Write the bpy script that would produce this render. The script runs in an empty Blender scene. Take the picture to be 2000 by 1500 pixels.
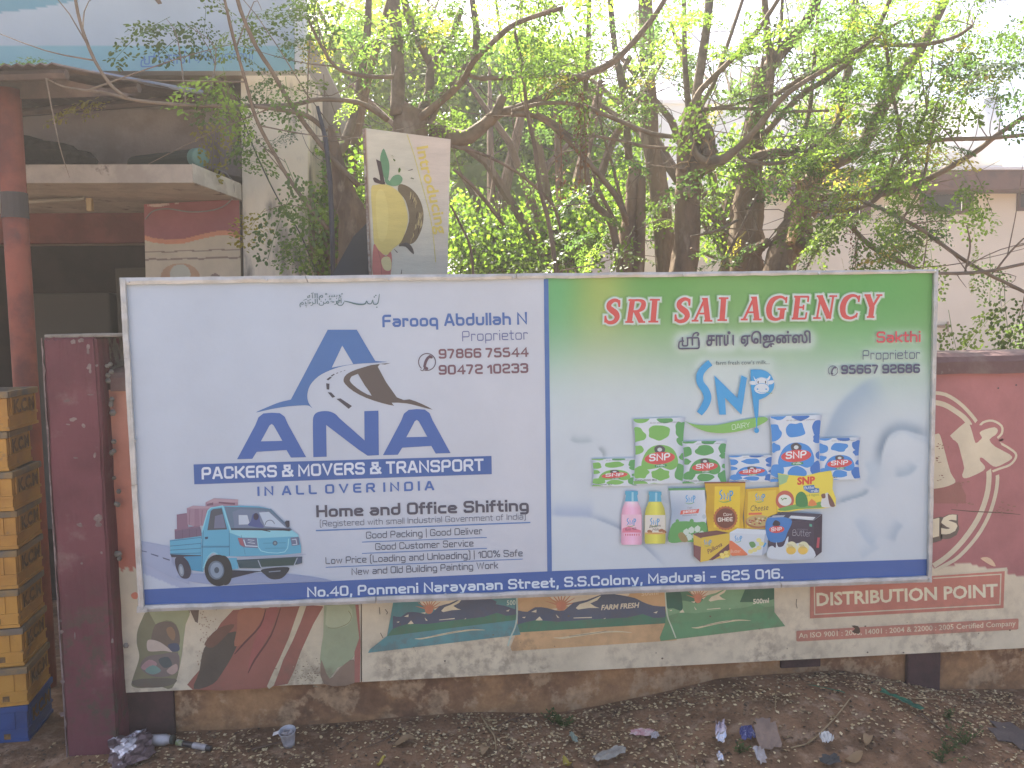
import bpy, bmesh, math, random
import numpy as np
from mathutils import Vector, Matrix
from mathutils.geometry import delaunay_2d_cdt, tessellate_polygon

sc = bpy.context.scene
COL = sc.collection
rad = math.radians
rng = random.Random(7)
nr = np.random.RandomState(11)

# ---------------------------------------------------------------- camera
F_PX = 1550.0                       # focal length in pixels of the 2000 px wide photograph
CAM = np.array([1.194, -2.9556, 1.70])
YAW, PITCH, ROLL = 0.0691, -0.0773, -0.0151
_f = np.array([math.sin(YAW) * math.cos(PITCH), math.cos(YAW) * math.cos(PITCH), math.sin(PITCH)])
_r = np.cross(_f, [0, 0, 1]); _r /= np.linalg.norm(_r); _u = np.cross(_r, _f)
_r, _u = _r * math.cos(ROLL) + _u * math.sin(ROLL), -_r * math.sin(ROLL) + _u * math.cos(ROLL)
cam_d = bpy.data.cameras.new("camera")
cam = bpy.data.objects.new("camera", cam_d)
COL.objects.link(cam)
M = Matrix(((_r[0], _u[0], -_f[0], CAM[0]), (_r[1], _u[1], -_f[1], CAM[1]), (_r[2], _u[2], -_f[2], CAM[2]), (0, 0, 0, 1)))
cam.matrix_world = M
cam_d.sensor_width = 36
cam_d.lens = 36 * F_PX / 2000
cam_d.clip_start = 0.05
cam_d.clip_end = 600
sc.camera = cam

# ---------------------------------------------------------------- sky, sun, exposure
SUN_ELEV, SUN_AZ = rad(52), rad(-22)     # azimuth measured from +Y (away from the camera) towards +X
w = bpy.data.worlds.new("World"); sc.world = w; w.use_nodes = True
nt = w.node_tree
sky = nt.nodes.new("ShaderNodeTexSky"); sky.sky_type = 'NISHITA'; sky.sun_disc = False
sky.sun_elevation = SUN_ELEV; sky.sun_rotation = SUN_AZ
sky.dust_density = 5.0; sky.air_density = 0.55; sky.ozone_density = 1.0
bg = nt.nodes["Background"]; bg.inputs[1].default_value = 0.11
nt.links.new(sky.outputs[0], bg.inputs[0])
sd = bpy.data.lights.new("sun", 'SUN'); sun = bpy.data.objects.new("sun", sd); COL.objects.link(sun)
sd.energy = 5.0; sd.angle = rad(0.53); sd.color = (1.0, 0.93, 0.82)
sv = Vector((math.sin(SUN_AZ) * math.cos(SUN_ELEV), math.cos(SUN_AZ) * math.cos(SUN_ELEV), math.sin(SUN_ELEV)))
sun.rotation_euler = sv.to_track_quat('Z', 'Y').to_euler()
sun.location = sv * 30
vs = sc.view_settings
sc.display_settings.display_device = 'sRGB'
vs.view_transform = 'Standard'; vs.look = 'None'; vs.gamma = 1.0; vs.use_curve_mapping = False
vs.exposure = 2.15
sc.cycles.use_denoising = True
sc.cycles.max_bounces = 8; sc.cycles.diffuse_bounces = 4; sc.cycles.transmission_bounces = 6
sc.cycles.caustics_reflective = False; sc.cycles.caustics_refractive = False

VEIL_HAZE = 0.0055
# ---------------------------------------------------------------- helpers
def ray(px, py):
    return _f + _r * ((px - 1000) / F_PX) - _u * ((py - 750) / F_PX)

def P(px, py, Y):
    """world point that lies on the vertical plane y = Y and is seen at that pixel of the photograph"""
    d = ray(px, py)
    return CAM + d * ((Y - CAM[1]) / d[1])

def PZ(px, py, z):
    d = ray(px, py)
    return CAM + d * ((z - CAM[2]) / d[2])

def P_arr(px, py, Y):
    px = np.asarray(px, float); py = np.asarray(py, float)
    d = _f[None, :] + _r[None, :] * ((px - 1000) / F_PX)[:, None] - _u[None, :] * ((py - 750) / F_PX)[:, None]
    t = (np.asarray(Y, float) - CAM[1]) / d[:, 1]
    return CAM[None, :] + d * t[:, None]

def proj(p):
    d = np.asarray(p, float) - CAM
    z = d @ _f
    return 1000 + F_PX * (d @ _r) / z, 750 - F_PX * (d @ _u) / z

def lin(c):
    c = np.asarray(c, float) / 255.0
    return np.where(c <= 0.04045, c / 12.92, ((c + 0.055) / 1.055) ** 2.4)

WREF = lin((186, 191, 205))
def alb(c, k=1.0):
    """reflectance of printed colour, from how it looks next to a white print in the same shade"""
    return np.clip(lin(c) / WREF * np.array([.51, .61, .70]) * k, 0, 0.86)
def albp(c, k=1.0):
    """the same for the old sheets and painted boards"""
    a = lin(c) / WREF * np.array([.9, .98, 1.06]) * k
    g = a.mean(-1, keepdims=True)
    return np.clip(a * .86 + g * .14, 0, 0.84)

def prop(o, label=None, cat=None, group=None, kind=None):
    if label: o["label"] = label
    if cat: o["category"] = cat
    if group: o["group"] = group
    if kind: o["kind"] = kind
    return o

def empty(name, loc, label=None, cat=None, group=None, rz=0.0):
    o = bpy.data.objects.new(name, None)
    COL.objects.link(o); o.location = loc; o.rotation_euler = (0, 0, rz)
    o.empty_display_size = 0.1
    return prop(o, label, cat, group)

def mesh_obj(name, verts, faces, mat, parent=None, cols=None, smooth=False, world=True):
    """one mesh object; verts in world space unless world=False (then in the parent's space)"""
    me = bpy.data.meshes.new(name)
    verts = np.asarray(verts, float)
    if parent is not None and world:
        # parents are only ever moved and turned about Z
        px = np.array(parent.location); rz = parent.rotation_euler[2]
        if parent.parent is not None:
            px = px + np.array(parent.parent.location); rz = rz + parent.parent.rotation_euler[2]
        verts = verts - px
        c, s = math.cos(-rz), math.sin(-rz)
        verts = np.stack([verts[:, 0] * c - verts[:, 1] * s, verts[:, 0] * s + verts[:, 1] * c, verts[:, 2]], 1)
    if isinstance(faces, np.ndarray):
        n, k = faces.shape
        me.vertices.add(len(verts)); me.vertices.foreach_set("co", verts.astype(np.float32).ravel())
        me.loops.add(n * k); me.loops.foreach_set("vertex_index", faces.astype(np.int32).ravel())
        me.polygons.add(n); me.polygons.foreach_set("loop_start", np.arange(0, n * k, k, dtype=np.int32))
        me.polygons.foreach_set("loop_total", np.full(n, k, dtype=np.int32))
        me.update(calc_edges=True)
    else:
        me.from_pydata([tuple(v) for v in verts], [], faces); me.update()
    if cols is not None:
        a = me.color_attributes.new("Col", 'FLOAT_COLOR', 'POINT')
        c4 = np.ones((len(verts), 4), np.float32); c4[:, :3] = cols
        a.data.foreach_set("color", c4.ravel())
    if smooth:
        me.polygons.foreach_set("use_smooth", np.ones(len(me.polygons), dtype=bool))
    if mat is not None:
        for m_ in (mat if isinstance(mat, (list, tuple)) else [mat]): me.materials.append(m_)
    me.validate()
    o = bpy.data.objects.new(name, me); COL.objects.link(o)
    if parent is not None: o.parent = parent
    return o

class MB:
    """collects boxes, tubes, prisms"""
    def __init__(s): s.v = []; s.f = []; s.c = []
    def add(s, v, f, col=None):
        n = len(s.v); s.v.extend([tuple(x) for x in v]); s.f.extend([tuple(i + n for i in q) for q in f])
        s.c.extend([tuple(col) if col is not None else (0.5, 0.5, 0.5)] * len(v)); return s
    def box(s, a, b, col=None, bev=0.0):
        (x0, y0, z0), (x1, y1, z1) = a, b
        if bev > 0:
            bm = bmesh.new(); bmesh.ops.create_cube(bm, size=1.0)
            for q in bm.verts:
                q.co = Vector(((x0 + x1) / 2 + q.co.x * (x1 - x0), (y0 + y1) / 2 + q.co.y * (y1 - y0), (z0 + z1) / 2 + q.co.z * (z1 - z0)))
            bmesh.ops.bevel(bm, geom=bm.edges[:], offset=bev, segments=2, affect='EDGES', profile=0.6)
            bm.verts.index_update()
            s.add([q.co[:] for q in bm.verts], [[q.index for q in f.verts] for f in bm.faces], col); bm.free(); return s
        v = [(x0, y0, z0), (x1, y0, z0), (x1, y1, z0), (x0, y1, z0), (x0, y0, z1), (x1, y0, z1), (x1, y1, z1), (x0, y1, z1)]
        return s.add(v, [(0, 3, 2, 1), (4, 5, 6, 7), (0, 1, 5, 4), (1, 2, 6, 5), (2, 3, 7, 6), (3, 0, 4, 7)], col)
    def hexa(s, near, far, col=None):
        """a solid between two quads of 3-D points"""
        v = [tuple(p) for p in near] + [tuple(p) for p in far]
        return s.add(v, [(0, 1, 2, 3), (7, 6, 5, 4), (0, 4, 5, 1), (1, 5, 6, 2), (2, 6, 7, 3), (3, 7, 4, 0)], col)
    def tube(s, pts, radii, seg=8, col=None, rough=0.0, cap=True):
        pts = [np.asarray(p, float) for p in pts]; n = len(pts)
        if not hasattr(radii, '__len__'): radii = [radii] * n
        v = []; f = []
        t0 = pts[1] - pts[0]; t0 /= np.linalg.norm(t0) + 1e-9
        up = np.array([0, 0, 1.0]) if abs(t0[2]) < 0.9 else np.array([1.0, 0, 0])
        a = np.cross(t0, up); a /= np.linalg.norm(a)
        for i, p in enumerate(pts):
            t = pts[min(i + 1, n - 1)] - pts[max(i - 1, 0)]; t /= np.linalg.norm(t) + 1e-9
            a = a - t * (a @ t); a /= np.linalg.norm(a) + 1e-9; b = np.cross(t, a)
            for k in range(seg):
                an = 2 * math.pi * k / seg; rr = radii[i] * (1 + rough * rng.uniform(-1, 1))
                v.append(p + (a * math.cos(an) + b * math.sin(an)) * rr)
        for i in range(n - 1):
            for k in range(seg):
                k2 = (k + 1) % seg
                f.append((i * seg + k, i * seg + k2, (i + 1) * seg + k2, (i + 1) * seg + k))
        if cap:
            f.append(tuple(range(seg))[::-1]); f.append(tuple((n - 1) * seg + k for k in range(seg)))
        return s.add(v, f, col)
    def lathe(s, base, prof, seg=20, axis=(0, 0, 1), col=None):
        base = np.asarray(base, float); ax = np.asarray(axis, float); ax /= np.linalg.norm(ax)
        up = np.array([0, 0, 1.0]) if abs(ax[2]) < 0.9 else np.array([1.0, 0, 0])
        a = np.cross(ax, up); a /= np.linalg.norm(a); b = np.cross(ax, a); v = []; f = []
        for r_, h in prof:
            for k in range(seg):
                an = 2 * math.pi * k / seg; v.append(base + ax * h + (a * math.cos(an) + b * math.sin(an)) * r_)
        for i in range(len(prof) - 1):
            for k in range(seg):
                k2 = (k + 1) % seg; f.append((i * seg + k, i * seg + k2, (i + 1) * seg + k2, (i + 1) * seg + k))
        return s.add(v, f, col)
    def obj(s, name, mat, parent=None, smooth=False, cols=False, world=True):
        return mesh_obj(name, s.v, s.f, mat, parent, np.array(s.c) if cols else None, smooth, world)

def N(nt, t, **kw):
    n = nt.nodes.new(t)
    for k, v in kw.items():
        if hasattr(n, k): setattr(n, k, v)
        else: n.inputs[k.replace('_', ' ')].default_value = v
    return n

def material(name, c1, c2=None, scale=4.0, rough=0.8, bump=0.0, bscale=None, detail=6.0, lo=0.4, hi=0.62, c3=None, scale3=1.2,
             lo3=0.55, hi3=0.7, spec=0.3, metal=0.0, vcol=False, stretch=None, dirt=None, transl=0.0, coat=0.0, transl_col=None, mottle=0.0, mscale=9.0):
    """procedural surface: up to three colours mixed by noise in world space, fine relief, optional grime"""
    m = bpy.data.materials.new(name); m.use_nodes = True; t = m.node_tree; L = t.links
    b = t.nodes["Principled BSDF"]; b.inputs["Roughness"].default_value = rough
    b.inputs["Specular IOR Level"].default_value = spec; b.inputs["Metallic"].default_value = metal
    if coat: b.inputs["Coat Weight"].default_value = coat
    geo = N(t, "ShaderNodeNewGeometry"); vec = geo.outputs["Position"]
    if stretch:
        mp = N(t, "ShaderNodeMapping"); mp.inputs["Scale"].default_value = stretch; L.new(vec, mp.inputs["Vector"]); vec = mp.outputs[0]
    def noise(s, d=detail, v=vec):
        n = N(t, "ShaderNodeTexNoise"); n.inputs["Scale"].default_value = s; n.inputs["Detail"].default_value = d
        n.inputs["Roughness"].default_value = 0.62
        L.new(v, n.inputs["Vector"]); return n.outputs["Fac"]
    def ramp(fac, a, z):
        r = N(t, "ShaderNodeMapRange"); r.inputs["From Min"].default_value = a; r.inputs["From Max"].default_value = z
        r.interpolation_type = 'SMOOTHSTEP'; L.new(fac, r.inputs["Value"]); return r.outputs[0]
    def mix(fac, a, c):
        x = N(t, "ShaderNodeMix", data_type='RGBA'); L.new(fac, x.inputs[0]) if not isinstance(fac, float) else None
        if isinstance(fac, float): x.inputs[0].default_value = fac
        for sck, q in ((x.inputs[6], a), (x.inputs[7], c)):
            if hasattr(q, 'links') or hasattr(q, 'is_linked'): L.new(q, sck)
            else: sck.default_value = (*q, 1)
        return x.outputs[2]
    if vcol:
        at = N(t, "ShaderNodeVertexColor"); at.layer_name = "Col"; cur = at.outputs["Color"]
    else:
        cur = None
        rgb = N(t, "ShaderNodeRGB"); rgb.outputs[0].default_value = (*c1, 1); cur = rgb.outputs[0]
    if c2 is not None: cur = mix(ramp(noise(scale), lo, hi), cur, c2)
    if c3 is not None: cur = mix(ramp(noise(scale3), lo3, hi3), cur, c3)
    if mottle:
        mm = N(t, "ShaderNodeMix", data_type='RGBA', blend_type='MULTIPLY'); mm.inputs[0].default_value = 1.0; L.new(cur, mm.inputs[6])
        mr = N(t, "ShaderNodeMapRange"); mr.inputs["From Min"].default_value = .3; mr.inputs["From Max"].default_value = .7
        mr.inputs["To Min"].default_value = 1 - mottle; mr.inputs["To Max"].default_value = 1.0 + mottle * .15; L.new(noise(mscale, 10), mr.inputs["Value"]); L.new(mr.outputs[0], mm.inputs[7]); cur = mm.outputs[2]
    if dirt:
        # dirt = (z_low, z_high, colour, strength): splashed grime that thins out upwards
        zl, zh, dc, st = dirt
        sx = N(t, "ShaderNodeSeparateXYZ"); L.new(geo.outputs["Position"], sx.inputs[0])
        g = ramp(sx.outputs[2], zh, zl)
        g.node.interpolation_type = 'LINEAR'
        nn = ramp(noise(26.0, 9), 0.40, 0.64); n2 = ramp(noise(3.5, 4), 0.35, 0.65)
        mu = N(t, "ShaderNodeMath", operation='MULTIPLY'); L.new(g, mu.inputs[0]); L.new(nn, mu.inputs[1])
        mu2 = N(t, "ShaderNodeMath", operation='MULTIPLY'); L.new(mu.outputs[0], mu2.inputs[0]); L.new(n2, mu2.inputs[1])
        mu3 = N(t, "ShaderNodeMath", operation='MULTIPLY'); L.new(mu2.outputs[0], mu3.inputs[0]); mu3.inputs[1].default_value = st
        mu3.use_clamp = True
        cur = mix(mu3.outputs[0], cur, dc)
    L.new(cur, b.inputs["Base Color"])
    if bump:
        bp = N(t, "ShaderNodeBump"); bp.inputs["Strength"].default_value = bump; bp.inputs["Distance"].default_value = 0.01
        L.new(noise(bscale or scale * 4, 8), bp.inputs["Height"]); L.new(bp.outputs[0], b.inputs["Normal"])
    if transl:
        tr = N(t, "ShaderNodeBsdfTranslucent"); ms = N(t, "ShaderNodeMixShader"); ms.inputs[0].default_value = transl
        if transl_col is not None:
            cc = N(t, "ShaderNodeMix", data_type='RGBA', blend_type='MULTIPLY'); cc.inputs[0].default_value = 1.0
            L.new(cur, cc.inputs[6]); cc.inputs[7].default_value = (*transl_col, 1); L.new(cc.outputs[2], tr.inputs[0])
        else: L.new(cur, tr.inputs[0])
        L.new(b.outputs[0], ms.inputs[1]); L.new(tr.outputs[0], ms.inputs[2])
        L.new(ms.outputs[0], t.nodes["Material Output"].inputs[0])
    return m

# ---------------------------------------------------------------- stroke lettering (square grotesque)
# every glyph: width (in cap heights) and centre-line strokes; '.' strokes have cut corners rounded
GL = {}; GL_SRC = {}
def _g(ch, wd, *st): GL[ch] = (wd, st); GL_SRC[ch] = st
X = 0.70
_g('A', .86, '0,0 .42,1 .58,1 1,0', '.16,.27 .84,.27'); _g('B', .80, '0,0 0,1 .9,1 .9,.53 0,.53', '.6,.53 1,.53 1,0 0,0')
_g('C', .80, '1,.68 1,1 0,1 0,0 1,0 1,.32'); _g('D', .82, '0,0 0,1 1,1 1,0 0,0'); _g('E', .72, '1,1 0,1 0,0 1,0', '0,.51 .9,.51')
_g('F', .70, '1,1 0,1 0,0', '0,.49 .9,.49'); _g('G', .84, '1,.72 1,1 0,1 0,0 1,0 1,.47 .55,.47'); _g('H', .84, '0,0 0,1', '1,0 1,1', '0,.5 1,.5')
_g('I', .0, '0,0 0,1'); _g('K', .80, '0,0 0,1', '1,1 .35,.5 1,0', '0,.5 .35,.5'); _g('L', .70, '0,1 0,0 1,0'); _g('J', .6, '1,1 1,0 0,0 0,.3')
_g('M', 1.0, '0,0 0,1 .5,.25 1,1 1,0'); _g('N', .84, '0,0 0,1 1,0 1,1'); _g('O', .84, '.5,0 0,0 0,1 1,1 1,0 .5,0'); _g('P', .78, '0,0 0,1 1,1 1,.42 0,.42')
_g('R', .80, '0,0 0,1 1,1 1,.46 0,.46', '.55,.46 1,0'); _g('S', .80, '1,.76 1,1 0,1 0,.52 1,.52 1,0 0,0 0,.24'); _g('T', .74, '0,1 1,1', '.5,1 .5,0')
_g('U', .82, '0,1 0,0 1,0 1,1'); _g('V', .86, '0,1 .5,0 1,1'); _g('W', 1.25, '0,1 .25,0 .5,.95 .75,0 1,1'); _g('Y', .84, '0,1 .5,.45 1,1', '.5,.5 .5,0')
_g('a', .66, '.1,x 1,x 1,0 0,0 0,.40 1,.40'); _g('b', .68, '0,1 0,0 1,0 1,x 0,x'); _g('c', .60, '1,x 0,x 0,0 1,0'); _g('d', .68, '1,1 1,0 0,0 0,x 1,x')
_g('e', .66, '1,0 0,0 0,x 1,x 1,.36 0,.36'); _g('f', .34, '1,1 .25,1 .25,0', '-.2,x 1,x'); _g('g', .68, '1,0 0,0 0,x 1,x 1,d .1,d'); _g('h', .66, '0,1 0,0', '0,x 1,x 1,0')
_g('i', .0, '0,x 0,0', '0,.97 0,.99'); _g('j', .1, '1,x 1,d -1,d'); _g('k', .62, '0,1 0,0', '1,x .3,.37 1,0', '0,.37 .3,.37'); _g('l', .0, '0,1 0,0'); _g('m', 1.08, '0,x 0,0', '0,x 1,x 1,0', '.5,x .5,0')
_g('n', .66, '0,x 0,0', '0,x 1,x 1,0'); _g('o', .66, '.5,0 0,0 0,x 1,x 1,0 .5,0'); _g('p', .68, '0,d 0,x 1,x 1,0 0,0'); _g('q', .68, '1,d 1,x 0,x 0,0 1,0'); _g('r', .42, '0,x 0,0', '0,x 1,x 1,.62')
_g('s', .60, '1.08,x 0,x 0,.36 1,.36 1,0 -.08,0'); _g('t', .38, '.3,.95 .3,0 1,0', '-.15,x 1,x'); _g('u', .66, '0,x 0,0 1,0 1,x'); _g('v', .64, '0,x .5,0 1,x'); _g('w', .96, '0,x .25,0 .5,x .75,0 1,x')
_g('y', .64, '0,x .5,0', '1,x .4,d .1,d'); _g('x', .62, '0,x 1,0', '1,x 0,0')
_g('0', .76, '.5,0 0,0 0,1 1,1 1,0 .5,0'); _g('1', .36, '0,.72 1,1 1,0'); _g('2', .74, '0,.76 0,1 1,1 1,.52 0,.46 0,0 1.14,0'); _g('3', .74, '0,.80 0,1 1,1 1,.53 .3,.53', '1,.53 1,0 0,0 0,.2')
_g('4', .78, '.8,0 .8,1 0,.28 1.05,.28'); _g('5', .74, '1,1 0,1 0,.56 1,.56 1,0 0,0 0,.18'); _g('6', .76, '1,.82 1,1 0,1 0,0 1,0 1,.56 0,.56'); _g('7', .70, '0,1 1,1 .35,0')
_g('8', .76, '.5,.53 .04,.53 .04,1 .96,1 .96,.53 .5,.53', '.5,.53 0,.53 0,0 1,0 1,.53 .5,.53'); _g('9', .76, '0,.18 0,0 1,0 1,1 0,1 0,.44 1,.44')
_g('.', .0, '0,.0 0,.02'); _g(',', .06, '1,.02 0,-.16'); _g('-', .42, '0,.42 1,.42'); _g('|', .0, '0,1.08 0,-.12'); _g('(', .22, '1,1.1 0,1.1 0,-.12 1,-.12'); _g(')', .22, '0,1.1 1,1.1 1,-.12 0,-.12')
_g('&', .92, '1.05,0 .2,.78 .2,1 .75,1 .75,.7 0,.42 0,0 .75,0 1.02,.46'); _g('%', 1.1, '0,1 0,.62 .38,.62 .38,1 0,1', '1,.38 1,0 .62,0 .62,.38 1,.38', '.85,1 .15,0')

def round_poly(pts, r):
    out = [pts[0]]
    for i in range(1, len(pts) - 1):
        a, b, c = (np.array(pts[i + q_], float) for q_ in (-1, 0, 1))
        u, v = a - b, c - b; lu, lv = np.linalg.norm(u), np.linalg.norm(v)
        rr = min(r, lu * 0.5, lv * 0.5)
        if lu < 1e-6 or lv < 1e-6: continue
        u /= lu; v /= lv
        p0, p2 = b + u * rr, b + v * rr
        for k in range(5):
            t = k / 4.0; out.append(tuple((1 - t) ** 2 * p0 + 2 * t * (1 - t) * (b * .75 + (p0 + p2) * .125) + t * t * p2))
    out.append(pts[-1]); return out

def ribbon_quads(pts, w, ext=0.0):
    """list of quads for a stroke; w may be one width per point"""
    p = [np.array(q, float) for q in pts]; n = len(p)
    ws = list(w) if hasattr(w, '__len__') else [w] * n
    if ext:
        d = p[0] - p[1]; p[0] = p[0] + d / (np.linalg.norm(d) + 1e-9) * ext
        d = p[-1] - p[-2]; p[-1] = p[-1] + d / (np.linalg.norm(d) + 1e-9) * ext
    Lf, Rt = [], []
    for i in range(n):
        if i == 0: d = p[1] - p[0]; nn = np.array([-d[1], d[0]]); nn /= np.linalg.norm(nn) + 1e-9; k = 1
        elif i == n - 1: d = p[-1] - p[-2]; nn = np.array([-d[1], d[0]]); nn /= np.linalg.norm(nn) + 1e-9; k = 1
        else:
            d1 = p[i] - p[i - 1]; d2 = p[i + 1] - p[i]; d1 /= np.linalg.norm(d1) + 1e-9; d2 /= np.linalg.norm(d2) + 1e-9
            n1 = np.array([-d1[1], d1[0]]); n2 = np.array([-d2[1], d2[0]]); nn = n1 + n2
            ln = np.linalg.norm(nn)
            if ln < 1e-6: nn = n1; k = 1
            else: nn /= ln; k = min(1 / max(nn @ n1, 1e-3), 1.6)
        Lf.append(p[i] + nn * ws[i] / 2 * k); Rt.append(p[i] - nn * ws[i] / 2 * k)
    return [[Lf[i], Lf[i + 1], Rt[i + 1], Rt[i]] for i in range(n - 1)]

def clip_y(poly, lo, hi):
    for sgn, lim in ((1, lo), (-1, -hi)):
        out = []
        for i in range(len(poly)):
            a, b = poly[i], poly[(i + 1) % len(poly)]
            ia, ib = a[1] * sgn >= lim - 1e-9, b[1] * sgn >= lim - 1e-9
            if ia: out.append(a)
            if ia != ib:
                t = (lim / sgn - a[1]) / (b[1] - a[1]); out.append(np.array([a[0] + t * (b[0] - a[0]), (lim / sgn)]))
        poly = out
        if len(poly) < 3: return []
    return poly

def stack(polys):
    """all polygons of a glyph; z is each vertex's tiny step forward so that no two faces share a plane"""
    V, Fc, Z = [], [], []
    for j, q in enumerate(polys):
        if len(q) < 3: continue
        Fc.append(tuple(range(len(V), len(V) + len(q)))); V.extend([(float(p[0]), float(p[1])) for p in q]); Z.extend([j * 3e-6] * len(q))
    return np.array(V), Fc, np.array(Z)

_gc = {}
def glyph(ch, w, corner):
    key = (ch, round(w, 3), corner)
    if key in _gc: return _gc[key]
    wd, strokes = GL[ch]
    low = ch in 'abcdefghijklmnopqrstuvwxyz'
    k = .78 if w > .15 else .92          # level strokes are thinner than upright ones
    hgt = (X if low else 1.0) / k
    ext_lo = (-0.27 if ch in 'gpqyj' else (-.2 if ch in ',()|' else 0.0)) / k
    ext_hi = (1.2 if ch in '()|' else (X if ch in 'vwxy' else 1.0)) / k
    ext = 0 if ch in 'SC23569Gs' else w / 2
    polys = []
    for s_ in strokes_of(ch):
        pts = []
        for x_, y_, flag in s_:
            y_ = y_ / k; yy = y_
            if flag == 'd': yy = -0.27 / k + w / 2
            elif flag == 'x': yy = X / k - w / 2
            elif 0 <= y_ <= hgt: yy = y_ + w / 2 * (1 - 2 * y_ / hgt)
            elif low and y_ > hgt: yy = y_ - w / 2
            pts.append((w / 2 + x_ * wd, yy))
        rp = round_poly(pts, corner) if len(pts) > 2 and ch not in 'AVWMNKvwyx4&' else pts
        for q in ribbon_quads(rp, w, ext):
            c_ = clip_y(q, ext_lo, ext_hi)
            if c_: polys.append([(p[0], p[1] * k) for p in c_])
    v, f, z = stack(polys)
    _gc[key] = (wd + w, v, f, z)
    return _gc[key]

def strokes_of(ch):
    return _ST[ch]
_ST = {}
def _reg():
    src = GL_SRC
    for ch, sts in src.items():
        out = []
        for s_ in sts:
            st = []
            for p in s_.split():
                a, b = p.split(',')
                st.append((float(a), X if b == 'x' else (-0.27 if b == 'd' else float(b)), b))
            out.append(st)
        _ST[ch] = out
_reg()
# ---------------------------------------------------------------- flat print
class Art:
    """flat printed shapes on one vertical board; every shape lies a hair in front of the one before it"""
    def __init__(s, Y, conv=alb, step=1.5e-5): s.Y = Y; s.k = 1; s.conv = conv; s.step = step; s.reset(); s.T = lambda x, y: (x, y)
    def reset(s): s.v = []; s.f = []; s.c = []
    def raw(s, pts, faces, col, tf=True, z=None):
        if tf: pts = [s.T(*p) for p in pts]
        pts = np.asarray(pts, float); n = len(s.v)
        w = P_arr(pts[:, 0], pts[:, 1], np.full(len(pts), s.Y - s.step * s.k) - (0 if z is None else z)); s.k += 1 if z is None else 1 + int(np.max(z) / s.step + .5)
        s.v.extend(w.tolist()); s.f.extend([tuple(i + n for i in q) for q in faces])
        col = np.asarray(col, float)
        cc = s.conv(col)
        s.c.extend((np.tile(cc, (len(pts), 1)) if col.ndim == 1 else cc).tolist())
    def poly(s, pts, col, holes=()):
        loops = [[Vector((p[0], p[1], 0)) for p in q] for q in [pts, *holes]]
        tri = tessellate_polygon(loops)
        s.raw([(v.x, v.y) for q in loops for v in q], tri, col)
    def blob(s, pts, col, sub=5):
        s.poly(smooth(pts, sub, True), col)
    def line(s, pts, w, col, sm=0, ext=0.0):
        if sm:
            if hasattr(w, '__len__'): w = [float(q) for q in np.interp(np.linspace(0, len(pts) - 1, (len(pts) - 1) * sm + 1), range(len(pts)), w)]
            pts = smooth(pts, sm, False)
        v = []; f = []
        for q in ribbon_quads(pts, w, ext):
            n = len(v); v.extend([tuple(p) for p in q]); f.append((n, n + 1, n + 2, n + 3))
        s.raw(v, f, col)
    def ell(s, cx, cy, rx, ry, col, rot=0.0, col2=None, n=28, a0=0, a1=360):
        ca, sa = math.cos(rad(rot)), math.sin(rad(rot)); pts = [(cx, cy)]
        for k in range(n + 1):
            a = rad(a0 + (a1 - a0) * k / n); x, y = rx * math.cos(a), ry * math.sin(a); pts.append((cx + x * ca - y * sa, cy + x * sa + y * ca))
        f = [(0, k + 1, k + 2) for k in range(n)]
        if col2 is not None: col = np.array([col2] + [col] * (n + 1), float)
        s.raw(pts, f, col)
    def ring(s, cx, cy, r, w, col, a0=0, a1=360, ry=None):
        ry = ry or r
        s.line([(cx + r * math.cos(rad(a0 + (a1 - a0) * k / 40)), cy + ry * math.sin(rad(a0 + (a1 - a0) * k / 40))) for k in range(41)], w, col)
    def _place(s, glyphs, wid, x0, y0, x1, y1, cap, col, slant, up, cw, emb=0):
        # glyphs: (xoff, verts, faces), total natural width wid in cap heights
        bx, by = (x1 - x0), (y1 - y0); V = []; Fc = []; Z = []
        for xo, v, f, z in glyphs:
            n = len(V); Z.extend(z)
            for p in v:
                a = (p[0] + xo + slant * p[1]) / wid; V.append((x0 + bx * a + up[0] * cap * p[1], y0 + by * a + up[1] * cap * p[1]))
            Fc.extend([tuple(i + n for i in q) for q in f])
        s.raw(V, Fc, col, z=np.array(Z))
    def text(s, t, x0, y0, x1, y1, cap, col, w=0.2, corner=0.2, gap=0.13, space=0.40, slant=0.0, up=(-0.02, -1.0), dy=0.0, scale_w=1.0):
        x = 0; gl = []
        for ch in t:
            if ch == ' ': x += space; continue
            wd, v, f, z = glyph(ch, w, corner); gl.append((x, v, f, z)); x += wd + gap
        s._place(gl, x - gap, x0, y0 + dy, x1, y1 + dy, cap, col, slant, up, ())
    def ftext(s, t, x0, y0, x1, y1, cap, col, bold=0.0, slant=0.0, up=(-0.02, -1.0), capn=0.727, box=False, multi=0):
        """text in the program's own font; box=True fits the glyphs' own box to x0..x1 and height cap"""
        v, f = font_mesh(t, bold)
        mn, mx = v.min(0), v.max(0)
        if box: vv = np.stack([(v[:, 0] - mn[0]), (v[:, 1] - mn[1]) / (mx[1] - mn[1])], 1)
        else: vv = np.stack([(v[:, 0] - mn[0]), v[:, 1] / capn], 1)
        for dx in ([0] if not multi else [-multi, 0, multi]):
            for dy in ([0] if not multi else [-multi, multi]):
                s._place([(0, vv, f, np.zeros(len(vv)))], mx[0] - mn[0], x0 + dx, y0 + dy, x1 + dx, y1 + dy, cap, col, slant, up, ())
    def out(s, name, mat, parent):
        o = mesh_obj(name, s.v, s.f, mat, parent, np.array(s.c)); s.reset(); return o

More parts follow.
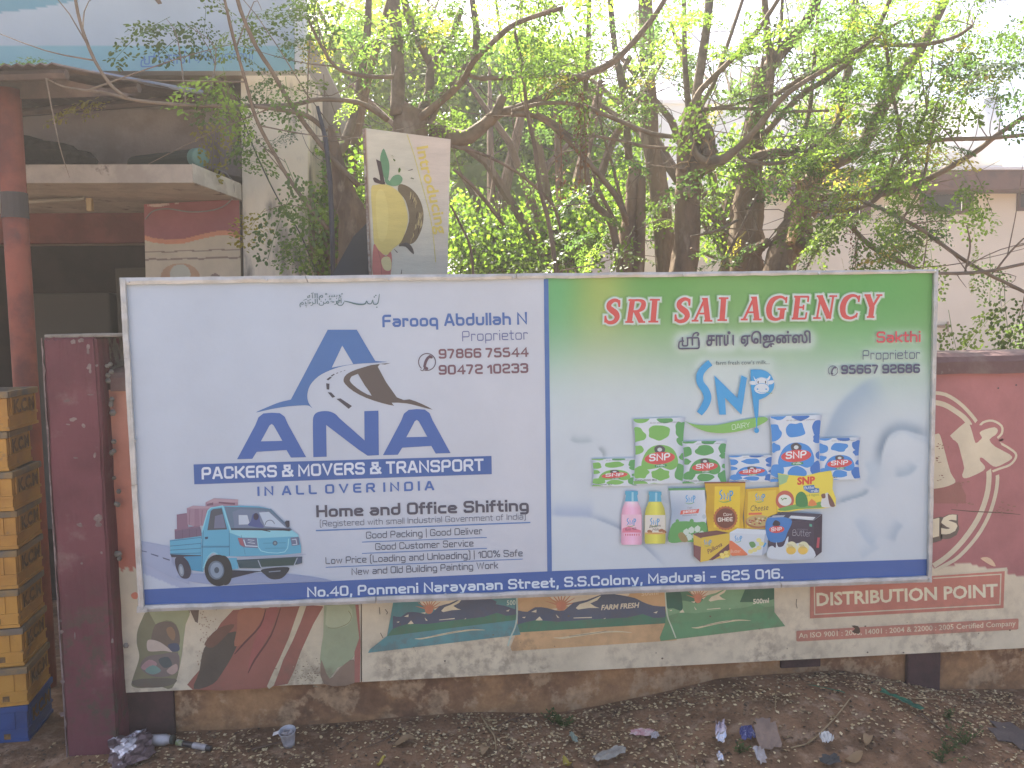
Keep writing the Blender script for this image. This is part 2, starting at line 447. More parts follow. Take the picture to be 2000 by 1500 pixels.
_fm = {}
def font_mesh(t, bold=0.0):
    if (t, bold) in _fm: return _fm[(t, bold)]
    c = bpy.data.curves.new("lettering", "FONT"); c.body = t; c.offset = bold; c.resolution_u = 2
    o = bpy.data.objects.new("lettering", c); COL.objects.link(o); bpy.context.view_layer.update()
    dg = bpy.context.evaluated_depsgraph_get()
    me = bpy.data.meshes.new_from_object(o.evaluated_get(dg))
    v = np.array([q.co[:2] for q in me.vertices]); f = [tuple(p.vertices) for p in me.polygons]
    bpy.data.objects.remove(o); bpy.data.curves.remove(c); bpy.data.meshes.remove(me)
    _fm[(t, bold)] = (v, f); return v, f

def smooth(pts, sub=5, closed=False):
    """Catmull-Rom through the points"""
    p = [np.array(q, float) for q in pts]; n = len(p); out = []
    m = n if closed else n - 1
    for i in range(m):
        a = p[(i - 1) % n] if closed or i > 0 else p[0]; b = p[i]; c = p[(i + 1) % n]
        d = p[(i + 2) % n] if closed or i + 2 < n else p[-1]
        for k in range(sub):
            t = k / sub
            out.append(tuple(0.5 * (2 * b + (c - a) * t + (2 * a - 5 * b + 4 * c - d) * t * t + (3 * b - a - 3 * c + d) * t ** 3)))
    if not closed: out.append(tuple(p[-1]))
    return out

def seg_dist(px, py, pts):
    """distance of pixel arrays to a polyline, and the position along it 0..1"""
    global SIDE
    SIDE = np.zeros(px.shape); best = np.full(px.shape, 1e9); along = np.zeros(px.shape); n = len(pts) - 1
    for i in range(n):
        ax, ay = pts[i]; bx, by = pts[i + 1]; dx, dy = bx - ax, by - ay
        t = np.clip(((px - ax) * dx + (py - ay) * dy) / (dx * dx + dy * dy + 1e-9), 0, 1)
        d = np.hypot(px - ax - t * dx, py - ay - t * dy); m = d < best; SIDE = np.where(m, np.sign((px - ax) * dy - (py - ay) * dx), SIDE)
        best = np.where(m, d, best); along = np.where(m, (i + t) / n, along)
    return best, along

def quad_grid(c, nx, ny):
    """pixel grid inside a quad given as TL, TR, BR, BL"""
    u, v = np.meshgrid(np.linspace(0, 1, nx), np.linspace(0, 1, ny)); u = u.ravel()[:, None]; v = v.ravel()[:, None]
    c = np.array(c, float); p = (1 - v) * ((1 - u) * c[0] + u * c[1]) + v * ((1 - u) * c[3] + u * c[2])
    i = np.arange(nx * ny).reshape(ny, nx)
    f = np.stack([i[:-1, :-1].ravel(), i[1:, :-1].ravel(), i[1:, 1:].ravel(), i[:-1, 1:].ravel()], 1)
    return p[:, 0], p[:, 1], f

def lerp(a, b, t): return a + (b - a) * t
def blend(col, new, t): return col + (np.asarray(new, float)[None, :] - col) * np.clip(t, 0, 1)[:, None]

# ================================================================ THE SIGNBOARD
M_print = material("printed_flex", (1, 1, 1), vcol=True, rough=0.42, spec=0.35, bump=0.3, bscale=4.5, mottle=.09, mscale=2.6)
M_galv = material("galvanised_steel", (0.52, 0.54, 0.53), (0.40, 0.42, 0.41), scale=14, rough=0.45, metal=0.25, bump=0.25, bscale=30,
                  c3=(0.46, 0.44, 0.38), scale3=3.0, spec=0.5)
sign = empty("signboard", P(1040, 1165, 0.02), "wide framed signboard, white movers advert on its left half, green dairy advert on its right", "signboard")
O = [(233, 542), (1833, 526), (1820, 1137), (271, 1197)]
I = [(244, 556), (1825, 534), (1813, 1125), (281, 1184)]
# the banner sheet: one print, its soft gradients and a painted fall of light computed over a fine grid
gx, gy, gf = quad_grid([(242, 554), (1826, 532), (1814, 1127), (280, 1186)], 460, 180)
col = np.tile(np.array([181, 187, 203.0]), (len(gx), 1))
col = blend(col, (192, 193, 204), np.clip((gx - 500) / 500, 0, 1))  # uneven illumination put into the white, lighter towards the centre
divx = 1066 + (gy - 545) * 0.0125
right = gx > divx
base = np.tile(np.array([193, 199, 209.0]), (len(gx), 1))
topy = 556 - (gx - 1070) * 0.03
tt = (gy - topy)
gcol = np.tile(np.array([112, 158, 88.0]), (len(gx), 1))
gcol = blend(gcol, (92, 158, 84), np.exp(-((gx - 1700) / 150) ** 2) * .8)
gcol = blend(gcol, (100, 166, 110), np.exp(-((gx - 1085) / 45) ** 2) * 0.9)
gcol = blend(gcol, (158, 174, 92), np.exp(-((gx - 1178) / 48) ** 2) * np.exp(-(tt / 150) ** 2) * 0.95)
gcol = blend(gcol, (96, 152, 76), np.exp(-((gx - 1300) / 60) ** 2 - (tt / 80) ** 2) * 0.7)
gcol = blend(gcol, (170, 178, 120), np.exp(-((gx - 1190) / 90) ** 2 - ((tt - 190) / 110) ** 2) * .45)
g_amt = 1 / (1 + np.exp((tt - (130 + 28 * np.clip((gx - 1400) / 420, 0, 1))) / 38.0))
rc = base + (gcol - base) * np.clip(g_amt * 1.03, 0, 1)[:, None]
def soft(c, pts, sig, colr, amt, side=0, taper=True):
    d, al = seg_dist(gx, gy, pts)
    sg_ = np.where(SIDE * (side or 1) > 0, sig * 1.7, sig * .35); a = np.exp(-(d / sg_) ** 2) * amt * .85
    if taper: a = a * np.clip(np.sin(np.pi * np.clip(al, 0.02, .98)) * 1.6, 0, 1)
    return blend(c, colr, a)
rc = soft(rc, smooth([(1720, 735), (1680, 760), (1640, 800), (1612, 860), (1600, 900)]), 24, (140, 160, 184), .85)
rc = soft(rc, smooth([(1718, 915), (1722, 880), (1735, 850), (1760, 838), (1790, 845), (1815, 853)]), 7.5, (112, 130, 152), 1.0)
rc = soft(rc, smooth([(1735, 862), (1762, 842), (1790, 856), (1822, 866)]), 12, (168, 182, 198), .55)
rc = soft(rc, smooth([(1745, 930), (1775, 925), (1792, 908)]), 9, (146, 165, 184), .75)
rc = soft(rc, smooth([(1690, 900), (1700, 925), (1690, 950)]), 14, (164, 182, 200), .6)
rc = soft(rc, smooth([(1630, 985), (1660, 975), (1688, 966), (1698, 955)]), 5, (132, 152, 172), .85)
rc = soft(rc, smooth([(1668, 1010), (1690, 1050), (1706, 1066)]), 13, (158, 176, 196), .6)
rc = soft(rc, smooth([(1745, 1060), (1752, 1038), (1764, 1024)]), 9, (150, 168, 188), .7)
rc = soft(rc, smooth([(1680, 1092), (1700, 1078), (1718, 1068)]), 9, (160, 178, 196), .5)
rc = soft(rc, smooth([(1070, 1002), (1100, 1005), (1140, 1006), (1160, 1009)]), 12, (150, 165, 195), .8)
rc = soft(rc, smooth([(1145, 1006), (1175, 1017), (1210, 1032), (1235, 1050), (1262, 1070), (1300, 1108)]), 4.5, (142, 158, 182), .9)
rc = soft(rc, smooth([(1112, 858), (1130, 864), (1160, 862)]), 6, (150, 166, 178), .7)
rc = soft(rc, [(1168, 874), (1176, 882), (1180, 895)], 4, (130, 144, 156), .8)
rc = soft(rc, smooth([(1255, 957), (1290, 975), (1310, 985)]), 7, (160, 176, 192), .6)
# white glow round the printed names
def glow(c, x0, y0, x1, y1, sx, amt, ends=6):
    d, _ = seg_dist(gx, gy, [(x0, y0), (x1, y1)])
    return blend(c, (200, 206, 208), amt / (1 + np.exp((d - sx) / 3.5)))
for a, b in (((1335, 668), (1356, 667)), ((1391, 668), (1424, 667)), ((1460, 665), (1574, 663))): rc = glow(rc, *a, *b, 20, .75)
rc = glow(rc, 1722, 660, 1790, 659, 13, .6); rc = glow(rc, 1695, 694, 1790, 692, 12, .55); rc = glow(rc, 1628, 724, 1790, 721, 14, .6)
rc = glow(rc, 1400, 712, 1500, 710, 12, .5)
rc = glow(rc, 1377, 716, 1375, 800, 18, .6); rc = glow(rc, 1405, 745, 1450, 745, 30, .6); rc = glow(rc, 1490, 745, 1480, 790, 26, .5)
col = np.where(right[:, None], rc, col)
# road under the printed lorry
road_d = (gy - (1056 + (gx - 272) * 0.30)); road2 = (gy - (1115 + (gx - 272) * 0.27))
rd = (road_d > 0) & (road2 < 46 * np.clip((gx - 260) / 340, 0, 1)) & (gx < 650) & (gx < divx)
col = blend(col, (150, 158, 190), np.where(rd & (gx < 400), 0.75 * np.clip((400 - gx) / 50, 0, 1), 0.0))
M_banner = M_print
wp = P_arr(gx, gy, np.full(len(gx), 0.0))
banner = mesh_obj("banner_sheet", wp, gf, M_banner, sign, alb(col))
bk = MB(); bk.hexa([P(*I[3], 0.004), P(*I[2], 0.004), P(*I[1], 0.004), P(*I[0], 0.004)], [p + np.array([0, .014, 0]) for p in (P(*I[3], 0.004), P(*I[2], 0.004), P(*I[1], 0.004), P(*I[0], 0.004))])
M_dark = material("dark_steel", (0.10, 0.10, 0.10), rough=0.6, metal=0.4)
bk.obj("backing_sheet", M_dark, sign)
# frame: folded galvanised strips in several lengths, slightly uneven
def rail(p0, p1, q1, q0, yf=-0.012, yb=0.028, wob=0.6, n=14, seed=1):
    """outer edge p0->p1, inner edge q0->q1"""
    r_ = random.Random(seed); m = MB(); near = []; v = []; f = []
    for i in range(n + 1):
        t = i / n; jo = r_.uniform(-wob, wob) * 0.5; ji = r_.uniform(-wob, wob); yy = yf + r_.uniform(-.0012, .0012)
        a = (lerp(p0[0], p1[0], t), lerp(p0[1], p1[1], t)); b = (lerp(q0[0], q1[0], t), lerp(q0[1], q1[1], t))
        dx, dy = b[0] - a[0], b[1] - a[1]; dl = math.hypot(dx, dy)
        a = (a[0] + dx / dl * jo, a[1] + dy / dl * jo); b = (b[0] + dx / dl * ji, b[1] + dy / dl * ji)
        A, B_ = P(*a, yy), P(*b, yy)
        mid = (A + B_) / 2 + np.array([0, -.0025, 0])
        v += [A + np.array([0, yb - yf, 0]), A, mid, B_, B_ + np.array([0, 0.011, 0])]
    for i in range(n):
        for k in range(4):
            a = i * 5 + k; f.append((a, a + 1, a + 6, a + 5))
        f.append((i * 5 + 4, i * 5, i * 5 + 5, i * 5 + 9))
    f += [(0, 4, 3, 2, 1), (n * 5, n * 5 + 1, n * 5 + 2, n * 5 + 3, n * 5 + 4)]
    m.add(v, f); return m.obj("frame_rail", M_galv, sign)
def cut(a, b, t): return (lerp(a[0], b[0], t), lerp(a[1], b[1], t))
def railrow(o0, o1, i0, i1, cuts, **k):
    cs = [0] + cuts + [1]
    for j in range(len(cs) - 1):
        rail(cut(o0, o1, cs[j] + (0.001 if j else 0)), cut(o0, o1, cs[j + 1]), cut(i0, i1, cs[j + 1]), cut(i0, i1, cs[j] + (0.001 if j else 0)), seed=j + int(o0[0]), yf=-0.012 - .002 * (j % 2) - k.get('dy', 0), wob=k.get('wob', .6))
railrow(O[0], O[1], (243, 556), (1826, 533), [0.226, 0.484, 0.69], wob=1.0)
railrow(O[0], O[3], (244, 545), (281, 1192), [0.24, .62], dy=.004)
railrow((268, 1196), O[2], (268, 1184), (1820, 1125.5), [0.30, 0.81], wob=.9)
railrow((1833, 527), (1820, 1138), (1825, 530), (1813, 1136), [0.33, .7], dy=.004)
# riveted overlap plate at the lower left corner
pl = MB(); pl.hexa([P(267, 1197, -.019), P(288, 1196, -.019), P(287, 1187, -.019), P(267, 1188, -.019)], [P(267, 1197, -.013), P(288, 1196, -.013), P(287, 1187, -.013), P(267, 1188, -.013)])
pl.obj("corner_plate", M_galv, sign)
for px_, py_ in ((250, 551), (520, 547), (760, 546), (1003, 543), (1336, 537), (1600, 534), (1828, 530), (263, 860), (251, 700), (276, 1190), (870, 1161), (1526, 1138), (1816, 1131), (1826, 740), (1821, 930)):
    rv = MB(); rv.lathe(P(px_, py_, -.019), [(0.0001, -.003), (.004, -.002), (.005, .003)], 8, axis=(0, 1, 0)); rv.obj("rivet", M_galv, sign)

BLUE = (62, 92, 160)
art = Art(-0.0012)
def crop(ox, oy, k):
    art.T = lambda x, y: (ox + x * k, oy + y * k)
def nocrop(): art.T = lambda x, y: (x, y)
# bands
art.poly([(1062, 545), (1071, 545), (1078, 1116), (1069, 1116.5)], (76, 108, 165))
art.out("divider_band", M_print, banner)
art.poly([(279, 1151.5), (1069, 1116), (1078, 1115.5), (1813.5, 1092), (1812.8, 1126), (281, 1185)], (66, 96, 158))
art.out("address_band", M_print, banner)
art.poly([(378, 907), (960, 890.5), (960.5, 926), (379.5, 946)], (64, 96, 158))
art.out("colour_band", M_print, banner)
# emblem above the name
crop(230, 530, .21)
LB = (72, 108, 165)
nocrop()
art.poly(smooth([(640, 644), (669, 644), (697, 644), (715, 675), (733, 705)], 1) + smooth([(733, 705), (745, 706), (756, 706.5), (735, 708.5), (700, 710.5), (670, 715), (645, 723), (622, 735), (606, 752), (600, 772), (603, 787), (610, 797), (602, 792), (585, 792), (560, 794), (530, 799), (500, 805.5), (520, 796), (545, 786), (568, 780.5)], 3), (74, 110, 166),
         holes=[[(668.5, 675), (690, 711), (670, 714), (648, 718)][::-1]])
art.poly(smooth([(763, 709), (752, 712), (738, 716.5), (775, 776), (800, 780), (822, 788), (845, 800), (820, 794), (795, 788), (765, 786.5), (770, 792.5), (745, 787), (715, 777), (690, 764), (674, 750), (671, 741), (677, 731), (695, 722), (725, 713)], 2), (92, 82, 80),
         holes=[smooth([(699, 730), (712, 752), (726, 773), (706, 764), (690, 752), (683, 743), (687, 735)], 2)[::-1]])
dk = (74, 72, 82)
for q in ([(637, 748.5), (643.5, 749.5), (643, 761), (638, 760.5)], [(640, 766), (647, 766.5), (655, 775), (649, 777)], [(657, 779), (665, 778), (687.5, 793), (681, 798.5)],
          [(637.5, 741), (641, 743), (648, 737), (645, 735.5)], [(646, 734), (648, 735.5), (654, 731), (652, 730)], [(656, 729), (658, 730), (661, 728), (660, 727.5)], [(664, 726.5), (665, 727.2), (668, 725.5), (667, 725)], [(671, 724), (672, 724.6), (675, 723.4), (674, 723)]):
    art.poly(q, dk)
art.out("road_emblem", M_print, banner)
# big three letters
LB2 = (66, 98, 164)
def bigA(x0, x1, yt, yb, sk=0):
    cx = (x0 + x1) / 2; w = x1 - x0
    out = [(x0, yb + sk), (cx - w * .235, yt + 24), (cx - w * .19, yt + 9), (cx - w * .12, yt + 1.5), (cx, yt), (cx + w * .12, yt + 1), (cx + w * .19, yt + 8), (cx + w * .235, yt + 22), (x1, yb), (x1 - w * .22, yb + sk * .2), (x1 - w * .285, yb - 14), (x0 + w * .285, yb - 13 + sk * .6), (x0 + w * .22, yb + sk * .8)]
    hole = [(cx - w * .155, yb - 31), (cx + w * .155, yb - 32), (cx + w * .03, yb - 62), (cx, yb - 65), (cx - w * .03, yb - 62)]
    art.poly(out, LB2, holes=[hole])
bigA(463, 598, 806, 893, 4); art.out("big_letter", M_print, banner)
bigA(748, 880, 799, 885, 4); art.out("big_letter", M_print, banner)
art.poly(smooth([(612, 893), (611, 830), (613, 812), (622, 804.5), (640, 803), (654, 808), (663, 817)], 3) + [(712, 860), (711.5, 803), (739, 802), (740, 889), (718, 890), (700, 878), (637, 830), (638, 892)], LB2)
art.out("big_letter", M_print, banner)

up = (-.03, -1)
B2 = (76, 106, 166)
art.text("Farooq Abdullah N", 747, 639.3, 1030, 633.8, 24.5, B2, w=.24, up=up, space=.5)
art.out("lettering", M_print, banner)
art.text("Proprietor", 903, 666.6, 1031, 663, 20, (98, 104, 152), w=.10, corner=.14, up=up, gap=.2)
art.out("lettering", M_print, banner)
art.text("97866 75544", 857, 700.7, 1032, 696.7, 19, (122, 88, 98), w=.25, up=up, space=.42)
art.out("lettering", M_print, banner)
art.text("90472 10233", 857, 732.2, 1032, 728.4, 19.3, (118, 86, 98), w=.25, up=up, space=.42)
art.out("lettering", M_print, banner)
art.ring(834, 707, 16.5, 1.8, (92, 78, 92), 130, 470)
art.line([(841, 695), (835, 700), (831, 708), (829, 717)], [5, 5.5, 5.5, 5], (100, 78, 90), sm=3)
art.ell(841, 697, 4.5, 3, (100, 78, 90), 25); art.ell(832, 719, 4.8, 3, (100, 78, 90), 25); art.line([(821, 722), (826, 724), (829, 718)], 1.6, (92, 78, 92), sm=3)
art.out("telephone_mark", M_print, banner)
art.text("PACKERS & MOVERS & TRANSPORT", 394, 936.5, 945, 919.5, 24, (206, 210, 224), w=.24, up=up, space=.42)
art.out("lettering", M_print, banner)
art.text("IN ALL OVER INDIA", 503, 969, 848, 957.5, 18.5, (72, 104, 168), w=.25, up=up, gap=.55, space=.42)
art.out("lettering", M_print, banner)
art.text("Home and Office Shifting", 618, 1010.5, 1033, 998.2, 23.5, (78, 78, 94), w=.25, up=up, space=.52)
art.out("lettering", M_print, banner)
art.text("(Registered with small Industrial Government of India)", 625, 1028.7, 1027, 1014.5, 12.0, (90, 94, 112), w=.105, corner=.14, up=up, gap=.18, space=.5)
art.out("lettering", M_print, banner)
art.line([(617, 1036.4), (1036, 1020.5)], 2.3, (86, 120, 176))
art.out("underline", M_print, banner)
K = (86, 90, 106)
art.text("Good Packing | Good Deliver", 715, 1052.2, 942, 1043.2, 13.5, K, w=.13, corner=.15, up=up, gap=.16, space=.48)
art.out("lettering", M_print, banner)
art.line([(707, 1058.8), (951, 1049.8)], 1.4, (86, 120, 176))
art.out("underline", M_print, banner)
art.text("Good Customer Service", 733, 1074.6, 925, 1067.2, 13.5, K, w=.13, corner=.15, up=up, gap=.16, space=.48)
art.out("lettering", M_print, banner)
art.line([(707, 1081), (951, 1071.2)], 1.4, (86, 120, 176))
art.out("underline", M_print, banner)
art.text("Low Price (Loading and Unloading) | 100% Safe", 636, 1102, 1021, 1086.5, 13.5, K, w=.13, corner=.15, up=up, gap=.16, space=.48)
art.out("lettering", M_print, banner)
art.line([(636, 1108.2), (1021, 1092)], 1.4, (86, 120, 176))
art.out("underline", M_print, banner)
art.text("New and Old Building Painting Work", 687, 1123.3, 973, 1110.3, 13.5, K, w=.13, corner=.15, up=up, gap=.16, space=.48)
art.out("lettering", M_print, banner)
art.text("No.40, Ponmeni Narayanan Street, S.S.Colony, Madurai - 625 016.", 600, 1166.6, 1530, 1129.8, 20, (204, 212, 228), w=.23, up=up, space=.5)
art.out("lettering", M_print, banner)
art.ftext("\uFDFD", 585, 601, 667, 598, 29, (84, 110, 116), box=True, up=(0, -1))
BS = (86, 112, 118)
art.line([(741, 574), (738, 592), (730, 594), (728, 586), (725, 593), (719, 593), (716, 588), (712, 594), (697, 594), (682, 590), (672, 588)], [1, 2, 1.6, 1.6, 1.6, 1.6, 1.6, 2.4, 3, 2.2, 1.4], BS, sm=3)
art.line([(672, 590), (668, 596), (661, 596), (658, 589), (665, 587)], 1.6, BS, sm=3)
for a, b in ((734, 577), (731, 580), (668, 574), (663, 577), (736, 600)): art.ell(a, b, 1.4, 1.4, BS, n=8)
art.out("calligraphy", M_print, banner)

# ---- lorry picture (drawn in enlarged-crop coordinates)
crop(250, 940, .2)
sh = (134, 146, 178)
art.poly([(120, 580), (420, 640), (430, 800), (600, 900), (600, 1010), (420, 940), (135, 790)], (152, 160, 188))
art.poly([(120, 672), (185, 686), (182, 694), (122, 681)], (92, 100, 128)); art.poly([(222, 704), (298, 726), (294, 738), (226, 715)], (84, 92, 118)); art.poly([(336, 741), (410, 765), (406, 776), (344, 756)], (80, 88, 112))
art.blob([(470, 930), (700, 900), (1500, 900), (1990, 970), (1700, 985), (1200, 1000), (900, 1012), (640, 985)], (140, 150, 182))
BX = (150, 122, 140); BX2 = (128, 100, 122); BX3 = (168, 142, 156)
art.poly([(758, 205), (840, 165), (1075, 178), (1072, 260), (756, 262)], BX); art.poly([(758, 205), (850, 215), (1074, 205), (1075, 178), (840, 165)], BX3)
art.poly([(885, 200), (1045, 210), (1045, 232), (885, 214)], (112, 78, 98)); art.poly([(770, 225), (832, 205), (832, 232), (770, 240)], (112, 84, 104))
art.poly([(476, 325), (575, 310), (590, 480), (478, 480)], BX2); art.poly([(575, 262), (635, 238), (840, 248), (760, 430), (650, 440), (580, 420)], BX)
art.poly([(575, 262), (635, 238), (840, 248), (830, 262), (650, 268)], BX3); art.poly([(650, 268), (690, 268), (700, 440), (648, 440)], (140, 110, 130))
art.poly([(455, 470), (700, 430), (735, 560), (458, 565)], (110, 92, 116)); art.poly([(455, 470), (700, 430), (700, 445), (455, 486)], BX2)
for x_ in (530, 600, 668): art.line([(x_, 470), (x_ + 2, 560)], 5, (92, 78, 100))
for x_ in (605, 725, 770): art.line([(x_, 280), (x_ - 6, 425)], 5, (122, 92, 112))
CY = (92, 160, 190); CYd = (70, 140, 176); CYl = (134, 190, 208); DKc = (70, 78, 98)
art.poly([(408, 575), (715, 535), (715, 725), (412, 712)], CY)
for y0_, y1_ in ((575, 540), (625, 598), (665, 645), (700, 692)): art.line([(410, y0_ + 8), (714, y1_ + 8)], 6, (58, 104, 138))
art.poly([(412, 712), (715, 722), (712, 735), (425, 742)], (58, 66, 82))
# chassis and rear wheel
art.blob([(462, 755), (520, 730), (590, 790), (616, 880), (590, 945), (520, 940), (470, 850)], (60, 62, 78)); art.ell(520, 868, 26, 62, (120, 132, 150), -8); art.ell(520, 868, 14, 40, (150, 160, 176), -8)
art.poly([(548, 735), (720, 730), (735, 885), (622, 870), (590, 790)], CYd)
# cab
art.poly([(720, 480), (780, 290), (800, 265), (920, 242), (1080, 238), (1280, 246), (1390, 270), (1480, 360), (1560, 440), (1600, 478), (1662, 520), (1690, 640), (1690, 700), (1500, 720), (1060, 735), (1080, 855), (920, 870), (900, 760), (860, 700), (810, 700), (760, 780), (735, 880), (715, 880)], CY)
art.poly([(985, 478), (1590, 470), (1662, 520), (1668, 545), (1580, 540), (1280, 555), (1120, 548), (990, 500)], CYl)
art.poly([(775, 478), (808, 290), (830, 272), (915, 262), (968, 470)], (78, 84, 96)); art.poly([(840, 460), (850, 340), (925, 320), (955, 455)], (110, 114, 138))
art.poly([(942, 248), (1280, 256), (1380, 270), (1590, 470), (1280, 462), (1000, 470)], (96, 116, 138))
art.poly([(1020, 300), (1100, 270), (1330, 290), (1420, 330), (1580, 465), (1280, 450), (1040, 455)], (110, 122, 148))
art.poly([(1080, 330), (1165, 330), (1190, 420), (1082, 424)], (180, 188, 204)); art.poly([(1280, 305), (1375, 298), (1545, 455), (1340, 440)], (176, 186, 204))
art.blob([(1175, 430), (1200, 390), (1215, 330), (1250, 310), (1280, 330), (1290, 390), (1325, 440), (1300, 455)], (78, 90, 138)); art.ell(1250, 345, 26, 34, (70, 66, 84))
art.ring(1385, 425, 45, 7, (90, 98, 120), 180, 350)
art.poly([(1000, 458), (1590, 462), (1592, 482), (1002, 476)], (58, 62, 76)); art.line([(1275, 470), (1390, 490)], 8, (52, 54, 66)); art.line([(1460, 470), (1580, 484)], 8, (52, 54, 66))
art.line([(925, 245), (1000, 478)], 16, CYl); art.line([(720, 500), (780, 290), (808, 262), (930, 240)], 12, CYl); art.line([(1390, 270), (1600, 478)], 9, (90, 112, 136))
art.poly([(1530, 400), (1548, 384), (1576, 386), (1578, 440), (1560, 455), (1545, 440)], (58, 62, 78))
art.line([(988, 480), (990, 725)], 5, (60, 104, 136)); art.line([(718, 634), (985, 634), (985, 642), (718, 644)], 5, (58, 100, 134)); art.line([(735, 480), (720, 880)], 5, (60, 104, 136))
art.poly([(750, 545), (782, 540), (780, 562), (754, 566)], (56, 72, 96)); art.line([(1105, 525), (1145, 715)], 4, (68, 118, 148))
art.poly([(1070, 552), (1255, 552), (1280, 655), (1130, 645), (1090, 620)], (104, 112, 140)); art.poly([(1070, 552), (1115, 556), (1140, 640), (1100, 622)], (150, 92, 104))
art.line([(1130, 570), (1150, 630), (1265, 636)], 10, (190, 198, 212)); art.line([(1170, 572), (1235, 575), (1170, 600), (1240, 606)], 8, (190, 198, 212))
art.poly([(1585, 550), (1665, 542), (1676, 622), (1600, 632)], (100, 108, 136)); art.line([(1600, 570), (1640, 566), (1650, 615), (1606, 620)], 8, (186, 194, 208))
art.line([(1265, 560), (1300, 680), (1530, 690), (1570, 560)], 7, (150, 204, 216), sm=3); art.line([(1320, 605), (1545, 600)], 4, (60, 116, 146)); art.line([(1340, 654), (1540, 652)], 4, (64, 122, 150))
art.ell(1436, 604, 24, 24, (74, 98, 122)); art.ell(1436, 604, 13, 13, (120, 140, 150))
art.line([(900, 740), (1480, 742), (1735, 712)], 12, (166, 172, 192)); art.poly([(1060, 770), (1700, 735), (1700, 800), (1660, 812), (1290, 850), (1090, 850)], (58, 82, 92))
art.poly([(1290, 770), (1640, 745), (1620, 820), (1310, 838)], (52, 76, 78)); art.line([(1270, 770), (1300, 842), (1620, 825), (1655, 745)], 9, (158, 166, 184))
art.poly([(1655, 745), (1704, 738), (1690, 800), (1650, 812)], (70, 86, 112))
art.poly([(780, 860), (1330, 880), (1240, 890), (1000, 950)], (52, 56, 70))
art.blob([(1310, 860), (1560, 838), (1550, 900), (1490, 950), (1400, 955), (1340, 915)], (52, 60, 70)); art.line([(1375, 885), (1490, 875)], 10, (128, 138, 158))
art.line([(735, 850), (770, 760), (820, 700), (870, 710), (915, 790), (935, 870)], 12, CYl, sm=4)
art.ell(880, 870, 132, 154, (46, 52, 58), -6); art.ell(940, 870, 78, 146, (50, 56, 62), -6); art.ell(862, 868, 78, 92, (96, 110, 128), -6); art.ell(866, 868, 62, 76, (132, 146, 166), -6); art.ell(866, 868, 24, 30, (70, 84, 100))
nocrop()
art.out("lorry_picture", M_print, banner)
